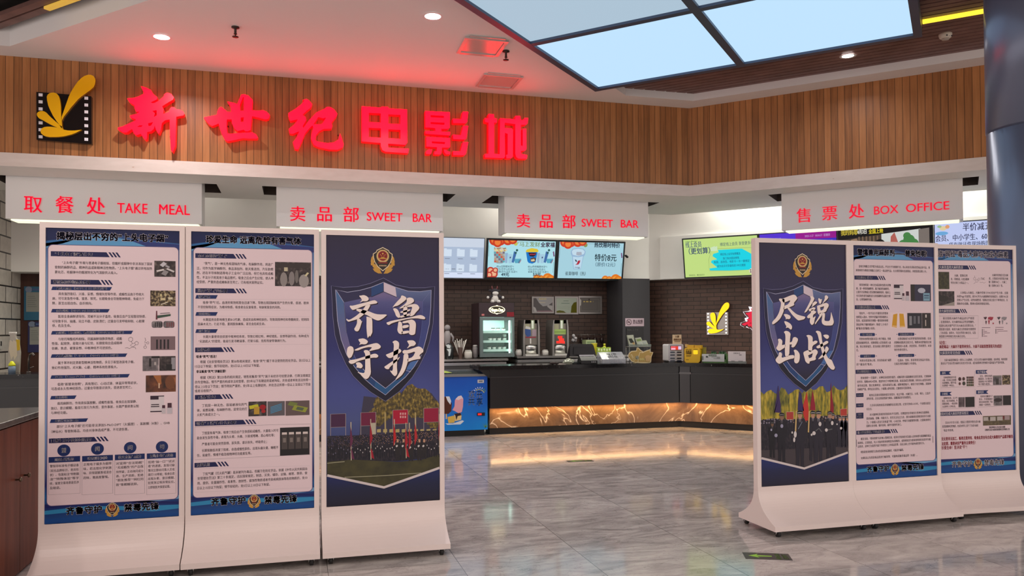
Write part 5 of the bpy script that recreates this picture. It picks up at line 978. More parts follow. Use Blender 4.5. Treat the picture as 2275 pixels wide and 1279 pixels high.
def scene3(m, p, x0, pw):
    K = lambda pts: clipv(p.pxs(pts, (700, 860), .3275), x0+.001, x0+pw-.001)
    rnd = random.Random(3)
    m.poly(p, K([(330,60),(420,70),(520,90),(560,60),(600,20),(700,5),(790,40),(853,110),(853,330),(300,330),(310,200)]), .0004, C(58, 54, 72))
    for cx, cy, a, b in ((470, 140, 70, 90), (690, 100, 120, 110), (800, 180, 60, 100), (420, 200, 60, 70), (560, 120, 50, 90)):
        m.poly(p, K([(cx+a*(1+.16*rnd.uniform(-1, 1))*math.cos(t_*.2618), cy+b*(1+.16*rnd.uniform(-1, 1))*math.sin(t_*.2618)) for t_ in range(24)]), .0006+.00005*cx/800, TR_G)
    for x in (475, 680): m.line(p, K([(x, 170), (x+2, 320)]), .01, .0008, C(170, 150, 96))
    for x0_, y0_, x1_, y1_, c in ((105,182,208,272,C(66,32,64)),(310,172,412,262,C(104,26,58)),(527,155,630,250,C(164,14,48)),(737,143,838,238,C(140,20,54))):
        m.poly(p, K([(x0_,y0_),(x1_,y0_-4),(x1_,y1_-4),(x0_,y1_)]), .001, c); m.line(p, K([(x0_,y1_+60),(x0_,y0_),(x1_,y0_-4),(x1_,y1_+60)]), .004, .0012, C(150, 138, 140)); m.line(p, K([(x0_, y1_), (x1_, y1_-4)]), .003, .0012, C(140, 128, 130))
    for k in range(3):
        for j in range(2): m.poly(p, K([(575+k*16, 172+j*22), (585+k*16, 171+j*22), (585+k*16, 186+j*22), (575+k*16, 187+j*22)]), .0013, C(206, 150, 150))
    m.poly(p, K([(374,242),(410,240),(410,320),(376,320)]), .0013, C(176, 168, 146))
    for k in range(10): x = 420+k*42; m.poly(p, K([(x, 285), (x+26, 282), (x+26, 305), (x, 306)]), .0009, C(172, 154, 100))
    m.poly(p, K([(82,330),(300,325),(450,318),(560,312),(640,300),(853,290),(853,470),(560,500),(300,500),(82,508)]), .0014, CROWD)
    m.poly(p, K([(82,505),(250,490),(560,505),(720,490),(853,455),(853,545),(467,678),(82,597)]), .0016, GRASS)
    for r_ in range(9):
        for k in range(52):
            x = 86+k*14.8+rnd.uniform(-4, 4)+(r_ % 2)*7; fx = (x-82)/771; y = 338-40*fx+r_*(8.5-1.5*fx)+rnd.uniform(-2, 2)
            if y > 420: continue
            dim = .55+.45*min(1, fx*1.6)
            m.poly(p, K([(x-4.5,y),(x-3,y-5),(x+3,y-5.5),(x+4.5,y-1)]), .0018+r_*.00002, CAP if rnd.random() < .6 else C(58, 54, 84))
            if rnd.random() < .55: m.poly(p, K([(x-3,y),(x+3,y-.5),(x+2,y+5),(x-2,y+5)]), .0018+r_*.00002, C(int(150*dim), int(116*dim), int(98*dim)))
    for k in range(46):
        x = 90+k*16.6+rnd.uniform(-4, 4); y = 440-40*(x-82)/771+rnd.uniform(-30, 12); m.poly(p, K([(x,y),(x+4,y),(x+4,y+9),(x,y+8)]), .0022, GLOVE if x > 260 else C(120, 116, 140))
    for k in range(48):
        x = 88+k*16+rnd.uniform(-3, 3); m.line(p, K([(x, 400), (x+1, 485-14*(x-82)/771)]), .005, .002, C(20, 18, 26))
    for x, yb_ in ((560, 496), (600, 492), (650, 500), (708, 496), (740, 486)):
        y = 375 if x != 650 else 385
        m.poly(p, K([(x-17,y),(x+17,y),(x+14,yb_),(x+3,yb_),(x,440),(x-3,yb_),(x-14,yb_)]), .0024, C(36, 32, 34)); m.poly(p, K([(x-7,y-26),(x+7,y-26),(x+6,y-2),(x-6,y-2)]), .0025, SKIN); m.poly(p, K([(x-9,y-24),(x-6,y-34),(x+6,y-34),(x+9,y-24)]), .0026, CAP); m.poly(p, K([(x-14,y+22),(x-4,y+14),(x+2,y+22),(x-8,y+32)]), .0026, GLOVE)
    for x, y0_, y1_, c in ((243,235,495,C(96,40,70)),(377,215,490,FLAG),(537,215,390,C(178,30,34)),(616,240,480,C(160,24,40)),(640,240,360,FLAG),(680,210,350,C(170,40,44)),(843,180,450,FLAG)):
        m.line(p, K([(x, y0_), (x+2, y1_)]), .006, .0027, C(190, 176, 150)); m.poly(p, K([(x-3,y0_+30),(x+7,y0_+80),(x+14,y0_+130),(x-5,y0_+185),(x-6,y0_+100)]), .0028, c)
        if y1_ > 440: m.poly(p, K([(x, y1_-80), (x+12, y1_-60), (x+24, y1_-4), (x+4, y1_-14)]), .0028, c)
    for q in ([(82,515),(200,503)], [(200,610),(480,598),(720,580)]): m.line(p, K(q), .005, .002, C(150, 146, 120))
    m.poly(p, K([(82,597),(467,678),(853,545),(853,762),(83,812)]), .003, gradient('poster_foot', [(0, (28, 24, 40)), (.45, (28, 32, 62)), (.8, (30, 38, 92)), (1, (30, 30, 72))], 2, ZP, ZP+.28, .2))
    m.line(p, K([(82,597),(467,678),(853,545)]), .017, .0034, C(206, 194, 192))
def scene4(m, p, x0, pw):
    K = lambda pts: clipv(p.pxs(pts, (1685, 850), .1486), x0+.001, x0+pw-.001)
    rnd = random.Random(5)
    top = [(30, 150)]+[(30+k*52, 120+40*math.sin(k*1.7)+rnd.uniform(-25, 25)-(30 if k > 12 else 0)) for k in range(26)]+[(1340, 90), (1340, 560), (30, 600)]
    m.poly(p, K(top), .0006, TR_Y)
    m.poly(p, K([(30,560),(200,530),(400,545),(560,540),(900,500),(1340,470),(1340,940),(1150,960),(30,1010)]), .0012, CROWD)
    m.poly(p, K([(30,960),(400,920),(700,900),(1340,900),(1340,1040),(680,1279),(40,1125)]), .0011, C(66, 58, 62))
    for r_ in range(3):
        for k in range(34):
            x = 40+k*40+rnd.uniform(-8, 8); y = 560-70*x/1340+r_*26; m.poly(p, K([(x-12,y),(x-8,y-14),(x+8,y-14),(x+12,y)]), .0016+.0001*r_, CAP if rnd.random() < .6 else C(150, 140, 150)); m.poly(p, K([(x-8,y),(x+8,y),(x+6,y+14),(x-6,y+14)]), .0016+.0001*r_, C(150, 120, 106) if x > 500 else C(70, 60, 84))
    for pts, c in (([(415,435),(522,433),(522,548),(418,550)],C(166,62,52)),([(1222,392),(1320,384),(1320,490),(1224,492)],C(176,60,50))):
        m.poly(p, K(pts), .002, c); m.line(p, K(pts), .004, .0021, C(190, 160, 140), True)
    for pts, c in (([(292,40),(300,60),(312,180),(330,330),(335,450),(230,440),(225,500),(250,330)],C(58,40,88)),([(605,130),(640,150),(655,290),(680,420),(600,430),(585,400),(590,280)],C(50,40,92)),([(722,130),(738,300),(752,450),(748,560),(700,570),(670,480),(660,360),(690,250)],C(190,52,44)),([(805,110),(825,200),(845,330),(850,410),(770,410),(780,300)],C(142,28,48)),([(1082,-10),(1100,200),(1125,380),(1118,450),(1070,430),(1075,200)],C(136,24,42))):
        m.poly(p, K(pts), .0022, c)
    for x in (562, 755): m.line(p, K([(x+2, 420), (x-12, 740)]), .012, .0034, C(196, 166, 110))
    def soldier(x, y, s, dim=1.0, z=.0026, sk=True):
        c = lambda r, g, b: C(int(r*dim), int(g*dim), int(b*dim)); P = lambda pts: K([(x+a*s, y+b*s) for a, b in pts])
        m.poly(p, P([(-70,95),(-25,78),(25,78),(70,95),(84,210),(72,330),(58,340),(52,620),(58,745),(14,745),(4,420),(-12,745),(-54,720),(-50,600),(-62,340),(-86,250)]), z, c(38, 34, 46))
        m.poly(p, P([(-14,66),(14,66),(12,110),(0,150),(-12,110)]), z+.0001, c(150, 142, 150)); m.poly(p, P([(-5,84),(5,84),(6,150),(0,160),(-6,150)]), z+.0002, c(24, 22, 36))
        m.poly(p, P([(-27,10),(27,10),(29,40),(20,68),(0,78),(-20,68),(-29,40)]), z+.0003, c(190, 144, 116)); m.poly(p, P([(-44,0),(-30,-26),(0,-36),(30,-26),(44,0),(38,12),(-38,12)]), z+.0004, c(30, 28, 42)); m.poly(p, P([(-34,4),(34,4),(30,16),(-30,16)]), z+.0005, c(14, 14, 20)); m.line(p, P([(-36,0),(0,-6),(36,0)]), .004*s, z+.0006, c(206, 200, 190))
        for e in (-11, 11): m.poly(p, P([(e-5,30),(e+5,30),(e+5,34),(e-5,34)]), z+.0005, c(60, 40, 36))
        m.poly(p, P([(-6,54),(6,54),(5,57),(-5,57)]), z+.0005, c(140, 90, 80))
    soldier(345, 480, 1.0, .72); soldier(205, 600, .7, .6, .0025); soldier(618, 450, 1.12, .95, .003); soldier(812, 450, .98, .95, .0027); soldier(896, 452, 1.05, 1.0, .0031); soldier(1065, 455, .95, .9, .0028); soldier(1110, 480, .8, .9, .0026)
    for k in range(3): soldier(1215+k*55, 520, .6, 1.1, .0024)
    for x, y, w, h in ((345,645,22,30),(258,785,24,28),(188,702,14,18),(545,770,22,50),(530,850,16,36),(915,615,22,34),(825,752,26,30),(790,775,14,18),(1098,600,20,32),(1010,705,22,26),(1230,678,18,20),(1170,618,10,14),(500,742,12,18)):
        m.poly(p, K([(x+w*math.cos(i*.628), y+h*math.sin(i*.628)) for i in range(10)]), .0042, GLOVE if x > 400 else C(150, 148, 170))
    m.line(p, K([(850,720),(900,680),(940,730)]), .008, .0041, C(96, 96, 98)); m.line(p, K([(590,690),(650,580)]), .004, .0041, C(130, 140, 160)); m.line(p, K([(1020,705),(1100,690)]), .008, .0041, C(90, 90, 92))
    m.poly(p, K([(40,1125),(680,1279),(1330,1040),(1342,1460),(46,1560)]), .0045, gradient('poster_foot_b', [(0, (32, 28, 46)), (.45, (32, 36, 72)), (.8, (36, 46, 106)), (1, (36, 34, 84))], 2, ZP, ZP+.28, .2))
    m.line(p, K([(40,1125),(680,1279),(1330,1040)]), .017, .0048, C(206, 194, 192))
stand(PA(5.658), -1.5530, .8, 'white display stand with e-cigarette poster, leftmost beside the red-brown cabinet', art1)
stand(PA(5.652), -.6798, .8, 'white display stand with dense blue-headed laughing gas poster between two other stands', art2)
stand(PA(5.649), .2026, .8, 'white display stand with navy shield poster beside the blue chest freezer', lambda t, pl, x, w: shield_art(t, pl, x, w, (CAL3, CAL3B), scene3, 'a'))
stand(PA(5.396), 3.4811, .8, 'white display stand with navy shield poster of marching officers carrying flags', lambda t, pl, x, w: shield_art(t, pl, x, w, (CAL4, CAL4B), scene4, 'b'))
stand(PA(5.400), 4.3506, .8, 'white display stand with dense text poster right of the marching officers poster', art5)
q6 = Plane((5.990, 5.412, 0), (math.cos(math.radians(4)), -math.sin(math.radians(4)), 0), (0, 0, 1))
stand(q6, -.8, .8, 'white display stand with red warning lines and maps, set back beside the column', art6, fw=.03, trim=.06)

# ------------------------------------------------------------------ service counters
M_TOP = mat_noise('counter_granite', [(.3, (16, 15, 16)), (.72, (26, 25, 26)), (.76, (150, 146, 140))], 26.0, .12, 2.0); M_FRONT = M('counter_front', (25, 24, 25), .3)
M_MARB = mat_marble('amber_marble', (84, 62, 44), (120, 92, 66), (146, 116, 86), (236, 216, 190), 1.0)
M_LED = M('amber_led', (255, 190, 110), .5, emit=6.0, emit_rgb=(255, 176, 92))
CT = 1.04
def cl(d): y = 11.35+d; c = 17.23+d/S2*1.0; return y, c, c-y
def cprism(mb, d0, d1, z0, z1, m, xl, xr=12.5, dl=0.0):
    # counter section: from d0 (front) to d1 (back), mitred at the corner
    y0, c0, x0 = cl(d0); y1, c1, x1 = cl(d1)
    if xr <= x0: pts = [(xl, y0), (xr, y0), (xr, y1), (xl-dl, y1)]
    else: pts = [(xl, y0), (x0, y0), (xr, c0-xr), (xr+.3, c1-xr-.3), (x1, y1), (xl-dl, y1)]
    mb.prism(UP, pts, z0, z1, m)
def counter(xl, xr, label, corner=True):
    t = thing('service_counter', ((xl+min(xr, 5.9))/2, 11.6, 0), label, 'counter', 'black service counters')
    a = MB(); cprism(a, 0, .62, CT-.055, CT, M_TOP, xl, xr); a.build('worktop', t, bevel=.006)
    xb = xl+.19 if corner else xl
    a = MB(); cprism(a, .06, .5, .405, CT-.055, M_FRONT, xb, xr)
    a.build('front_panel', t)
    if corner: a = MB(); a.prism(Plane((0, 0, 0), (1, 0, 0), (0, 0, 1)), [(xl+.02, CT-.055), (xb, CT-.055), (xb, CT-.19)], -11.9, -11.42, M_FRONT); a.build('end_bracket', t)
    a = MB(); cprism(a, .045, .06, .86, .875, M('front_groove', (48, 47, 48), .3), xb, xr); a.build('front_moulding', t)
    a = MB(); cprism(a, .15, .45, .10, .405, M_MARB, xb+.01, xr); a.build('marble_skirting', t)
    a = MB(); cprism(a, .19, .45, .0, .10, M_BLACKM, xb+.02, xr); a.build('toe_kick', t)
    a = MB(); cprism(a, .085, .125, .4042, .4049, M_LED, xb+.02, xr); a.build('led_strip', t)
    return t
t = counter(2.60, 12.5, 'long black counter with glowing amber marble skirting, bending at a corner behind the stands')
y0, c0, x0 = cl(.055); pbc = PB(c0); uc = (x0-c0/2)/S2
a = MB(); a.slab(pbc, uc+.005, uc+.17, .41, CT-.06, 0, .012, M('corner_steel', (66, 65, 66), .22, .6)); a.slab(pbc, uc+.0, uc+.19, .86, .89, .0, .018, M('corner_steel2', (96, 95, 95), .25, .6)); a.build('corner_post', t)
lamp('counter_led', 'AREA', (4.35, 11.44, .398), LED_E*3.1, (1, .62, .28), 3.1, 175, (0, 0, 0), .03)
q = PB(17.23+.09/S2).p(uc+2.2, .398); lamp('counter_led', 'AREA', q, LED_E*4.2, (1, .62, .28), 4.2, 175, (0, 0, -math.pi/4), .03)
counter(-4.3, 1.15, 'black service counter along the white tiled wall at the far left', False)
# steel back counter in two runs
def back_counter(x0, x1, zt, label):
    t = thing('back_counter', ((x0+x1)/2, 13.6, 0), label, 'back counter', 'stainless back counters')
    a = MB(); a.box(x0, x1, 13.15, 14.42, zt-.035, zt, M_STEEL); a.build('worktop', t, bevel=.006)
    a = MB(); a.box(x0+.02, x1-.02, 13.2, 14.4, zt-.11, zt-.06, M('steel_light', (214, 214, 212), .3, .9)); a.build('apron', t)
    a = MB(); a.box(x0+.03, x1-.03, 13.28, 14.4, .12, zt-.11, M('steel_dull', (120, 118, 116), .4, .8)); a.build('cabinet_body', t)
    a = MB(); a.box(x0+.06, x1-.06, 13.34, 14.36, 0, .12, M_BLACKM); a.build('plinth', t)
bt = 1.567-.0370*13.15
ux = lambda x, Y, y=770: PA(Y).px(x, y)[0]
vz = lambda x, y, Y: PA(Y).px(x, y)[1]
back_counter(-2.0, ux(1129, 13.15), bt, 'stainless steel back counter under the glass display freezer')
back_counter(ux(1143, 13.15)+.05, 5.86, bt+.035, 'stainless steel back counter carrying the two juice dispensers')
# ------------------------------------------------------------------ chest freezer
M_BLUE = gradient('freezer_blue', [(0, (16, 140, 226)), (.45, (20, 104, 206)), (1, (24, 80, 184))], 2, .1, .95, .3)
fx0, fx1, fy0, fy1 = 1.30, 2.76, 11.46, 11.95; zf = .885
t = thing('chest_freezer', ((fx0+fx1)/2, 11.7, 0), 'blue ice cream chest freezer with sloping glass top between stand and counter', 'freezer')
pf1 = PA(fy0)
a = MB(); a.box(fx0, fx1, fy0, fy1, .09, zf, M_BLUE); a.build('body', t, bevel=.012)
a = MB(); a.box(fx0+.04, fx1-.04, fy0+.05, fy1-.05, 0, .09, M_BLACKM); a.build('base', t)
GL = M('freezer_glass', (70, 84, 84), .06, spec=.6, alpha=.55)
side = Plane((0, 0, 0), (0, 1, 0), (0, 0, 1))
a = MB(); a.prism(side, [(fy0-.01, zf), (fy1+.0, zf), (fy1, zf+.075), (fy0+.3, zf+.075), (fy0-.01, zf+.03)], fx1-.03, fx1, M('freezer_rim', (128, 128, 126), .4)); a.prism(side, [(fy0-.01, zf), (fy1, zf), (fy1, zf+.075), (fy0+.3, zf+.075), (fy0-.01, zf+.03)], fx0, fx0+.03, M('freezer_rim', (128, 128, 126), .4))
a.box(fx0, fx1, fy0-.015, fy0+.05, zf, zf+.035, M('freezer_rim')); a.box(fx0, fx1, fy1-.05, fy1, zf+.05, zf+.08, M('freezer_rim')); a.build('lid_frame', t)
a = MB(); a.add([(fx0+.03, fy0+.02, zf+.035), (fx1-.03, fy0+.02, zf+.035), (fx1-.03, fy0+.3, zf+.07), (fx0+.03, fy0+.3, zf+.07), (fx0+.03, fy1-.02, zf+.073), (fx1-.03, fy1-.02, zf+.073)], [(0, 1, 2, 3), (3, 2, 5, 4)], GL); a.build('glass_lid', t)
PZ = lambda pts: pf1.pxs(pts, (970, 740), .2033)
WH = C(226, 232, 240); a = MB()
for st, x0_, x1_, yc in (('欢', 348, 420, 668), ('乐', 432, 500, 672), ('共', 345, 418, 748), ('享', 432, 505, 752)):
    p0, p1 = PZ([(x0_, yc), (x1_, yc)]); a.text(pf1, st, p0[0], p1[0], p0[1], .125, .002, WH, .006)
for k in range(7):
    t_ = math.radians(150-k*22); c_ = PZ([(468, 648)])[0]; a.line(pf1, [(c_[0]+.075*math.cos(t_), c_[1]+.06*math.sin(t_)), (c_[0]+.1*math.cos(t_), c_[1]+.085*math.sin(t_))], .01, .002, WH if k < 5 else C(120, 180, 60))
a.line(pf1, PZ([(430, 625), (465, 612), (500, 625), (520, 650)]), .008, .002, C(226, 220, 90)); a.build('lettering', t)
a = MB(); CH = C(84, 40, 26); PK = C(232, 168, 180)
a.poly(pf1, PZ([(40,720),(95,690),(140,700),(165,770),(160,850),(130,880),(60,880),(30,800)]), .002, CH); a.poly(pf1, PZ([(100,690),(140,690),(158,740),(150,780),(120,740)]), .0024, WH); a.rect(pf1, *[PZ([(98, 880)])[0][0], PZ([(112, 940)])[0][0]], PZ([(0, 940)])[0][1], PZ([(0, 880)])[0][1], .002, C(226, 190, 140))
a.poly(pf1, PZ([(200,730),(235,690),(262,680),(292,720),(288,800),(275,860),(240,875),(200,850),(172,840),(195,800)]), .002, PK); a.poly(pf1, PZ([(205,720),(235,688),(270,680),(292,715),(270,712),(240,730)]), .0024, C(238, 220, 224))
a.poly(pf1, PZ([(118,915),(185,900),(200,925),(195,975),(130,982)]), .0022, C(226, 188, 84)); a.poly(pf1, PZ([(190,890),(262,870),(272,900),(268,945),(200,960)]), .0022, C(236, 206, 140)); a.poly(pf1, PZ([(190,880),(260,868),(270,895),(230,905),(215,950),(205,900)]), .0026, C(50, 30, 30))
a.poly(pf1, PZ([(95,985),(180,985),(280,950),(300,960),(260,995),(120,1000)]), .0018, C(220, 230, 236)); a.build('ice_cream_picture', t)
a = MB()
for k in range(11):
    an = math.radians(30+k*12); c_ = PZ([(535, 1030)])[0]; l_ = .06+.02*(k % 3); a.poly(pf1, [(c_[0]-.003, c_[1]), (c_[0]+l_*math.cos(an), c_[1]+l_*math.sin(an)), (c_[0]+.003, c_[1])], .002, C(70, 140, 76) if k % 2 else C(110, 170, 90))
a.build('palm_picture', t)
a = MB(); q0, q1 = PZ([(447, 508), (517, 542)]); a.rect(pf1, q0[0], q1[0], q1[1], q0[1], .002, C(206, 206, 206)); a.rect(pf1, q0[0]+.02, q1[0]-.02, q1[1]+.014, q0[1]-.014, .0024, C(120, 124, 130)); a.build('price_tag', t)
a = MB(); q0, q1 = PZ([(440, 868), (525, 898)]); a.slab(pf1, q0[0], q1[0], q1[1], q0[1], 0, .012, M_BLACK); q2 = PZ([(490, 895)])[0]; a.rect(pf1, q0[0]+.012, q2[0], q1[1]+.008, q0[1]-.008, .0125, M('freezer_led', (200, 20, 20), .4, emit=.8, emit_rgb=(230, 40, 40))); a.build('thermostat', t)
a = MB(); q0, q1 = PZ([(92, 430), (180, 482)]); pl = Plane((0, fy0+.035, zf+.05), (1, 0, 0), (0, .28, .035)); a.poly(pl, [(q0[0], .02), (q1[0], .02), (q1[0]-.07, .2), (q0[0], .2)], .004, C(150, 168, 70)); a.build('lid_sticker', t)
# ------------------------------------------------------------------ glass door display freezer
X0, X1 = ux(1064.5, 13.3), ux(1142.5, 13.3); Z0, Z1 = bt, vz(1100, 672.5, 13.3); zh = vz(1100, 704, 13.3)
t = thing('display_freezer', ((X0+X1)/2, 13.6, bt), 'dark glass-door display freezer glowing mint green on the steel counter', 'freezer')
pz = PA(13.3); MAR = M('freezer_maroon', (46, 30, 36), .35); MF = M('freezer_door_grey', (98, 110, 110), .4)
a = MB(); a.box(X0, X1, 13.34, 13.36, zh, Z1, MAR); a.box(X0, X1, 13.36, 13.9, Z1-.03, Z1, MAR); a.box(X0, X0+.03, 13.36, 13.9, Z0+.03, Z1-.03, MAR); a.box(X1-.03, X1, 13.36, 13.9, Z0+.03, Z1-.03, MAR); a.box(X0, X1, 13.87, 13.9, Z0+.03, Z1-.03, M('freezer_liner', (200, 226, 220), .4)); a.box(X0, X1, 13.36, 13.9, Z0+.03, Z0+.06, M('freezer_liner')); a.build('cabinet', t)
a = MB(); a.slab(pz, X0, X1, zh, Z1, -.04, .0, MAR); a.build('header', t, bevel=.006)
lg = MB(); cx, cy = pz.px(970+902*.1485, 640+322*.1485); rw = (pz.px(970+1025*.1485, 690)[0]-pz.px(970+780*.1485, 690)[0])/2
GOLD = M('logo_glow', (255, 246, 210), .4, emit=1.1)
lg.ring(pz, cx, cy, rw, .014, .003, GOLD, 36, .46); lg.ell(pz, cx, cy, rw-.012, (rw-.012)*.46, .002, M('logo_dark', (44, 38, 24), .4), 30)
for s_ in (1, -1): lg.poly(pz, [(cx-.035, cy+s_*rw*.42), (cx, cy+s_*rw*.56), (cx+.035, cy+s_*rw*.42)], .003, GOLD)
lg.text(pz, 'Häagen-Dazs', cx-rw*.78, cx+rw*.78, cy, .085, .004, GOLD, .02); lg.build('illuminated_logo', t)
a = MB(); q0, q1 = pz.px(1126, 693), pz.px(1142, 703); a.rect(pz, q0[0], q1[0], q1[1], q0[1], .002, C(120, 24, 36)); q0, q1 = pz.px(1070, 697), pz.px(1076, 701); a.rect(pz, q0[0], q1[0], q1[1], q0[1], .002, C(190, 110, 110)); a.build('header_sticker', t)
g0, g1 = pz.px(1073, 711.5), pz.px(1137.5, 784)
a = MB(); a.frame(pz, X0+.015, X1, Z0+.02, zh-.005, .001, -.04, -.03, MF)
a.prism(pz, [(X0+.015, Z0+.025), (X1, Z0+.025), (X1, zh-.006), (X0+.015, zh-.006)], -.03, .012, MF, None, [[(g0[0], g1[1]), (g1[0], g1[1]), (g1[0], g0[1]), (g0[0], g0[1])]]); a.build('door_frame', t)
a = MB(); a.rect(pz, g0[0], g1[0], g1[1], g0[1], -.012, M('freezer_pane', (200, 240, 230), .03, alpha=.12)); a.build('door_glass', t)
for k, (x, y) in enumerate(((1078, 792.5), (1136, 791.5))):
    a = MB(); a.lathe((ux(x, 13.36), 13.42, Z0), [(.03, 0), (.03, .03)], M_BLACKM, 10); a.build('foot', t)
INSIDE = M('freezer_lamp', (230, 255, 245), .5, emit=3.0, emit_rgb=(205, 255, 236))
a = MB(); a.box(X1-.075, X1-.05, 13.37, 13.4, Z0+.09, zh-.06, INSIDE); a.build('inside_lamp', t)
lamp('freezer_light', 'AREA', ((X0+X1)/2, 13.44, zh-.05), FRZ_E, (.72, 1, .9), X1-X0-.12, 175, (math.radians(25), 0, 0), .06)
SH = []
for k, y in enumerate((736, 757, 776.5)):
    z = vz(1100, y, 13.5); SH.append(z); a = MB()
    a.box(X0+.03, X1-.03, 13.42, 13.86, z-.012, z, M('shelf_wire', (206, 236, 228), .4)); a.box(X0+.03, X1-.03, 13.405, 13.42, z-.03, z+.012, M('shelf_wire', (206, 236, 228), .4)); a.build('shelf', t)
CUPW = M('cup_white', (226, 234, 226), .5); CUPL = M('cup_lid', (60, 52, 44), .4)
def cup(x, y, z, lab):
    t = thing('ice_cream_cup', (x, y, z), lab, 'ice cream cup', 'ice cream cups in the display freezer')
    a = MB(); a.lathe((x, y, z), [(.028, 0), (.038, .05)], CUPW, 12); a.build('tub', t)
    a = MB(); a.lathe((x, y, z), [(.041, .05), (.041, .062), (.036, .066)], CUPL, 12); a.build('lid', t)
for sh, xs in ((0, (1096, 1107, 1119)), (1, (1089, 1098, 1109, 1121)), (2, (1087, 1098, 1110, 1120))):
    for i, x in enumerate(xs): cup(ux(x, 13.5), 13.5, SH[sh]+.0005, 'small white ice cream cup with dark lid on the %s of the glowing freezer' % ('top shelf', 'middle shelf', 'bottom shelf')[sh])
cup(ux(1121, 13.5), 13.5, SH[1]+.068, 'small white ice cream cup stacked on another at the right end of the middle shelf')
# ------------------------------------------------------------------ plush toy on the freezer
c = Vector(((ux(1099.5, 13.5)), 13.5, Z1)); PW = M('plush_white', (206, 200, 198), .9); PD = M('plush_dark', (44, 38, 46), .9)
t = thing('plush_toy', c, 'dark and white plush cow toy sitting on top of the display freezer', 'plush toy')
a = MB(); a.sphere(c+Vector((0, 0, .085)), .075, PW, sc=(.95, .9, 1.12)); a.build('body', t)
a = MB(); a.sphere(c+Vector((0, -.01, .2)), .07, PD, sc=(1.05, .95, .85)); a.sphere(c+Vector((0, -.06, .175)), .045, PW, sc=(1.25, .7, .8)); a.build('head', t)
for s_ in (-1, 1):
    a = MB(); a.tube([c+Vector((s_*.05, -.02, .13)), c+Vector((s_*.1, -.03, .105)), c+Vector((s_*.125, -.05, .1))], [.03, .026, .024], PD); a.sphere(c+Vector((s_*.135, -.055, .1)), .025, PW); a.build('arm', t)
    a = MB(); a.sphere(c+Vector((s_*.055, -.06, .03)), .035, PW, sc=(1, 1.3, .9)); a.build('foot', t)
    a = MB(); a.sphere(c+Vector((s_*.075, 0, .225)), .026, PD, sc=(1.4, .5, .8)); a.build('ear', t)
    a = MB(); a.tube([c+Vector((s_*.035, 0, .25)), c+Vector((s_*.05, 0, .285)), c+Vector((s_*.045, 0, .31))], [.014, .01, .004], M('plush_horn', (120, 60, 64), .8)); a.build('horn', t)
# ------------------------------------------------------------------ juice dispensers
def dispenser(px0, px1, label, lit):
    Y = 13.3; pl = PA(Y); x0, x1 = ux(px0, Y), ux(px1, Y); z0 = bt+.035; z1 = vz((px0+px1)/2, 709, Y); w = x1-x0; h = z1-z0; cx = (x0+x1)/2
    t = thing('juice_dispenser', (cx, Y+.25, z0), label, 'drink dispenser', 'juice dispensers on the back counter')
    sil = M('dispenser_silver', (150, 146, 142), .3, .7)
    for s_ in (-1, 1):
        pts = [(cx+s_*w*.5, z0), (cx+s_*w*.5, z0+h*.55), (cx+s_*w*.48, z0+h*.8), (cx+s_*w*.43, z1-.01), (cx+s_*w*.37, z1-.01), (cx+s_*w*.4, z0+h*.8), (cx+s_*w*.385, z0+h*.5), (cx+s_*w*.385, z0)]
        a = MB(); a.prism(pl, pts, -.4, .0, sil); a.build('side_rail', t)
    a = MB(); a.slab(pl, cx-w*.38, cx+w*.38, z0+.03, z1-.02, -.4, -.05, M('dispenser_body', (66, 62, 60), .4)); a.build('body', t)
    f = pl.at(-.04); a = MB()
    def R_(u0, u1, v0, v1, c, d=.002): a.rect(f, cx+(u0-.5)*w*.74, cx+(u1-.5)*w*.74, z0+h*(.3+v0*.68), z0+h*(.3+v1*.68), d, c)
    R_(0, 1, 0, 1, C(118, 110, 104, 25)); R_(0, 1, .86, 1, C(150, 104, 66)); R_(.1, .45, .88, .98, C(160, 64, 50)); R_(.5, .8, .6, 1, C(128, 138, 108), .0026); R_(.56, .72, .66, .98, C(214, 218, 206), .003); R_(0, .4, .62, .84, C(150, 146, 120), .0026)
    if lit:
        R_(0, 1, .42, .62, C(146, 170, 96), .0032); R_(.05, .95, .5, .53, C(106, 132, 66), .0036); R_(0, 1, .0, .4, C(90, 84, 80), .0028)
        rd = M('dispenser_red', (255, 40, 30), .4, emit=.9, emit_rgb=(255, 44, 34))
        for (u, v, s_) in ((.42, .3, .1), (.58, .3, .1), (.72, .2, .1), (.5, .2, .09), (.3, .1, .1), (.45, .1, .1), (.66, .1, .1), (.8, .09, .09)): R_(u-s_, u+s_, v-.045, v+.045, rd, .004+.0003*v*10)
    else:
        a.poly(f, [(cx-.37*w, z0+h*.74), (cx-.02*w, z0+h*.72), (cx+.0*w, z0+h*.56), (cx-.2*w, z0+h*.5), (cx-.37*w, z0+h*.62)], .003, C(52, 76, 130)); a.poly(f, [(cx-.3*w, z0+h*.82), (cx-.03*w, z0+h*.78), (cx-.02*w, z0+h*.72), (cx-.34*w, z0+h*.75)], .0034, C(190, 186, 184)); R_(.05, .9, .28, .33, C(140, 50, 66), .0034); R_(.42, .52, .05, .26, C(206, 200, 196), .0034); R_(.6, .95, .35, .62, C(150, 130, 140), .0032)
    a.build('front_picture', t)
    a = MB(); a.lathe((cx, Y-.0+.04, z0+.03), [(w*.36, 0), (w*.36, h*.2), (w*.3, h*.24)], M_STEEL, 20, k=.5); a.build('cup_tray', t)
    a = MB(); a.slab(pl, cx-w*.38, cx+w*.38, z0, z0+.03, -.38, .03, M('tray_light', (196, 190, 184), .4)); a.build('drip_tray', t)
dispenser(1162.5, 1199.5, 'silver juice dispenser with a blue cup picture beside the display freezer', False)
dispenser(1227.5, 1264, 'silver juice dispenser with glowing red symbols beside the dark till monitor', True)
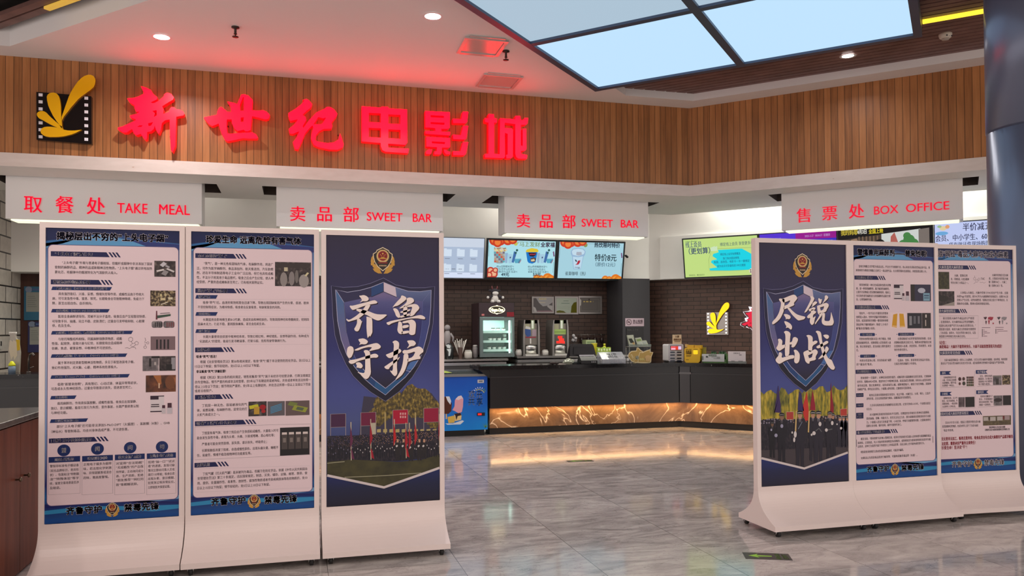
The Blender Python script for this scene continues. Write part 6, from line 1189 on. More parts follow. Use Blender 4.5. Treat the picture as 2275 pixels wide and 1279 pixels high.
def jar(x0, x1, y0, Y, z0, label, m, mark=None, name='ceramic_jar', cat='jar'):
    xa, xb = ux(x0, Y), ux(x1, Y); r = (xb-xa)/2; cx = (xa+xb)/2; h = vz((x0+x1)/2, y0, Y)-z0
    t = thing(name, (cx, Y, z0), label, cat)
    a = MB(); a.lathe((cx, Y, z0), [(r*.8, 0), (r, h*.15), (r, h*.72), (r*.82, h*.86)], m, 18); a.build('body', t)
    a = MB(); a.lathe((cx, Y, z0), [(r*.84, h*.86), (r*.84, h*.95), (r*.6, h)], M('jar_lid', (170, 164, 160), .4), 18); a.build('lid', t)
jar(1145, 1159, 776, 13.35, bt+.035, 'small off-white jar standing left of the blue-cup juice dispenser', M('jar_white', (176, 168, 164), .4))
jar(1204, 1218, 776.5, 13.35, bt+.035, 'small off-white jar standing between the two juice dispensers', M('jar_white2', (190, 184, 178), .4))
jar(1031.5, 1048.5, 777, 13.35, bt, 'squat cream jar with handle mark beside the straw holder', M('jar_cream', (196, 188, 180), .4))
jar(1049.5, 1062, 766, 13.4, bt, 'dim glass jar standing against the display freezer', M('jar_glass', (120, 112, 112), .15))
Y = 13.35; xa = ux(1022.5, Y)
t = thing('straw_holder', (xa, Y, bt), 'brown cylinder holder on the steel counter beside the cream jar', 'straw holder')
a = MB(); a.lathe((xa, Y, bt), [(.036, 0), (.04, .2)], M('holder_brown', (84, 62, 56), .4), 16, cap=False); a.lathe((xa, Y, bt), [(.036, 0), (.036, .004)], M('holder_brown'), 16); a.build('holder_body', t)
for k in range(9):
    an = (k-4)*.085; r0 = (k-4)*.006; sy = ((k*5) % 7-3)*.006
    a = MB(); a.tube([(xa+r0*.5, Y+sy*.5, bt+.012), (xa+r0+math.sin(an)*.27, Y+sy, bt+.012+.3*math.cos(an)+.02*(k % 3))], .0055, M('straw_white', (220, 212, 204), .5), 6)
    tag(a.build('drinking_straw', loc=(xa, Y, bt+.02)), 'thin white paper straw fanned out in the brown holder', 'straw', 'straws in the brown holder')
# cow-print bottle and tall white figure at the left end
xa = ux(998, 13.32); z0 = bt
t = thing('patterned_bottle', (xa, 13.32, z0), 'black bottle with white patches at the left end of the steel counter', 'bottle')
a = MB(); a.lathe((xa, 13.32, z0), [(.07, 0), (.075, .02), (.075, .2), (.05, .25), (.03, .27)], M('bottle_black', (20, 22, 24), .3), 18); a.build('body', t)
p_ = PA(13.244); a = MB()
for pts in ([(140,850),(180,838),(210,860),(205,900),(160,890)], [(150,910),(215,905),(210,960),(200,1010),(178,1015),(180,950)]):
    a.prism(p_, [(p_.px(970+x*.1485, 640+y*.1485)) for x, y in pts], -.02, .001, M('patch_white', (204, 210, 210), .5))
a.build('white_patch', t)
xa = ux(994, 13.6); zt = vz(994, 721, 13.6)
t = thing('figurine', (xa, 13.6, bt), 'tall slim off-white figure standing behind the patterned bottle', 'figurine')
a = MB(); h = zt-bt; a.lathe((xa, 13.6, bt), [(.06, 0), (.05, h*.1), (.035, h*.35), (.055, h*.55), (.06, h*.72), (.035, h*.82)], M('figure_white', (150, 142, 144), .6), 16); a.build('body', t)
a = MB(); a.sphere((xa, 13.6, bt+h*.91), h*.09, M('figure_white')); a.build('head', t)
a = MB(); a.tube([(xa+.05, 13.59, bt+h*.74), (xa+.1, 13.58, bt+h*.62), (xa+.09, 13.56, bt+h*.5)], [.022, .018, .014], M('figure_white')); a.build('arm', t)
# ------------------------------------------------------------------ frames on the brick wall
def wall_frame(x0, y0, x1, y1, label, art):
    pl = PA(YBR-.03); a0, a1 = pl.px(x0, y0), pl.px(x1, y1); u0, u1, v0, v1 = a0[0], a1[0], a1[1], a0[1]
    t = thing('picture_frame', pl.p((u0+u1)/2, v0), label, 'picture frame', 'framed notices on the brick wall')
    a = MB(); a.frame(pl, u0, u1, v0, v1, .03, -.025, .008, M('frame_silver', (150, 144, 142), .3, .5)); a.build('frame', t)
    a = MB(); art(a, pl, u0+.025, u1-.025, v0+.025, v1-.025); a.build('notice', t)
def a1_(a, pl, u0, u1, v0, v1):
    w, h = u1-u0, v1-v0; Q = lambda pts: [(u0+x*w, v1-y*h) for x, y in pts]
    a.rect(pl, u0, u1, v0, v1, 0, C(104, 98, 100, 12)); a.poly(pl, Q([(.15, 0), (1, 0), (1, .3), (.75, .55), (.5, .6), (.3, .35)]), .001, C(168, 164, 166, 12)); a.poly(pl, Q([(.75, .5), (1, .55), (1, .95), (.72, .62)]), .001, C(178, 172, 172, 12)); a.poly(pl, Q([(0, .6), (.12, .7), (.2, 1), (.05, 1)]), .0012, C(186, 180, 180, 12)); a.poly(pl, Q([(.2, .9), (1, .9), (1, 1), (.2, 1)]), .0012, C(140, 110, 120, 12))
    for k in range(5): a.rect(pl, u0+w*(.3+k*.08), u0+w*(.35+k*.08), v1-h*.12, v1-h*.03, .0016, C(214, 198, 140)); a.rect(pl, u0+w*(.34+k*.06), u0+w*(.38+k*.06), v1-h*.36, v1-h*.3, .0016, C(206, 192, 160))
def a2_(a, pl, u0, u1, v0, v1):
    w, h = u1-u0, v1-v0; Q = lambda pts: [(u0+x*w, v1-y*h) for x, y in pts]
    a.rect(pl, u0, u1, v0, v1, 0, C(176, 184, 172, 12)); a.poly(pl, Q([(.7, 1), (.74, .55), (.85, .32), (1, .26), (1, 1)]), .001, C(96, 92, 26, 12)); a.poly(pl, Q([(0, .88), (.15, .82), (.35, .86), (.5, 1), (0, 1)]), .001, C(104, 102, 50, 12))
    for k, (x0_, x1_) in enumerate(((.35, .6), (.25, .65))): a.rect(pl, u0+x0_*w, u0+x1_*w, v1-h*(.22+k*.16), v1-h*(.19+k*.16), .001, C(104, 124, 112))
    for k in range(3): a.line(pl, Q([(.05, .55+k*.08), (.25, .6+k*.07), (.45, .56+k*.08), (.66, .62+k*.08)]), .003, .001, C(140, 150, 130))
def a3_(a, pl, u0, u1, v0, v1):
    w, h = u1-u0, v1-v0
    a.rect(pl, u0, u1, v0, v1, 0, C(112, 106, 104, 12)); a.frame(pl, u0+.03, u1-.03, v0+.03, v1-.03, .006, 0, .001, C(140, 132, 128)); a.poly(pl, [(u0, v1-h*.05), (u0+w*.08, v1-h*.2), (u0+w*.06, v1-h*.5), (u0, v1-h*.6)], .0014, C(206, 200, 196)); a.ell(pl, u0+w*.45, v1-h*.14, .014, .018, .001, C(60, 50, 46)); 
    for x0_, x1_ in ((.18, .25), (.3, .42), (.48, .56), (.64, .655)): a.rect(pl, u0+x0_*w, u0+x1_*w, v1-h*.31, v1-h*.24, .0014, C(226, 196, 110))
    for k in range(4): a.rect(pl, u0+.18*w, u0+.8*w, v1-h*(.45+k*.1), v1-h*(.44+k*.1), .001, C(128, 122, 118))
wall_frame(1181.5, 658.5, 1230.6, 695.7, 'silver-framed reflective notice on the brick wall, nearest the display freezer', a1_)
wall_frame(1232.6, 658, 1284.4, 698, 'pale green framed notice with olive corners on the dark brick wall', a2_)
wall_frame(1285, 657.5, 1337, 697, 'grey framed notice with small gold marks, nearest the dark pilaster', a3_)
# utensil rail
pl = PA(YBR-.02); q0, q1 = pl.px(1280, 743.5), pl.px(1344, 743.5)
t = thing('utensil_rail', pl.p((q0[0]+q1[0])/2, q0[1]-.1), 'thin metal rail on the brick wall behind the till with hanging tools', 'utensil rail')
a = MB(); a.tube([pl.p(q0[0], q0[1], .02), pl.p(q1[0], q0[1], .02)], .006, M('rail_metal', (150, 140, 134), .3, .7)); 
for u in (q0[0]+.02, q1[0]-.02): a.tube([pl.p(u, q0[1], -.02), pl.p(u, q0[1], .02)], .005, M('rail_metal'))
a.build('rail', t)
for k in range(4):
    u = q0[0]+.08+k*.14; a = MB(); a.tube([pl.p(u, q0[1]+.008, .02), pl.p(u+.01, q0[1]+.02, .03), pl.p(u+.015, q0[1]-.05, .035)], .004, M('rail_metal')); a.lathe(pl.p(u+.015, q0[1]-.16, .05), [(.03, 0), (.04, .11)], M('ladle_dark', (44, 26, 26), .35), 12)
    tag(a.build('measuring_cup', loc=pl.p(u, q0[1]-.16)), 'dark red measuring cup hanging from the thin rail on the brick wall', 'measuring cup', 'cups on the utensil rail')
# ------------------------------------------------------------------ screens
def screen_plane_A():
    o = Vector((0, 13.9, zb(.938))); return Plane(o, (1, 0, 0), Vector((0, 13.75, zb(1.664)))-o)
SPA = screen_plane_A()
cb, ct = 20.25, 20.05; oB = Vector((cb/2, cb/2, zb(.938))); tB = Vector((ct/2, ct/2, zb(1.664)))
SPB = Plane(oB, (S2, -S2, 0), tB-oB)
def screen(pl, u0, u1, v0, v1, label, art, bez=.022, bm=None):
    t = thing('menu_screen', pl.p((u0+u1)/2, v0), label, 'screen', 'wall screens above the counters')
    a = MB(); a.frame(pl, u0, u1, v0, v1, bez, -.05, .006, bm or M('bezel', (16, 30, 34), .35)); a.slab(pl, u0+.01, u1-.01, v0+.01, v1-.01, -.06, -.02, M_BLACKM); a.build('housing', t)
    mid = (u0+u1)/2; back = pl.p(mid, (v0+v1)/2, -.06); 
    a = MB(); k = Vector((0, .07, 0)) if abs(pl.u.y) < .1 else Vector((.13, .13, 0)); a.tube([back, back+k], .03, M_BLACKM, 8); a.build('wall_bracket', t)
    a = MB(); art(a, pl, u0+bez, u1-bez, v0+bez, v1-bez); a.build('display', t)
SK = lambda r, g, b: L(r, g, b, SCR_E)
def cloudlets(a, pl, pts, c1, c2, clip):
    for k, (u, v, r) in enumerate(pts):
        n = 22; P = [(u+r*math.cos(2*math.pi*i/n), v+r*math.sin(2*math.pi*i/n)) for i in range(n)]
        P = [(min(max(x, clip[0]), clip[1]), min(max(y, clip[2]), clip[3])) for x, y in P]
        Q = [(min(max(u+(x-u)*.62, clip[0]), clip[1]), min(max(v+(y-v)*.62, clip[2]), clip[3])) for x, y in P]
        for d, pp, c in ((.001+.0004*k, P, c1), (.0012+.0004*k, Q, c2)):
            if abs(area2(pp)) > 1e-5: a.poly(pl, [q for i, q in enumerate(pp) if q != pp[i-1]], d, c)
def s_home(a, pl, u0, u1, v0, v1):
    a.rect(pl, u0, u1, v0, v1, 0, SK(176, 192, 216)); a.rect(pl, u0, u1, v0, v0+.1, .0005, SK(218, 228, 250)); a.rect(pl, u0, u1, v1-.16, v1, .0005, SK(206, 216, 232)); a.rect(pl, u0, u1, v0+.1, v0+.104, .0008, SK(120, 140, 160))
    for r_ in range(2):
        for k in range(5):
            u = u1-.115-k*.237; v = v1-.33-r_*.27; a.rect(pl, u-.14, u, v, v+.125, .001, SK(214, 228, 244)); a.rect(pl, u-.14, u-.09, v+.125, v+.14, .001, SK(214, 228, 244)); a.rect(pl, u-.12, u-.03, v-.045, v-.035, .001, SK(120, 130, 150))
            if r_ == 1 and k == 3: a.frame(pl, u-.15, u+.01, v-.02, v+.145, .006, 0, .0015, SK(206, 60, 70))
    for k in range(3): a.rect(pl, u1-.7+k*.12, u1-.63+k*.12, v0+.15, v0+.165, .001, SK(130, 140, 156))
BGC = (176, 226, 236)
def frame_motif(a, pl, u0, u1, v0, v1, small):
    R1, R2 = SK(206, 62, 34), SK(238, 130, 60); c = (u0, u1, v0, v1)
    cloudlets(a, pl, [(u0+.11, v1, .1), (u0+.22, v1, .1), (u0+.17, v1-.04, .09), (u0+.36, v1+.01, .1), (u0+.45, v1+.02, .09)], R1, R2, c)
    cloudlets(a, pl, [(u1-.33, v0-.01, .07), (u1-.25, v0-.02, .07), (u1-.12, v0-.01, .1), (u1-.06, v0-.03, .09)], SK(226, 120, 30), SK(240, 160, 60), c)
    a.line(pl, [(u0+.52, v1-.025), (u0+.85, v1-.025)], .006, .0008, SK(120, 150, 160)); a.line(pl, [(u0+.015, v1-.1), (u0+.015, v1-.3)], .006, .0008, SK(110, 140, 150)); a.line(pl, [(u1-.02, v0+.1), (u1-.02, v0+.3)], .006, .0008, SK(110, 140, 150))
    for k in range(3): a.ell(pl, u1-.02+.006*k-.012, v1-.2-.03*k, .014, .018, .0012+.0003*k, SK(120, 70, 120))
def s_combo(a, pl, u0, u1, v0, v1):
    a.rect(pl, u0, u1, v0, v1, 0, SK(*BGC)); frame_motif(a, pl, u0, u1, v0, v1, 0); T = lambda x, y: pl.px(980+x*.1143, 525+y*.1143)
    def tx(st, xa, xb, y, h, c, b=.01): p0, p1 = T(xa, y), T(xb, y); a.text(pl, st, p0[0], p1[0], p0[1], h, .002, c, b)
    tx('马上发财', 1525, 1918, 150, .1, SK(120, 140, 70), .012); tx('全家福', 1935, 2208, 160, .098, SK(60, 24, 60), .03)
    q = T(1452, 145); a.ell(pl, q[0], q[1], .035, .032, .0012, SK(196, 196, 90)); a.line(pl, [(q[0]-.06, q[1]+.01), (q[0]+.055, q[1]+.02)], .01, .001, SK(140, 150, 60))
    for bx, kind in ((0, 0), (622, 1)):
        P = lambda pts: [T(x+bx, y) for x, y in pts]
        if kind == 0:
            a.poly(pl, P([(1025, 290), (1240, 290), (1230, 500), (1180, 525), (1090, 525), (1035, 495)]), .001, SK(150, 160, 164))
            for i in range(5):
                for j in range(5): a.poly(pl, P([(1030+i*42, 295+j*43), (1068+i*42, 295+j*43), (1068+i*42, 333+j*43), (1030+i*42, 333+j*43)]), .0014, SK(*[(96, 170, 180), (176, 176, 170), (204, 90, 70), (120, 110, 130), (190, 150, 120)][(i*2+j*3) % 5]))
            a.poly(pl, P([(1020, 250), (1060, 215), (1150, 205), (1250, 220), (1290, 270), (1250, 295), (1040, 295)]), .0018, SK(206, 196, 176))
            for i in range(16): q = T(1040+(i*53) % 230, 225+(i*31) % 60); a.ell(pl, q[0], q[1], .012, .011, .0022+.00005*i, SK(226, 214, 190) if i % 2 else SK(150, 120, 100), 8)
        else:
            a.poly(pl, P([(1028, 300), (1250, 300), (1215, 500), (1150, 528), (1080, 515), (1055, 480)]), .001, SK(20, 120, 200)); a.poly(pl, P([(1070, 315), (1225, 315), (1220, 360), (1170, 395), (1100, 385)]), .0014, SK(50, 24, 44)); a.poly(pl, P([(1110, 430), (1180, 405), (1225, 430), (1200, 500), (1120, 490)]), .0014, SK(90, 60, 50)); a.poly(pl, P([(1120, 450), (1190, 435), (1200, 480), (1130, 485)]), .0018, SK(216, 200, 160)); a.line(pl, P([(1100, 350), (1140, 345), (1180, 350), (1215, 340)]), .012, .0018, SK(210, 60, 70))
            a.poly(pl, P([(1020, 290), (1045, 255), (1140, 225), (1250, 245), (1275, 285), (1250, 305), (1040, 305)]), .0018, SK(226, 196, 50)); 
            for i in range(12): q = T(1050+(i*47) % 200, 250+(i*17) % 40); a.ell(pl, q[0], q[1], .011, .009, .0022+.00005*i, SK(246, 220, 90) if i % 2 else SK(200, 160, 30), 8)
        a.poly(pl, P([(1245, 320), (1300, 320), (1285, 510), (1255, 520), (1240, 490)]), .0012, SK(150, 180, 210)); a.poly(pl, P([(1300, 345), (1385, 345), (1372, 520), (1310, 520)]), .0013, SK(166, 206, 226)); a.poly(pl, P([(1330, 400), (1360, 390), (1355, 420), (1335, 430)]), .0017, SK(70, 80, 120))
        a.poly(pl, P([(1415, 290), (1475, 300), (1410, 515), (1370, 500)]), .0016, SK(66, 110, 170)); q = T(1475+bx, 268); a.ell(pl, q[0], q[1], .022, .022, .0018, SK(40, 90, 84)); q = T(1450+bx, 320); a.ell(pl, q[0], q[1], .018, .018, .002, SK(40, 90, 84))
        a.poly(pl, P([(1405, 435), (1560, 432), (1520, 515), (1440, 520)]), .0014, SK(90, 170, 196)); a.line(pl, P([(1520, 520), (1555, 450)]), .01, .002, SK(170, 60, 80)); a.line(pl, P([(1500, 520), (1525, 460)]), .01, .002, SK(60, 60, 120))
    IN = SK(40, 60, 80)
    for st, xa, xb, y in (('85oz自制爆米花*1', 1080, 1410, 580), ('可乐/百岁山任选*2', 1078, 1418, 632), ('雀巢圣代/冷饮 任选*1', 1080, 1475, 682), ('85oz传统桶爆米花*1', 1690, 2055, 585), ('可乐/百岁山任选*2', 1690, 2020, 638), ('雀巢圣代/冷饮 任选*1', 1688, 2078, 685)): tx(st, xa, xb, y, .045, IN, .008)
    tx('49元', 1168, 1320, 738, .075, SK(24, 40, 60), .03); tx('53元', 1785, 1938, 738, .075, SK(24, 40, 60), .03)
    cloudlets(a, pl, [(u0+.06, v0+.12, .07), (u0+.12, v0+.06, .08), (u0+.04, v0+.04, .06), (u0+.15, v0+.13, .05)], SK(190, 60, 50), SK(240, 180, 140), (u0, u1, v0, v1))
def s_coffee(a, pl, u0, u1, v0, v1):
    a.rect(pl, u0, u1, v0, v1, 0, SK(168, 212, 226)); frame_motif(a, pl, u0, u1, v0, v1, 1); T = lambda x, y: pl.px(1230+x*.0782, 525+y*.0782); P = lambda pts: [T(*q) for q in pts]
    def tx(st, xa, xb, y, h, c, b=.01): p0, p1 = T(xa, y), T(xb, y); a.text(pl, st, p0[0], p1[0], p0[1], h, .0024, c, b)
    tx('热饮限时特价', 1158, 1885, 245, .095, SK(24, 36, 56), .03); tx('特价8元', 1168, 1785, 600, .145, SK(16, 40, 50), .014); tx('（原价12元）', 1190, 1745, 795, .085, SK(50, 80, 100), .008); tx('雀巢咖啡（热）', 325, 905, 1050, .08, SK(60, 80, 90), .012)
    a.poly(pl, P([(490, 420), (540, 350), (700, 320), (850, 350), (912, 430), (890, 520), (850, 580), (770, 930), (560, 930), (520, 560), (490, 500)]), .001, SK(150, 184, 216)); a.poly(pl, P([(515, 430), (560, 370), (700, 345), (830, 370), (885, 430), (860, 500), (700, 560), (540, 520)]), .0014, SK(196, 222, 238)); a.poly(pl, P([(545, 570), (700, 590), (835, 560), (765, 915), (575, 915)]), .0014, SK(190, 220, 238))
    a.poly(pl, P([(650, 440), (790, 440), (800, 520), (700, 545), (640, 520)]), .0018, SK(170, 176, 190)); a.poly(pl, P([(600, 655), (640, 660), (665, 700), (660, 730), (620, 710)]), .0018, SK(60, 84, 100)); a.poly(pl, P([(610, 805), (660, 770), (690, 690), (755, 675), (745, 740), (700, 800)]), .002, SK(176, 40, 60)); tx('mogg', 600, 745, 870, .045, SK(90, 120, 140), .015)
    q = T(905, 245); a.ell(pl, q[0], q[1], .04, .04, .0014, SK(136, 150, 84))
def s_green(a, pl, u0, u1, v0, v1):
    a.rect(pl, u0, u1, v0, v1, 0, SK(196, 224, 132)); T = lambda x, y: pl.px(1380+x*.172, 500+y*.172); P = lambda pts: [T(*q) for q in pts]
    def tx(st, xa, xb, y, h, c, b=.01): p0, p1 = T(xa, y), T(xb, y); a.text(pl, st, p0[0], min(p1[0], u1), p0[1]-(p1[1]-p0[1])*0, h, .004, c, b)
    dx = lambda y: 0
    tx('Online Member', 830, 985, 214, .04, SK(90, 130, 80), .01); tx('线上会员', 833, 1038, 258, .115, SK(50, 70, 120), .012); tx('（更划算）', 875, 1150, 340, .125, SK(40, 60, 110), .014); tx('绑定线上会员 享受更多权益', 1278, 1750, 250, .07, SK(50, 84, 110), .008)
    CY_ = SK(10, 214, 232)
    blob = [(1250, 320), (1560, 302), (1640, 345), (1700, 380), (1690, 470), (1725, 500), (1720, 550), (1640, 575), (1400, 585), (1150, 585), (1140, 560), (1240, 545), (1160, 480), (1170, 455), (1240, 440), (1180, 400), (1190, 370), (1260, 350)]
    a.poly(pl, [(min(q[0], u1-.002), q[1]) for q in P(blob)], .002, CY_)
    bl = [(1170, 300), (1680, 285), (1690, 320)]; a.line(pl, [(min(q[0], u1), q[1]) for q in P([(1680, 290), (1170, 305), (1130, 450), (1140, 590), (1500, 585), (1690, 570)])], .006, .0014, SK(140, 170, 100))
    for st, xa, xb, y in (('绑定线上会员免费赠送', 1280, 1540, 378), ('热门场次提前预售', 1315, 1525, 430), ('购票、退改签、电影卡一卡一键绑定', 1200, 1660, 480), ('成为会员可享最低价199元观影', 1240, 1610, 530)): tx(st, xa, xb, y, .05, SK(24, 90, 130), .01)
    for x in (1160, 1190): a.poly(pl, P([(x-5, 290), (x+50, 270), (x+55, 330), (x, 335)]), .003, SK(206, 230, 190))
    tx('扫码关注，绑定会员卡', 878, 1078, 648, .035, SK(70, 100, 60), .01)
    q = T(1690, 590); a.ell(pl, min(q[0], u1-.05), q[1], .05, .05, .002, SK(230, 226, 200)); 
    for k in range(5): a.ell(pl, min(q[0], u1-.05)+.03*math.cos(k*1.257), q[1]+.03*math.sin(k*1.257), .012, .012, .0024, SK(60, 40, 40), 8)
def s_list(a, pl, u0, u1, v0, v1):
    a.rect(pl, u0, u1, v0, v1, 0, SK(60, 44, 190)); a.rect(pl, u0+(u1-u0)*.48, u1, v1-.13, v1, .001, SK(150, 20, 140)); a.rect(pl, u0, u0+(u1-u0)*.48, v1-.13, v1, .001, SK(84, 50, 210))
    a.text(pl, '2025-3-27  18:04:37  星期四', u0+(u1-u0)*.6, u1-.1, v1-.075, .05, .002, SK(196, 150, 210), .01)
    a.text(pl, '新世纪电影城', u0+.05, u0+.36, v1-.1, .05, .002, SK(150, 140, 240), .01); a.text(pl, '今日全部影片场次一览表', u1-.42, u1-.06, v1-.18, .04, .002, SK(160, 160, 240), .01)
    for k in range(7): a.rect(pl, u0+.03, u1-.03, v1-.26-k*.07, v1-.21-k*.07, .001, SK(50, 60, 220) if k % 2 else SK(70, 40, 170))
def s_film(a, pl, u0, u1, v0, v1):
    w, h = u1-u0, v1-v0; Q = lambda pts: [(u0+x*w, v1-y*h) for x, y in pts]
    a.rect(pl, u0, u1, v0, v1, 0, SK(16, 15, 17)); a.text(pl, '我的妈耶', u0+.04, u0+.2*w+.02, v1-.06, .1, .002, SK(196, 176, 60), .02); a.text(pl, '4月3日', u0+.21*w, u0+.31*w, v1-.06, .085, .002, SK(236, 232, 220), .02); a.text(pl, '全国上映', u0+.335*w, u0+.49*w, v1-.065, .085, .002, SK(216, 196, 40), .02)
    a.poly(pl, Q([(0, .22), (.97, .07), (.97, 1), (0, 1)]), .001, SK(70, 58, 50)); a.poly(pl, Q([(.47, .14), (.88, .08), (.88, .8), (.47, .8)]), .0014, SK(206, 210, 206)); a.poly(pl, Q([(.86, .09), (.97, .07), (.97, 1), (.86, 1)]), .0018, SK(120, 110, 104))
    for k in range(6): a.poly(pl, Q([(.22+k*.04, .17), (.235+k*.04, .168), (.235+k*.04, .8), (.22+k*.04, .8)]), .0018, SK(120, 96, 76))
    a.poly(pl, Q([(.14, .22), (.2, .2), (.24, .34), (.1, .36)]), .002, SK(150, 120, 96)); P_ = lambda x, y, r, c: a.ell(pl, u0+x*w, v1-y*h, r*w, r*w, .0022, c)
    P_(.45, .34, .06, SK(20, 18, 18)); a.poly(pl, Q([(.39, .42), (.51, .42), (.56, .7), (.34, .7)]), .0024, SK(40, 34, 34)); a.poly(pl, Q([(.57, .2), (.61, .12), (.66, .4), (.56, .42)]), .002, SK(176, 96, 86)); 
    for x, y, r in ((.76, .28, .06), (.7, .36, .05), (.8, .36, .06), (.74, .2, .04)): P_(x, y, r, SK(70, 130, 70))
def s_price(a, pl, u0, u1, v0, v1):
    a.rect(pl, u0, u1, v0, v1, 0, SK(196, 206, 246)); T = lambda x, y: pl.px(1660+x*.2703, 380+y*.2703)
    def tx(st, xa, xb, y, h, c, b=.01): p0, p1 = T(xa, y), T(xb, y); a.text(pl, st, p0[0], p1[0], p0[1], h, .002, c, b)
    tx('半价减五元', 1772, 2070, 462, .13, SK(34, 34, 70), .012); tx('会员、中小学生、60岁以上', 1548, 2120, 556, .11, SK(34, 34, 70), .012); tx('凭有效证件现场购票，仅限2D', 1660, 2160, 606, .08, SK(50, 60, 90), .012)
    q = T(1610, 470); a.ell(pl, q[0], q[1], .05, .035, .001, SK(226, 206, 160)); a.ell(pl, q[0]+.06, q[1]+.02, .03, .03, .0013, SK(226, 160, 110)); a.ell(pl, q[0]-.02, q[1]-.08, .09, .03, .0012, SK(110, 170, 220)); a.ell(pl, q[0]-.05, q[1]+.03, .03, .02, .0016, SK(150, 190, 140))
def uvx(pl, x, y): return pl.px(x, y)
vA0, vA1 = SPA.px(1160, 620)[1], SPA.px(1160, 530.8)[1]
for (xa, xb, ya, yb), lab, art, bm in (((None, 1077.5, 0, 0), 'pale grey menu screen showing rows of folder tiles, partly hidden by a stand', s_home, M('bezel_pale', (120, 132, 150), .35)), ((1082, 1238.5, 0, 0), 'lit menu screen with two popcorn combos priced 49 and 53', s_combo, None), ((1240, 1390, 0, 0), 'lit menu screen with one coffee cup and hot drink offer', s_coffee, None)):
    u1 = SPA.px(xb, 531)[0]; u0 = u1-1.34 if xa is None else SPA.px(xa, 531)[0]
    screen(SPA, u0, u1, vA0, vA1, lab, art, .03 if xa else .012, bm)
uL = SPB.px(1515, 531)[0]; v0, v1 = SPB.px(1526, 618.5)[1], SPB.px(1516, 530)[1]
screen(SPB, uL, uL+1.38, v0, v1, 'lime green member offer screen with cyan paint blot beside the marching officers stand', s_green)
uP = max(SPB.px(1681, 521)[0], uL+1.385); v1p = SPB.px(1690, 519)[1]; uQ = SPB.px(1860, 513)[0]; uR = SPB.px(2073.5, 496)[0]
for ua, ub, lab, art in ((uP, uQ-.003, 'purple and magenta timetable screen showing above the marching officers stand', s_list), (uQ+.003, uR-.003, 'screen playing a film trailer with yellow title, showing under the BOX OFFICE sign', s_film), (uR+.003, uR+(uR-uQ), 'pale lavender half price notice screen beside the round column', s_price)):
    screen(SPB, ua, ub, v1p-.86, v1p, lab, art, .014)
# small camera heads beside the screens
for (x, y, pl, lab) in ((1393, 570, SPA, 'small black camera on the edge of the coffee menu screen'),):
    q = pl.px(x, y); t = thing('security_camera', pl.p(q[0], q[1]), lab, 'camera'); a = MB(); a.tube([pl.p(q[0]-.035, q[1]+.02, -.03), pl.p(q[0]+.005, q[1]+.02, -.03)], .008, M_BLACKM); a.build('arm', t)
    a = MB(); a.tube([pl.p(q[0], q[1]+.01, -.06), pl.p(q[0], q[1]-.005, .02)], .022, M_BLACKM, 12); a.build('camera_head', t)

# ------------------------------------------------------------------ things on the counters
def P_A(Y): return PA(Y)
# till monitor seen from behind
Y = 11.62; pl = PA(Y); k = lambda x, y: pl.px(1140+x*.1485, 640+y*.1485)
c = pl.px(1292, 805)
t = thing('till_monitor', (c[0], Y+.1, CT), 'dark till monitor seen from behind with slanted back on the counter', 'monitor')
a = MB(); a.prism(pl, [k(*q) for q in ((850,1010),(858,860),(875,835),(1185,835),(1205,860),(1245,1010),(1240,1020),(860,1020))], -.035, .0, M('monitor_back', (44, 43, 44), .35)); a.prism(pl, [k(*q) for q in ((900,990),(905,880),(1160,880),(1195,990))], 0, .02, M('monitor_hump', (38, 37, 38), .4)); a.build('screen_housing', t, bevel=.004)
a = MB(); q0, q1 = k(960, 1000), k(1130, 1150); a.prism(side if False else pl, [(q0[0], CT+.02), (q1[0], CT+.02), (q1[0]-.03, q0[1]), (q0[0]+.03, q0[1])], -.02, .0, M_BLACKM); a.box(q0[0]-.04, q1[0]+.04, Y-.08, Y+.12, CT, CT+.02, M_BLACKM); a.build('stand_foot', t)
a = MB(); a.prism(pl, [k(*q) for q in ((805,1060),(850,870),(870,870),(850,1060))], -.05, -.036, M_BLACKM); a.build('side_arm', t)
Y = 11.46; pl = PA(Y); k = lambda x, y: pl.px(1140+x*.1485, 640+y*.1485); q0, q1 = k(1020, 1035), k(1262, 1110)
t = thing('receipt_printer', ((q0[0]+q1[0])/2, Y+.07, CT), 'low black card terminal with white strip in front of the till monitor', 'card terminal')
a = MB(); a.prism(Plane((0, 0, 0), (0, 1, 0), (0, 0, 1)), [(Y, CT), (Y+.14, CT), (Y+.14, CT+.13), (Y+.1, CT+.13), (Y, CT+.05)], q0[0], q1[0], M_BLACK); a.build('body', t, bevel=.004)
a = MB(); a.add([(q0[0]+.01, Y+.09, CT+.1305), (q1[0]-.02, Y+.09, CT+.1305), (q1[0]-.02, Y+.135, CT+.134), (q0[0]+.01, Y+.135, CT+.134)], [(0, 1, 2, 3)], M('paper_lit', (226, 226, 228), .4)); a.slab(PA(Y+.094), q0[0]+.0, q1[0]-.02, CT+.118, CT+.14, 0, .006, M('paper_lit')); a.build('paper_strip', t)
a = MB()
for i in range(3): a.slab(pl, q1[0]-.1+i*.028, q1[0]-.085+i*.028, CT+.02, CT+.04, 0, .004, M('key_grey', (150, 150, 150), .4))
a.build('key', t)
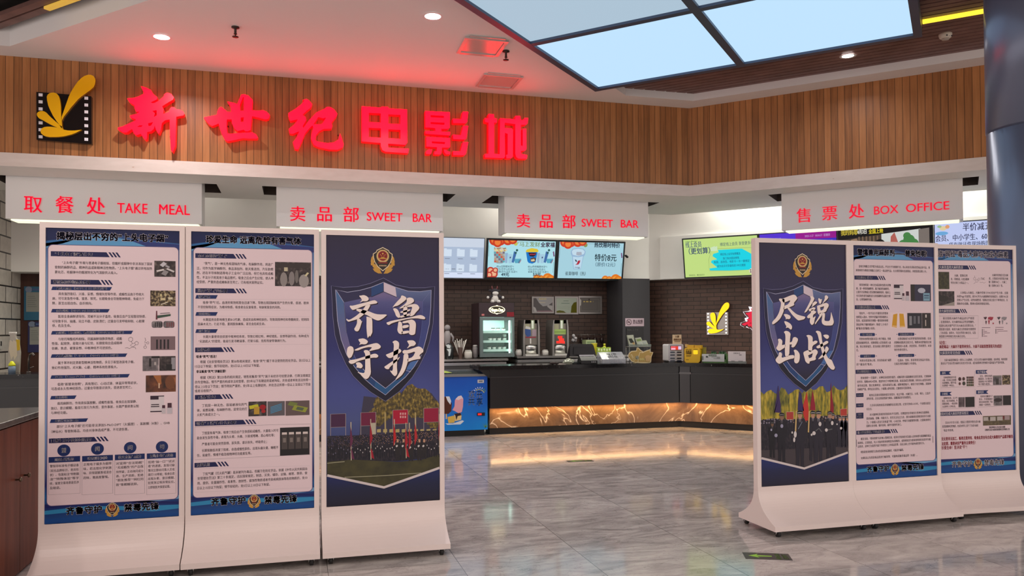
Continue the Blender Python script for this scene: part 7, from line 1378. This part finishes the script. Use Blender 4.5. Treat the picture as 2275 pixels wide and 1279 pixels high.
# clutter between printer and counter end
Y = 11.45; pl = PA(Y); xa = pl.px(1232, 808)[0]
t = thing('cloth_bundle', (xa, Y, CT), 'small dark brown crumpled bundle lying on the counter left of the till', 'cloth')
a = MB(); a.sphere((xa-.03, Y, CT+.022), .04, M('bundle_brown', (44, 30, 28), .8), sc=(1.2, .9, .55)); a.sphere((xa+.035, Y+.01, CT+.018), .035, M('bundle_brown'), sc=(1.1, .8, .5)); a.build('bundle', t)
xa = pl.px(1265, 806)[0]
t = thing('plastic_bag', (xa, Y+.03, CT), 'crumpled pale clear plastic bag lying before the till monitor', 'bag'); PB_ = M('clear_bag', (186, 190, 170), .2, alpha=.75)
a = MB(); rnd = random.Random(9); n = 14; vs = []; 
for i in range(7):
    for j in range(n):
        an = 2*math.pi*j/n; r = .095*math.sin(math.pi*(i+.6)/7.2)*(1+.25*rnd.uniform(-1, 1)); vs.append((xa+r*math.cos(an), Y+.03+.6*r*math.sin(an), CT+.002+.085*i/6*(1+.15*rnd.uniform(-1, 1))))
a.add(vs, [(i*n+j, i*n+(j+1) % n, (i+1)*n+(j+1) % n, (i+1)*n+j) for i in range(6) for j in range(n)], PB_); a.build('bag', t)
# acrylic box
Y = 11.47; pl = PA(Y); k = lambda x, y: pl.px(1140+x*.1485, 640+y*.1485); q0, q1, q2, q3 = k(1332, 1150), k(1688, 1150), k(1640, 955), k(1345, 955)
ACR = M('acrylic', (196, 198, 204), .08, alpha=.38, spec=.6); t = thing('acrylic_box', ((q0[0]+q1[0])/2, Y+.1, CT), 'clear acrylic dispenser box on the counter right of the till', 'acrylic box')
hm = (q2[1]+CT)/2-.02
a = MB(); prof = [(Y, CT), (Y+.22, CT), (Y+.22, q2[1]), (Y+.16, q2[1]), (Y, hm)]
a.prism(Plane((0, 0, 0), (0, 1, 0), (0, 0, 1)), prof, q0[0], q0[0]+.008, ACR); a.prism(Plane((0, 0, 0), (0, 1, 0), (0, 0, 1)), prof, q1[0]-.008, q1[0], ACR); a.slab(pl, q0[0], q1[0], CT, hm, -.006, 0, ACR); a.box(q0[0], q1[0], Y+.21, Y+.22, CT, q2[1], ACR); a.box(q0[0], q1[0], Y, Y+.22, CT, CT+.008, ACR); a.build('box_shell', t)
a = MB(); a.add([(q0[0], Y, hm), (q1[0], Y, hm), (q1[0], Y+.16, q2[1]), (q0[0], Y+.16, q2[1])], [(0, 1, 2, 3)], ACR); a.build('sloped_lid', t)
a = MB(); lm = Plane((0, Y-.002, hm+.0), (1, 0, 0), (0, .16, q2[1]-hm)); cx = (q0[0]+q1[0])/2
for st, dx, v in (('吸', -.05, .13), ('管', .05, .13), ('自', -.05, .06), ('取', .05, .06)): a.text(lm, st, cx+dx-.028, cx+dx+.028, v, .06, .004, C(60, 58, 62), .01)
a.rect(lm, cx-.004, cx+.004, .03, .15, .004, C(60, 58, 62)); a.build('lid_lettering', t)
a = MB(); 
for i in range(16): a.box(q0[0]+.02+i*.0245, q0[0]+.032+i*.0245, Y+.02, Y+.19, CT+.009, CT+.05+.02*(i % 3), M('straw_wrap', (206, 204, 204), .5))
tag(a.build('wrapped_straws', loc=((q0[0]+q1[0])/2, Y+.1, CT+.01)), 'white wrapped straws packed inside the clear acrylic box', 'straws', kind='stuff')
# yellow-green packs, box and cup behind the till, on the steel counter
Y = 13.32; z0 = bt+.035
xa, xb = ux(1326, Y), ux(1356, Y); w = (xb-xa)/5
for i in range(5):
    x = xa+w*(i+.5); zt_ = vz(1340, 771, Y)-(.008 if i % 2 else 0)
    t = thing('drink_pouch', (x, Y, z0), 'small yellow-green drink pouch in the row behind the till monitor', 'drink pouch', 'yellow-green pouches behind the till')
    a = MB(); a.prism(PA(Y-.03), [(x-w*.45, z0), (x+w*.45, z0), (x+w*.47, zt_-.01), (x+w*.3, zt_), (x-w*.3, zt_), (x-w*.47, zt_-.01)], -.06, 0, M('pouch_green', (170, 196, 70), .4)); a.build('pouch', t)
    a = MB(); a.rect(PA(Y-.03), x-w*.3, x+w*.3, zt_-.06, zt_-.02, .001, C(226, 236, 190)); a.rect(PA(Y-.03), x-w*.28, x+w*.2, zt_-.1, zt_-.085, .001, C(90, 130, 50)); a.build('label', t)
x = ux(1320, 13.5); t = thing('paper_cup', (x, 13.5, z0), 'yellow paper cup standing behind the till monitor by the pouches', 'cup'); h = vz(1320, 762, 13.5)-z0
a = MB(); a.lathe((x, 13.5, z0), [(.04, 0), (.058, h)], M('cup_yellow', (206, 190, 40), .5), 16, cap=False); a.build('cup_wall', t); a = MB(); a.lathe((x, 13.5, z0), [(.058, h-.006), (.061, h), (.055, h+.003)], M('cup_rim', (226, 214, 110), .5), 16, cap=False); a.build('rim', t)
x = ux(1343, 13.55); t = thing('juice_bottle', (x, 13.55, z0), 'yellow capped juice bottle behind the row of yellow-green pouches', 'bottle'); h = vz(1343, 763, 13.55)-z0
a = MB(); a.lathe((x, 13.55, z0), [(.04, 0), (.04, h*.6), (.018, h*.8)], M('juice', (196, 200, 60), .2), 14); a.build('bottle_body', t); a = MB(); a.lathe((x, 13.55, z0), [(.022, h*.8), (.022, h)], M('cap_yellow', (214, 206, 40), .4), 12); a.build('cap', t)
xa, xb = ux(1302, 13.75), ux(1324, 13.75); z1 = vz(1312, 755, 13.75)
t = thing('tea_carton', ((xa+xb)/2, 13.85, z0), 'pale green carton standing on the steel counter behind the till', 'carton')
a = MB(); a.box(xa, xb, 13.75, 13.95, z0, z1, M('carton_green', (176, 190, 140), .5)); a.build('carton_body', t); a = MB(); a.rect(PA(13.75), xa+.02, xb-.02, z1-.05, z1-.03, .001, C(110, 130, 90)); a.rect(PA(13.75), xa+.02, xb-.06, z1-.08, z1-.065, .001, C(110, 130, 90)); a.build('print', t)
# whisk/brush of white fluff
x = ux(1275.5, 13.6); z1 = vz(1275, 739, 13.6); t = thing('duster', (x, 13.6, z0), 'white fluffy duster standing upright behind the till monitor', 'duster')
a = MB(); a.tube([(x, 13.6, z0), (x, 13.6, z1-.12)], .008, M_BLACKM); a.build('handle', t)
a = MB(); rnd = random.Random(4)
for i in range(12): a.sphere((x+rnd.uniform(-.03, .03), 13.6+rnd.uniform(-.03, .03), z1-.03-rnd.uniform(0, .12)), rnd.uniform(.02, .034), M('fluff', (176, 170, 172), .9), 8, 6)
a.build('fluff', t)
# fish-shaped wire tray
Y = 11.46; pl = PA(Y); k = lambda x, y: pl.px(1370+x*.1094, 690+y*.1094); c = k(480, 1090)
GOLDM = M('snack_gold', (176, 146, 78), .35, .3); CRM = M('wire_cream', (226, 208, 160), .35)
t = thing('fish_tray', (c[0], Y+.08, CT), 'gold fish-shaped display tray with cream outline on thin wire legs', 'display tray')
FO = [(235,930),(250,870),(300,825),(400,815),(415,755),(435,755),(480,800),(540,840),(600,815),(680,790),(675,840),(735,845),(700,930),(690,1040),(640,1055),(430,1050),(370,1050),(300,1020)]
uv = [k(*q) for q in FO]
a = MB(); a.prism(pl, uv, -.012, 0, GOLDM); a.build('fish_plate', t)
a = MB(); a.line(pl, uv, .014, .003, CRM, True); a.line(pl, [k(*q) for q in ((430,1045),(445,930),(470,845),(540,850))], .012, .003, CRM); a.line(pl, [k(*q) for q in ((300,880),(330,960))], .01, .003, CRM); a.build('outline_wire', t)
a = MB(); u, v = k(415, 950); a.ell(pl, u, v, .03, .03, .004, C(150, 150, 130)); u, v = k(635, 965); a.ell(pl, u, v, .058, .05, .004, C(206, 172, 116)); 
for i in range(3): u, v = k(480+i*40, 985); a.ell(pl, u, v, .02, .02, .004, C(206, 190, 120), 8)
for i in range(6): q0, q1 = k(265+i*14, 905+i*24), k(300+i*22, 890+i*14); a.line(pl, [q0, q1], .008, .004, C(214, 196, 140))
a.build('scale_pattern', t)
a = MB()
for x in (385, 430, 672, 685): q0 = k(x, 1045); a.tube([pl.p(q0[0], q0[1], -.006), pl.p(q0[0]-.02, CT+.004, .04 if x in (385, 672) else -.12)], .005, CRM, 6)
a.build('wire_leg', t)
# rack with snack packs behind it
Y = 11.72; pl = PA(Y); k = lambda x, y: pl.px(1370+x*.1094, 690+y*.1094); ql, qr = k(250, 728), k(700, 728); zr = ql[1]
t = thing('snack_rack', ((ql[0]+qr[0])/2, Y+.06, CT), 'thin wire rack standing behind the fish tray and holding snack packs', 'rack'); RW = M('rack_wire', (150, 150, 140), .3, .6)
a = MB(); a.box(ql[0], qr[0], Y, Y+.14, zr-.006, zr, RW); a.box(ql[0], qr[0], Y-.004, Y+.004, zr, zr+.035, M('rack_lip', (150, 164, 150), .2, alpha=.5)); a.build('shelf', t)
for x in (ql[0]+.01, qr[0]-.01):
    for y in (Y+.004, Y+.136): a = MB(); a.tube([(x, y, CT), (x, y, zr)], .005, RW, 6); a.build('post', t)
PKM = M('pack_foil', (176, 182, 160), .25, .3)
def pack(pts, dep, label, marks):
    P = [k(*q) for q in pts]; cx = sum(q[0] for q in P)/len(P); zb_ = zr+.001
    P = [(u, max(v, zb_)) for u, v in P]
    t = thing('snack_pack', (cx, Y+dep, zb_), label, 'snack pack', 'snack packs on the wire rack'); p2 = PA(Y+dep)
    a = MB(); a.prism(p2, P, -.025, 0, PKM); a.build('pouch', t); a = MB()
    for pp, c in marks: a.poly(p2, [k(*q) for q in pp], .001, c)
    a.build('label', t)
pack([(228,495),(355,490),(400,720),(280,722)], .03, 'silver-green snack pack with a black and tan print, nearest the dark pilaster centre', [([(240,505),(345,500),(350,530),(245,540)], C(206, 214, 190)), ([(255,570),(320,560),(370,640),(300,660)], C(60, 64, 56)), ([(330,640),(370,630),(395,700),(350,710)], C(214, 180, 120))])
pack([(405,555),(525,540),(600,715),(470,722)], .06, 'pale mint snack pack leaning in the middle of the wire rack', [([(430,580),(520,565),(540,610),(450,625)], C(150, 176, 110)), ([(470,640),(555,630),(570,690),(490,700)], C(206, 216, 200))])
pack([(560,610),(650,600),(690,690),(680,722),(600,722)], .09, 'crinkled pale mint snack pack at the outer end of the wire rack', [([(575,630),(640,620),(655,660),(595,670)], C(206, 214, 206))])
# no-smoking sign and black notice on the pilaster
pl = PA(13.675); k = lambda x, y: pl.px(1370+x*.1094, 690+y*.1094); q0, q1 = k(172, 152), k(553, 314)
t = thing('no_smoking_sign', pl.p((q0[0]+q1[0])/2, q1[1]), 'pinkish white no smoking sign on the dark pilaster', 'sign')
a = MB(); a.slab(pl, q0[0], q1[0], q1[1], q0[1], 0, .006, M('sign_pink', (196, 172, 182), .4)); a.build('plate', t)
a = MB(); MRN = C(70, 30, 44); c = k(247, 230); a.ring(pl, c[0], c[1], .055, .009, .008, MRN); a.line(pl, [(c[0]-.036, c[1]+.036), (c[0]+.036, c[1]-.036)], .008, .0085, MRN); a.rect(pl, c[0]-.035, c[0]+.02, c[1]-.008, c[1]+.006, .008, MRN); a.line(pl, [(c[0]+.01, c[1]+.012), (c[0]+.025, c[1]+.03)], .006, .008, MRN); a.build('pictogram', t)
a = MB()
for st, x0_, x1_, y, h in (('禁止吸烟', 328, 522, 214, .062), ('NO SMOKING', 330, 522, 256, .03)): p0, p1 = k(x0_, y), k(x1_, y); a.text(pl, st, p0[0], p1[0], p0[1], h, .008, MRN, .012)
a.build('lettering', t)
q0, q1 = k(195, 345), k(545, 790)
t = thing('notice_board', pl.p((q0[0]+q1[0])/2, q1[1]), 'tall black notice board below the no smoking sign', 'notice board')
a = MB(); a.slab(pl, q0[0], q1[0], q1[1], q0[1], 0, .008, M('notice_black', (18, 17, 18), .4)); a.build('board', t)
a = MB(); p0, p1 = k(205, 382), k(298, 382); a.text(pl, 'Dianping', p0[0], p1[0], p0[1], .036, .010, C(150, 148, 146), .01); p0, p1 = k(318, 382), k(428, 382); a.text(pl, '点 评 家', p0[0], p1[0], p0[1], .04, .010, C(150, 148, 146), .012); a.build('lettering', t)
# charger station on the corner of the counter
Y = 11.62; pl = PA(Y); k = lambda x, y: pl.px(1470+x*.0923, 730+y*.0923); q0, q1 = k(158, 372), k(528, 838)
SILV = M('station_silver', (196, 192, 194), .3); t = thing('charger_station', ((q0[0]+q1[0])/2, Y+.1, CT), 'silver-white power bank rental station with eight dark slots and small screen', 'charger station')
a = MB(); a.prism(pl, rr(q0[0], q1[0], CT+.012, q0[1], .025), -.2, 0, SILV); a.build('body', t); a = MB(); a.box(q0[0]+.015, q1[0]-.015, Y+.01, Y+.19, CT, CT+.013, M_BLACK); a.build('foot', t)
a = MB(); s0, s1 = k(205, 408), k(478, 518); a.slab(pl, s0[0], s1[0], s1[1], s0[1], 0, .004, M_BLACK); s0, s1 = k(218, 420), k(470, 505); a.rect(pl, s0[0], s1[0], s1[1], s0[1], .005, L(236, 90, 96, 1.0)); 
m1, m2 = k(225, 470), k(330, 500); a.rect(pl, m1[0], m2[0], m2[1], m1[1], .0055, L(250, 190, 216)); m1, m2 = k(330, 428), k(400, 500); a.rect(pl, m1[0], m2[0], m2[1], m1[1], .0054, L(226, 60, 40)); m1, m2 = k(395, 420), k(468, 500); a.rect(pl, m1[0], m2[0], m2[1], m1[1], .0056, L(222, 200, 236)); a.build('display', t)
for i in range(2):
    for j, y in enumerate((565, 632, 712, 772)):
        s0, s1 = k(203+i*160, y-16), k(318+i*160, y+16); a = MB(); a.prism(pl, rr(s0[0], s1[0], s1[1], s0[1], .012), 0, .004, M('slot_navy', (34, 44, 66), .25)); a.build('slot', t)
pl2 = PA(Y+.06); k2 = lambda x, y: pl2.px(1470+x*.0923, 730+y*.0923); q2, q3 = k2(262, 142), k2(478, 372)
t = thing('card_notice', pl2.p((q2[0]+q3[0])/2, q0[1]), 'cream price card standing on top of the charger station', 'card')
a = MB(); a.slab(pl2, q2[0], q3[0], q0[1]+.001, q2[1], -.004, 0, C(214, 186, 150)); a.build('card', t)
a = MB()
for st, x0_, x1_, y, h in (('大牌', 322, 418, 192, .045), ('满额就减', 285, 465, 262, .042)): p0, p1 = k2(x0_, y), k2(x1_, y); a.text(pl2, st, p0[0], p1[0], p0[1], h, .001, C(150, 90, 30), .02)
p0, p1 = k2(302, 308), k2(455, 308); a.rect(pl2, p0[0], p1[0], p0[1]-.006, p0[1]+.006, .001, C(110, 70, 40)); a.build('lettering', t)
# yellow box
pB = PB(17.47); k = lambda x, y: pB.px(1470+x*.0923, 730+y*.0923)
YEL = M('box_yellow', (222, 174, 6), .4); q0, q1 = k(545, 455), k(925, 840); dz = CT-q1[1]
t = thing('rental_box', pB.p((q0[0]+q1[0])/2, CT, -.06), 'bright yellow power bank rental box with glowing square beside the silver station', 'rental box')
a = MB(); a.prism(pB, rr(q0[0], q1[0], CT, q0[1], .035), -.13, 0, YEL); a.build('body', t)
a = MB(); s0, s1 = k(605, 392), k(768, 460); a.slab(pB, s0[0], s1[0], s1[1]-.01, s0[1], -.1, -.02, M('box_yellow2', (206, 160, 20), .4)); s0, s1 = k(780, 397), k(945, 465); a.slab(pB, s0[0], s1[0], s1[1]-.01, s0[1], -.1, -.02, M('box_yellow2')); s0, s1 = k(530, 372), k(605, 440); a.slab(pB, s0[0]+.012, s1[0], s1[1], s0[1], -.09, -.03, M('box_tan', (196, 160, 96), .5)); a.build('power_bank', t)
a = MB(); s0, s1 = k(930, 448), k(1020, 800); a.slab(pB, s0[0], s1[0], s1[1], s0[1], -.13, -.09, M('box_olive', (150, 140, 40), .4)); a.build('side_flap', t)
a = MB(); s0, s1 = k(762, 515), k(870, 615); a.prism(pB, rr(s0[0], s1[0], s1[1], s0[1], .012), 0, .004, L(255, 214, 20, 1.0)); a.build('light_button', t)
a = MB(); BRN = C(84, 60, 10)
for st, x0_, x1_, y, h in (('充电宝', 580, 720, 548, .045), ('扫码租借', 585, 718, 592, .034)): p0, p1 = k(x0_, y), k(x1_, y); a.text(pB, st, p0[0], p1[0], p0[1], h, .001, BRN, .03)
for x0_, x1_, y in ((580, 640, 497), (650, 720, 497), (765, 865, 497), (590, 715, 640), (590, 700, 662), (585, 655, 745)): p0, p1 = k(x0_, y), k(x1_, y); a.rect(pB, p0[0], p1[0], p0[1]-.004, p0[1]+.004, .001, BRN)
a.build('lettering', t)
# green tray with white notice
pB = PB(17.42); k = lambda x, y: pB.px(1470+x*.0923, 730+y*.0923); q0, q1 = k(975, 605), k(1580, 850); GRN = M('tray_green', (70, 112, 50), .4)
t = thing('bottle_tray', pB.p((q0[0]+q1[0])/2, CT, -.08), 'green tray of small bottles with white notice on its front', 'tray')
a = MB(); f0 = pB.at(0); a.slab(pB, q0[0], q1[0], CT, CT+.055, -.16, 0, GRN); a.slab(pB, q1[0]-.02, q1[0], CT, q0[1], -.16, 0, GRN); a.slab(pB, q0[0], q0[0]+.02, CT, q0[1], -.16, 0, GRN); a.slab(pB, q0[0], q1[0], CT, q0[1], -.16, -.145, GRN); a.build('tray', t)
a = MB(); s0, s1 = k(972, 606), k(1512, 795); a.slab(pB, s0[0], s1[0], s1[1], s0[1], .001, .006, M('notice_grey', (196, 198, 196), .4)); a.build('notice_plate', t)
a = MB(); s0, s1 = k(1130, 618), k(1325, 662); a.frame(pB, s0[0], s1[0], s1[1], s0[1], .005, .006, .008, C(80, 90, 84)); p0, p1 = k(1145, 640), k(1312, 640); a.text(pB, '免费试饮', p0[0], p1[0], p0[1], .03, .009, C(70, 110, 60), .01)
for x0_, x1_, y in ((1200, 1410, 678), (1250, 1410, 715), (1070, 1130, 690), (1330, 1410, 700)): p0, p1 = k(x0_, y), k(x1_, y); a.rect(pB, p0[0], p1[0], p0[1]-.004, p0[1]+.004, .007, C(120, 124, 122))
u, v = k(1092, 672); a.ell(pB, u, v, .018, .014, .0075, C(60, 66, 62)); u, v = k(992, 705); a.rect(pB, u-.012, u+.012, v-.03, v+.03, .0072, C(120, 126, 124)); a.build('lettering', t)
for i, x in enumerate((1180, 1222, 1262, 1370, 1412, 1452, 1500)):
    u = k(x, 600)[0]; b = pB.p(u, CT+.056, -.08); h = k(x, 542)[1]-CT-.056
    t = thing('mini_bottle', b, 'small dark green bottle standing in the green tray behind its white notice', 'bottle', 'green bottles in the tray')
    a = MB(); a.lathe(b, [(.022, 0), (.022, h*.75), (.012, h*.86)], M('mini_green', (56, 92, 52), .15), 12); a.build('bottle_body', t); a = MB(); a.lathe(b, [(.014, h*.86), (.014, h)], M('mini_cap', (40, 60, 40), .4), 10); a.build('cap', t)
# white card stand
pB = PB(17.36); k = lambda x, y: pB.px(1470+x*.0923, 730+y*.0923); q0, q1 = k(1596, 542), k(2022, 875)
t = thing('sign_card', pB.p((q0[0]+q1[0])/2, CT, 0), 'white card stand on a clear foot beside the green tray', 'card stand')
a = MB(); a.slab(pB, q0[0], q1[0], CT+.03, q0[1], -.008, 0, M('card_white', (214, 206, 206), .4)); a.build('card', t); a = MB(); a.slab(pB, q0[0], q1[0], CT, CT+.032, -.06, .004, M('card_foot', (150, 156, 150), .2, alpha=.7)); a.build('foot', t)
a = MB(); p0, p1 = k(1728, 588), k(1890, 588); a.text(pB, '扫码关注', p0[0], p1[0], p0[1], .03, .001, C(70, 66, 70), .01)
for x0_, x1_, y in ((1865, 1925, 632), (1672, 1760, 778), (1845, 1955, 780), (1690, 1925, 818)): p0, p1 = k(x0_, y), k(x1_, y); a.rect(pB, p0[0], p1[0], p0[1]-.005, p0[1]+.005, .001, C(110, 104, 108))
a.build('lettering', t)
# ------------------------------------------------------------------ far left: cabinet, certificates, small things
t = thing('wood_cabinet', (-1.95, 4.9, 0), 'red-brown wooden cabinet with dark stone top at the left edge', 'cabinet'); XF = -1.73
CW_ = mat_noise('cabinet_wood', [(.3, (96, 50, 36)), (.7, (124, 68, 50))], 3.0, .4, 4.0, (6, 6, .5))
a = MB(); a.box(-2.4, XF-.02, 3.0, 6.42, .0, .985, CW_); a.build('body', t)
ys = [3.0, 3.93, 4.86, 5.79, 6.42]
for i in range(4):
    a = MB(); a.box(XF-.02, XF, ys[i]+.003, ys[i+1]-.003, .02, .975, CW_); d = a.build('door', t, bevel=.003)
    yk = ys[i]+.09 if i % 2 else ys[i+1]-.09
    if i == 3: yk = ys[i]+.075
    a = MB(); a.lathe((XF, yk, .63), [(.006, 0), (.006, .02), (.016, .026), (.016, .034), (.01, .038)], M('knob_bronze', (110, 92, 74), .35, .7), 12, 'X'); a.build('knob', d)
a = MB(); a.box(-2.45, XF+.02, 2.95, 6.46, .987, 1.025, mat_noise('cabinet_stone', [(.3, (74, 72, 72)), (.7, (98, 94, 92))], 14.0, .2)); a.build('stone_top', t, bevel=.006)
q = Plane((XF+.021, 0, 0), (0, 1, 0), (0, 0, 1))
def cert(x0, y0, x1, y1, label, c, art):
    pl = PA(YBR-.075); q0, q1 = pl.px(x0, y0), pl.px(x1, y1)
    t = thing('certificate_frame', pl.p((q0[0]+q1[0])/2, q1[1]), label, 'certificate', 'framed certificates behind the left counter')
    a = MB(); a.slab(pl, q0[0], q1[0], q1[1], q0[1], -.02, 0, c); a.build('backing', t); a = MB(); art(a, pl, q0[0], q1[0], q1[1], q0[1]); a.build('certificate_paper', t)
def ca(a, pl, u0, u1, v0, v1):
    w = u1-u0; a.rect(pl, u0+.1*w, u1-.1*w, v0+.25*(v1-v0), v1-.17*(v1-v0), .002, C(140, 140, 132)); a.ell(pl, u0+.22*w, v1-.09*(v1-v0), .05, .05, .002, C(120, 130, 150)); a.rect(pl, u0+.36*w, u1-.1*w, v1-.12*(v1-v0), v1-.06*(v1-v0), .002, C(70, 90, 130))
    for k in range(6): a.rect(pl, u0+.16*w, u0+(.5+.05*(k % 3))*w, v1-(.3+.06*k)*(v1-v0), v1-(.29+.06*k)*(v1-v0), .003, C(96, 100, 100))
cert(53.5, 636, 101, 711, 'teal-blue framed certificate on the brown panel, upper of the two', M('cert_teal', (30, 92, 120), .4), ca)
cert(62, 714, 103, 782, 'navy framed certificate on the brown panel, lower of the two', M('cert_navy', (28, 30, 78), .4), ca)
Y = 11.75; pl = PA(Y); x = pl.px(26.5, 820)[0]; z1 = pl.px(26, 802)[1]; h = z1-CT
t = thing('spray_bottle', (x, Y, CT), 'small pale blue bottle with yellow cap on the far left counter', 'bottle')
a = MB(); a.lathe((x, Y, CT), [(.042, 0), (.044, h*.5), (.036, h*.6)], M('bottle_blue', (130, 150, 170), .3), 14); a.build('bottle_body', t); a = MB(); a.lathe((x, Y, CT), [(.04, h*.6), (.042, h*.72), (.02, h*.95), (.012, h)], M('cap_bright', (220, 224, 30), .4), 14); a.build('cap', t)
Y = 11.85; pl = PA(Y); k = lambda x, y: pl.px(x*.2033, 600+y*.2033)
t = thing('glove_bag', (k(155, 1130)[0], Y+.03, CT), 'clear plastic bag of pale gloves with yellow patch standing by the tiled wall', 'bag')
bag = [(100,1125),(88,960),(90,830),(110,740),(105,690),(160,685),(170,740),(200,780),(215,900),(210,1020),(205,1125)]
bb = [(u, max(v, CT+.001)) for u, v in (k(*q_) for q_ in bag)]
a = MB(); a.prism(pl, bb, -.06, 0, M('bag_clear', (176, 170, 156), .25, alpha=.8)); a.build('bag', t)
a = MB(); a.poly(pl, [k(*q_) for q_ in ((175,755),(218,760),(220,870),(185,880))], .002, C(190, 160, 20)); a.build('yellow_patch', t)
a = MB(); 
for i in range(5): u, v = k(100+i*16, 690); a.tube([pl.p(u, v-.02, -.03), pl.p(u, v+.02, -.03)], .014, M('glove_white', (206, 202, 194), .7), 6)
for i, (x0_, x1_) in enumerate(((110, 140), (145, 180))): a.poly(pl, [k(*q_) for q_ in ((x0_,760),(x1_,780),(x1_+10,930),(x0_+12,980),(x0_-14,860))], .0015+.001*i, C(196, 186, 160))
a.build('glove', t)
Y = 11.7; pl = PA(Y); x = pl.px(64, 820)[0]; z1 = pl.px(66, 784)[1]
t = thing('counter_tap', (x, Y, CT), 'dark metal tap on the far left counter below the certificates', 'tap'); TM = M('tap_metal', (110, 104, 100), .2, .8)
a = MB(); a.tube([(x, Y, CT), (x, Y, z1-.08), (x+.02, Y-.02, z1-.02), (x+.06, Y-.06, z1), (x+.09, Y-.1, z1-.03)], .012, TM, 10); a.build('spout', t); a = MB(); a.lathe((x, Y, CT), [(.03, 0), (.026, .02)], TM, 14); a.build('base', t); a = MB(); a.tube([(x, Y, CT+.06), (x+.06, Y-.01, CT+.08)], .007, TM, 8); a.build('lever', t)
pw = Plane((-4.325, 0, 0), (0, 1, 0), (0, 0, 1)); 
def wpx(x, y):
    r = ray(x, y); s_ = -4.325/r.x; return (r.y*s_, EYE+r.z*s_)
q0, q1 = wpx(0, 754), wpx(5, 775)
t = thing('wall_socket', (-4.325, q0[0]+.02, q1[1]), 'white socket on the tiled wall at the left edge', 'socket')
a = MB(); a.box(-4.33, -4.312, q0[0]-.06, q0[0]+.06, q1[1], q0[1], M('socket_white', (200, 196, 188), .4)); a.build('plate', t); a = MB(); a.box(-4.313, -4.309, q0[0]-.02, q0[0]+.03, q1[1]+.05, q1[1]+.12, M_BLACKM); a.build('socket_hole', t)
# ------------------------------------------------------------------ exit markers on the floor
def floor_px(x, y):
    r = ray(x, y); s_ = -EYE/r.z; return Vector((r.x*s_, r.y*s_, 0))
def exit_mark(tl, tr_, br, label):
    A, B, C_ = floor_px(*tl), floor_px(*tr_), floor_px(*br); u = (B-A).normalized(); v = Vector((-u.y, u.x, 0)); w = (B-A).length; h = abs((C_-B).dot(v)); pl = Plane(A-v*h, u, v)
    t = thing('exit_marker', A+(B-A)*.5-v*h*.5, label, 'floor sign', 'green arrow exit markers on the floor')
    a = MB(); a.slab(pl, 0, w, 0, h, 0, .0012, M('marker_black', (26, 30, 26), .35)); a.build('sticker', t)
    g = M('marker_green', (150, 210, 60), .5); a = MB(); m = h*.5
    a.poly(pl, [(w*.1, m), (w*.32, m+h*.3), (w*.28, m+h*.09), (w*.6, m+h*.06), (w*.6, m-h*.06), (w*.28, m-h*.09), (w*.32, m-h*.3)], .0018, g); a.build('arrow', t)
    q = Plane(pl.p(w*.66, h*.1), v, -u); a = MB()
    a.text(q, '紧急出口', 0, h*.8, -w*.07, w*.11, .0018, g, .012); a.text(q, 'EXIT', h*.08, h*.72, -w*.22, w*.15, .0018, g, .01); a.build('lettering', t)
exit_mark((1649, 1226.5), (1751, 1230), (1760.5, 1244.5), 'black floor sticker with green arrow in front of the marching officers stand')
exit_mark((1257.6, 1022.8), (1314, 1021), (1320, 1024.5), 'small far black floor sticker with green arrow on the open floor')
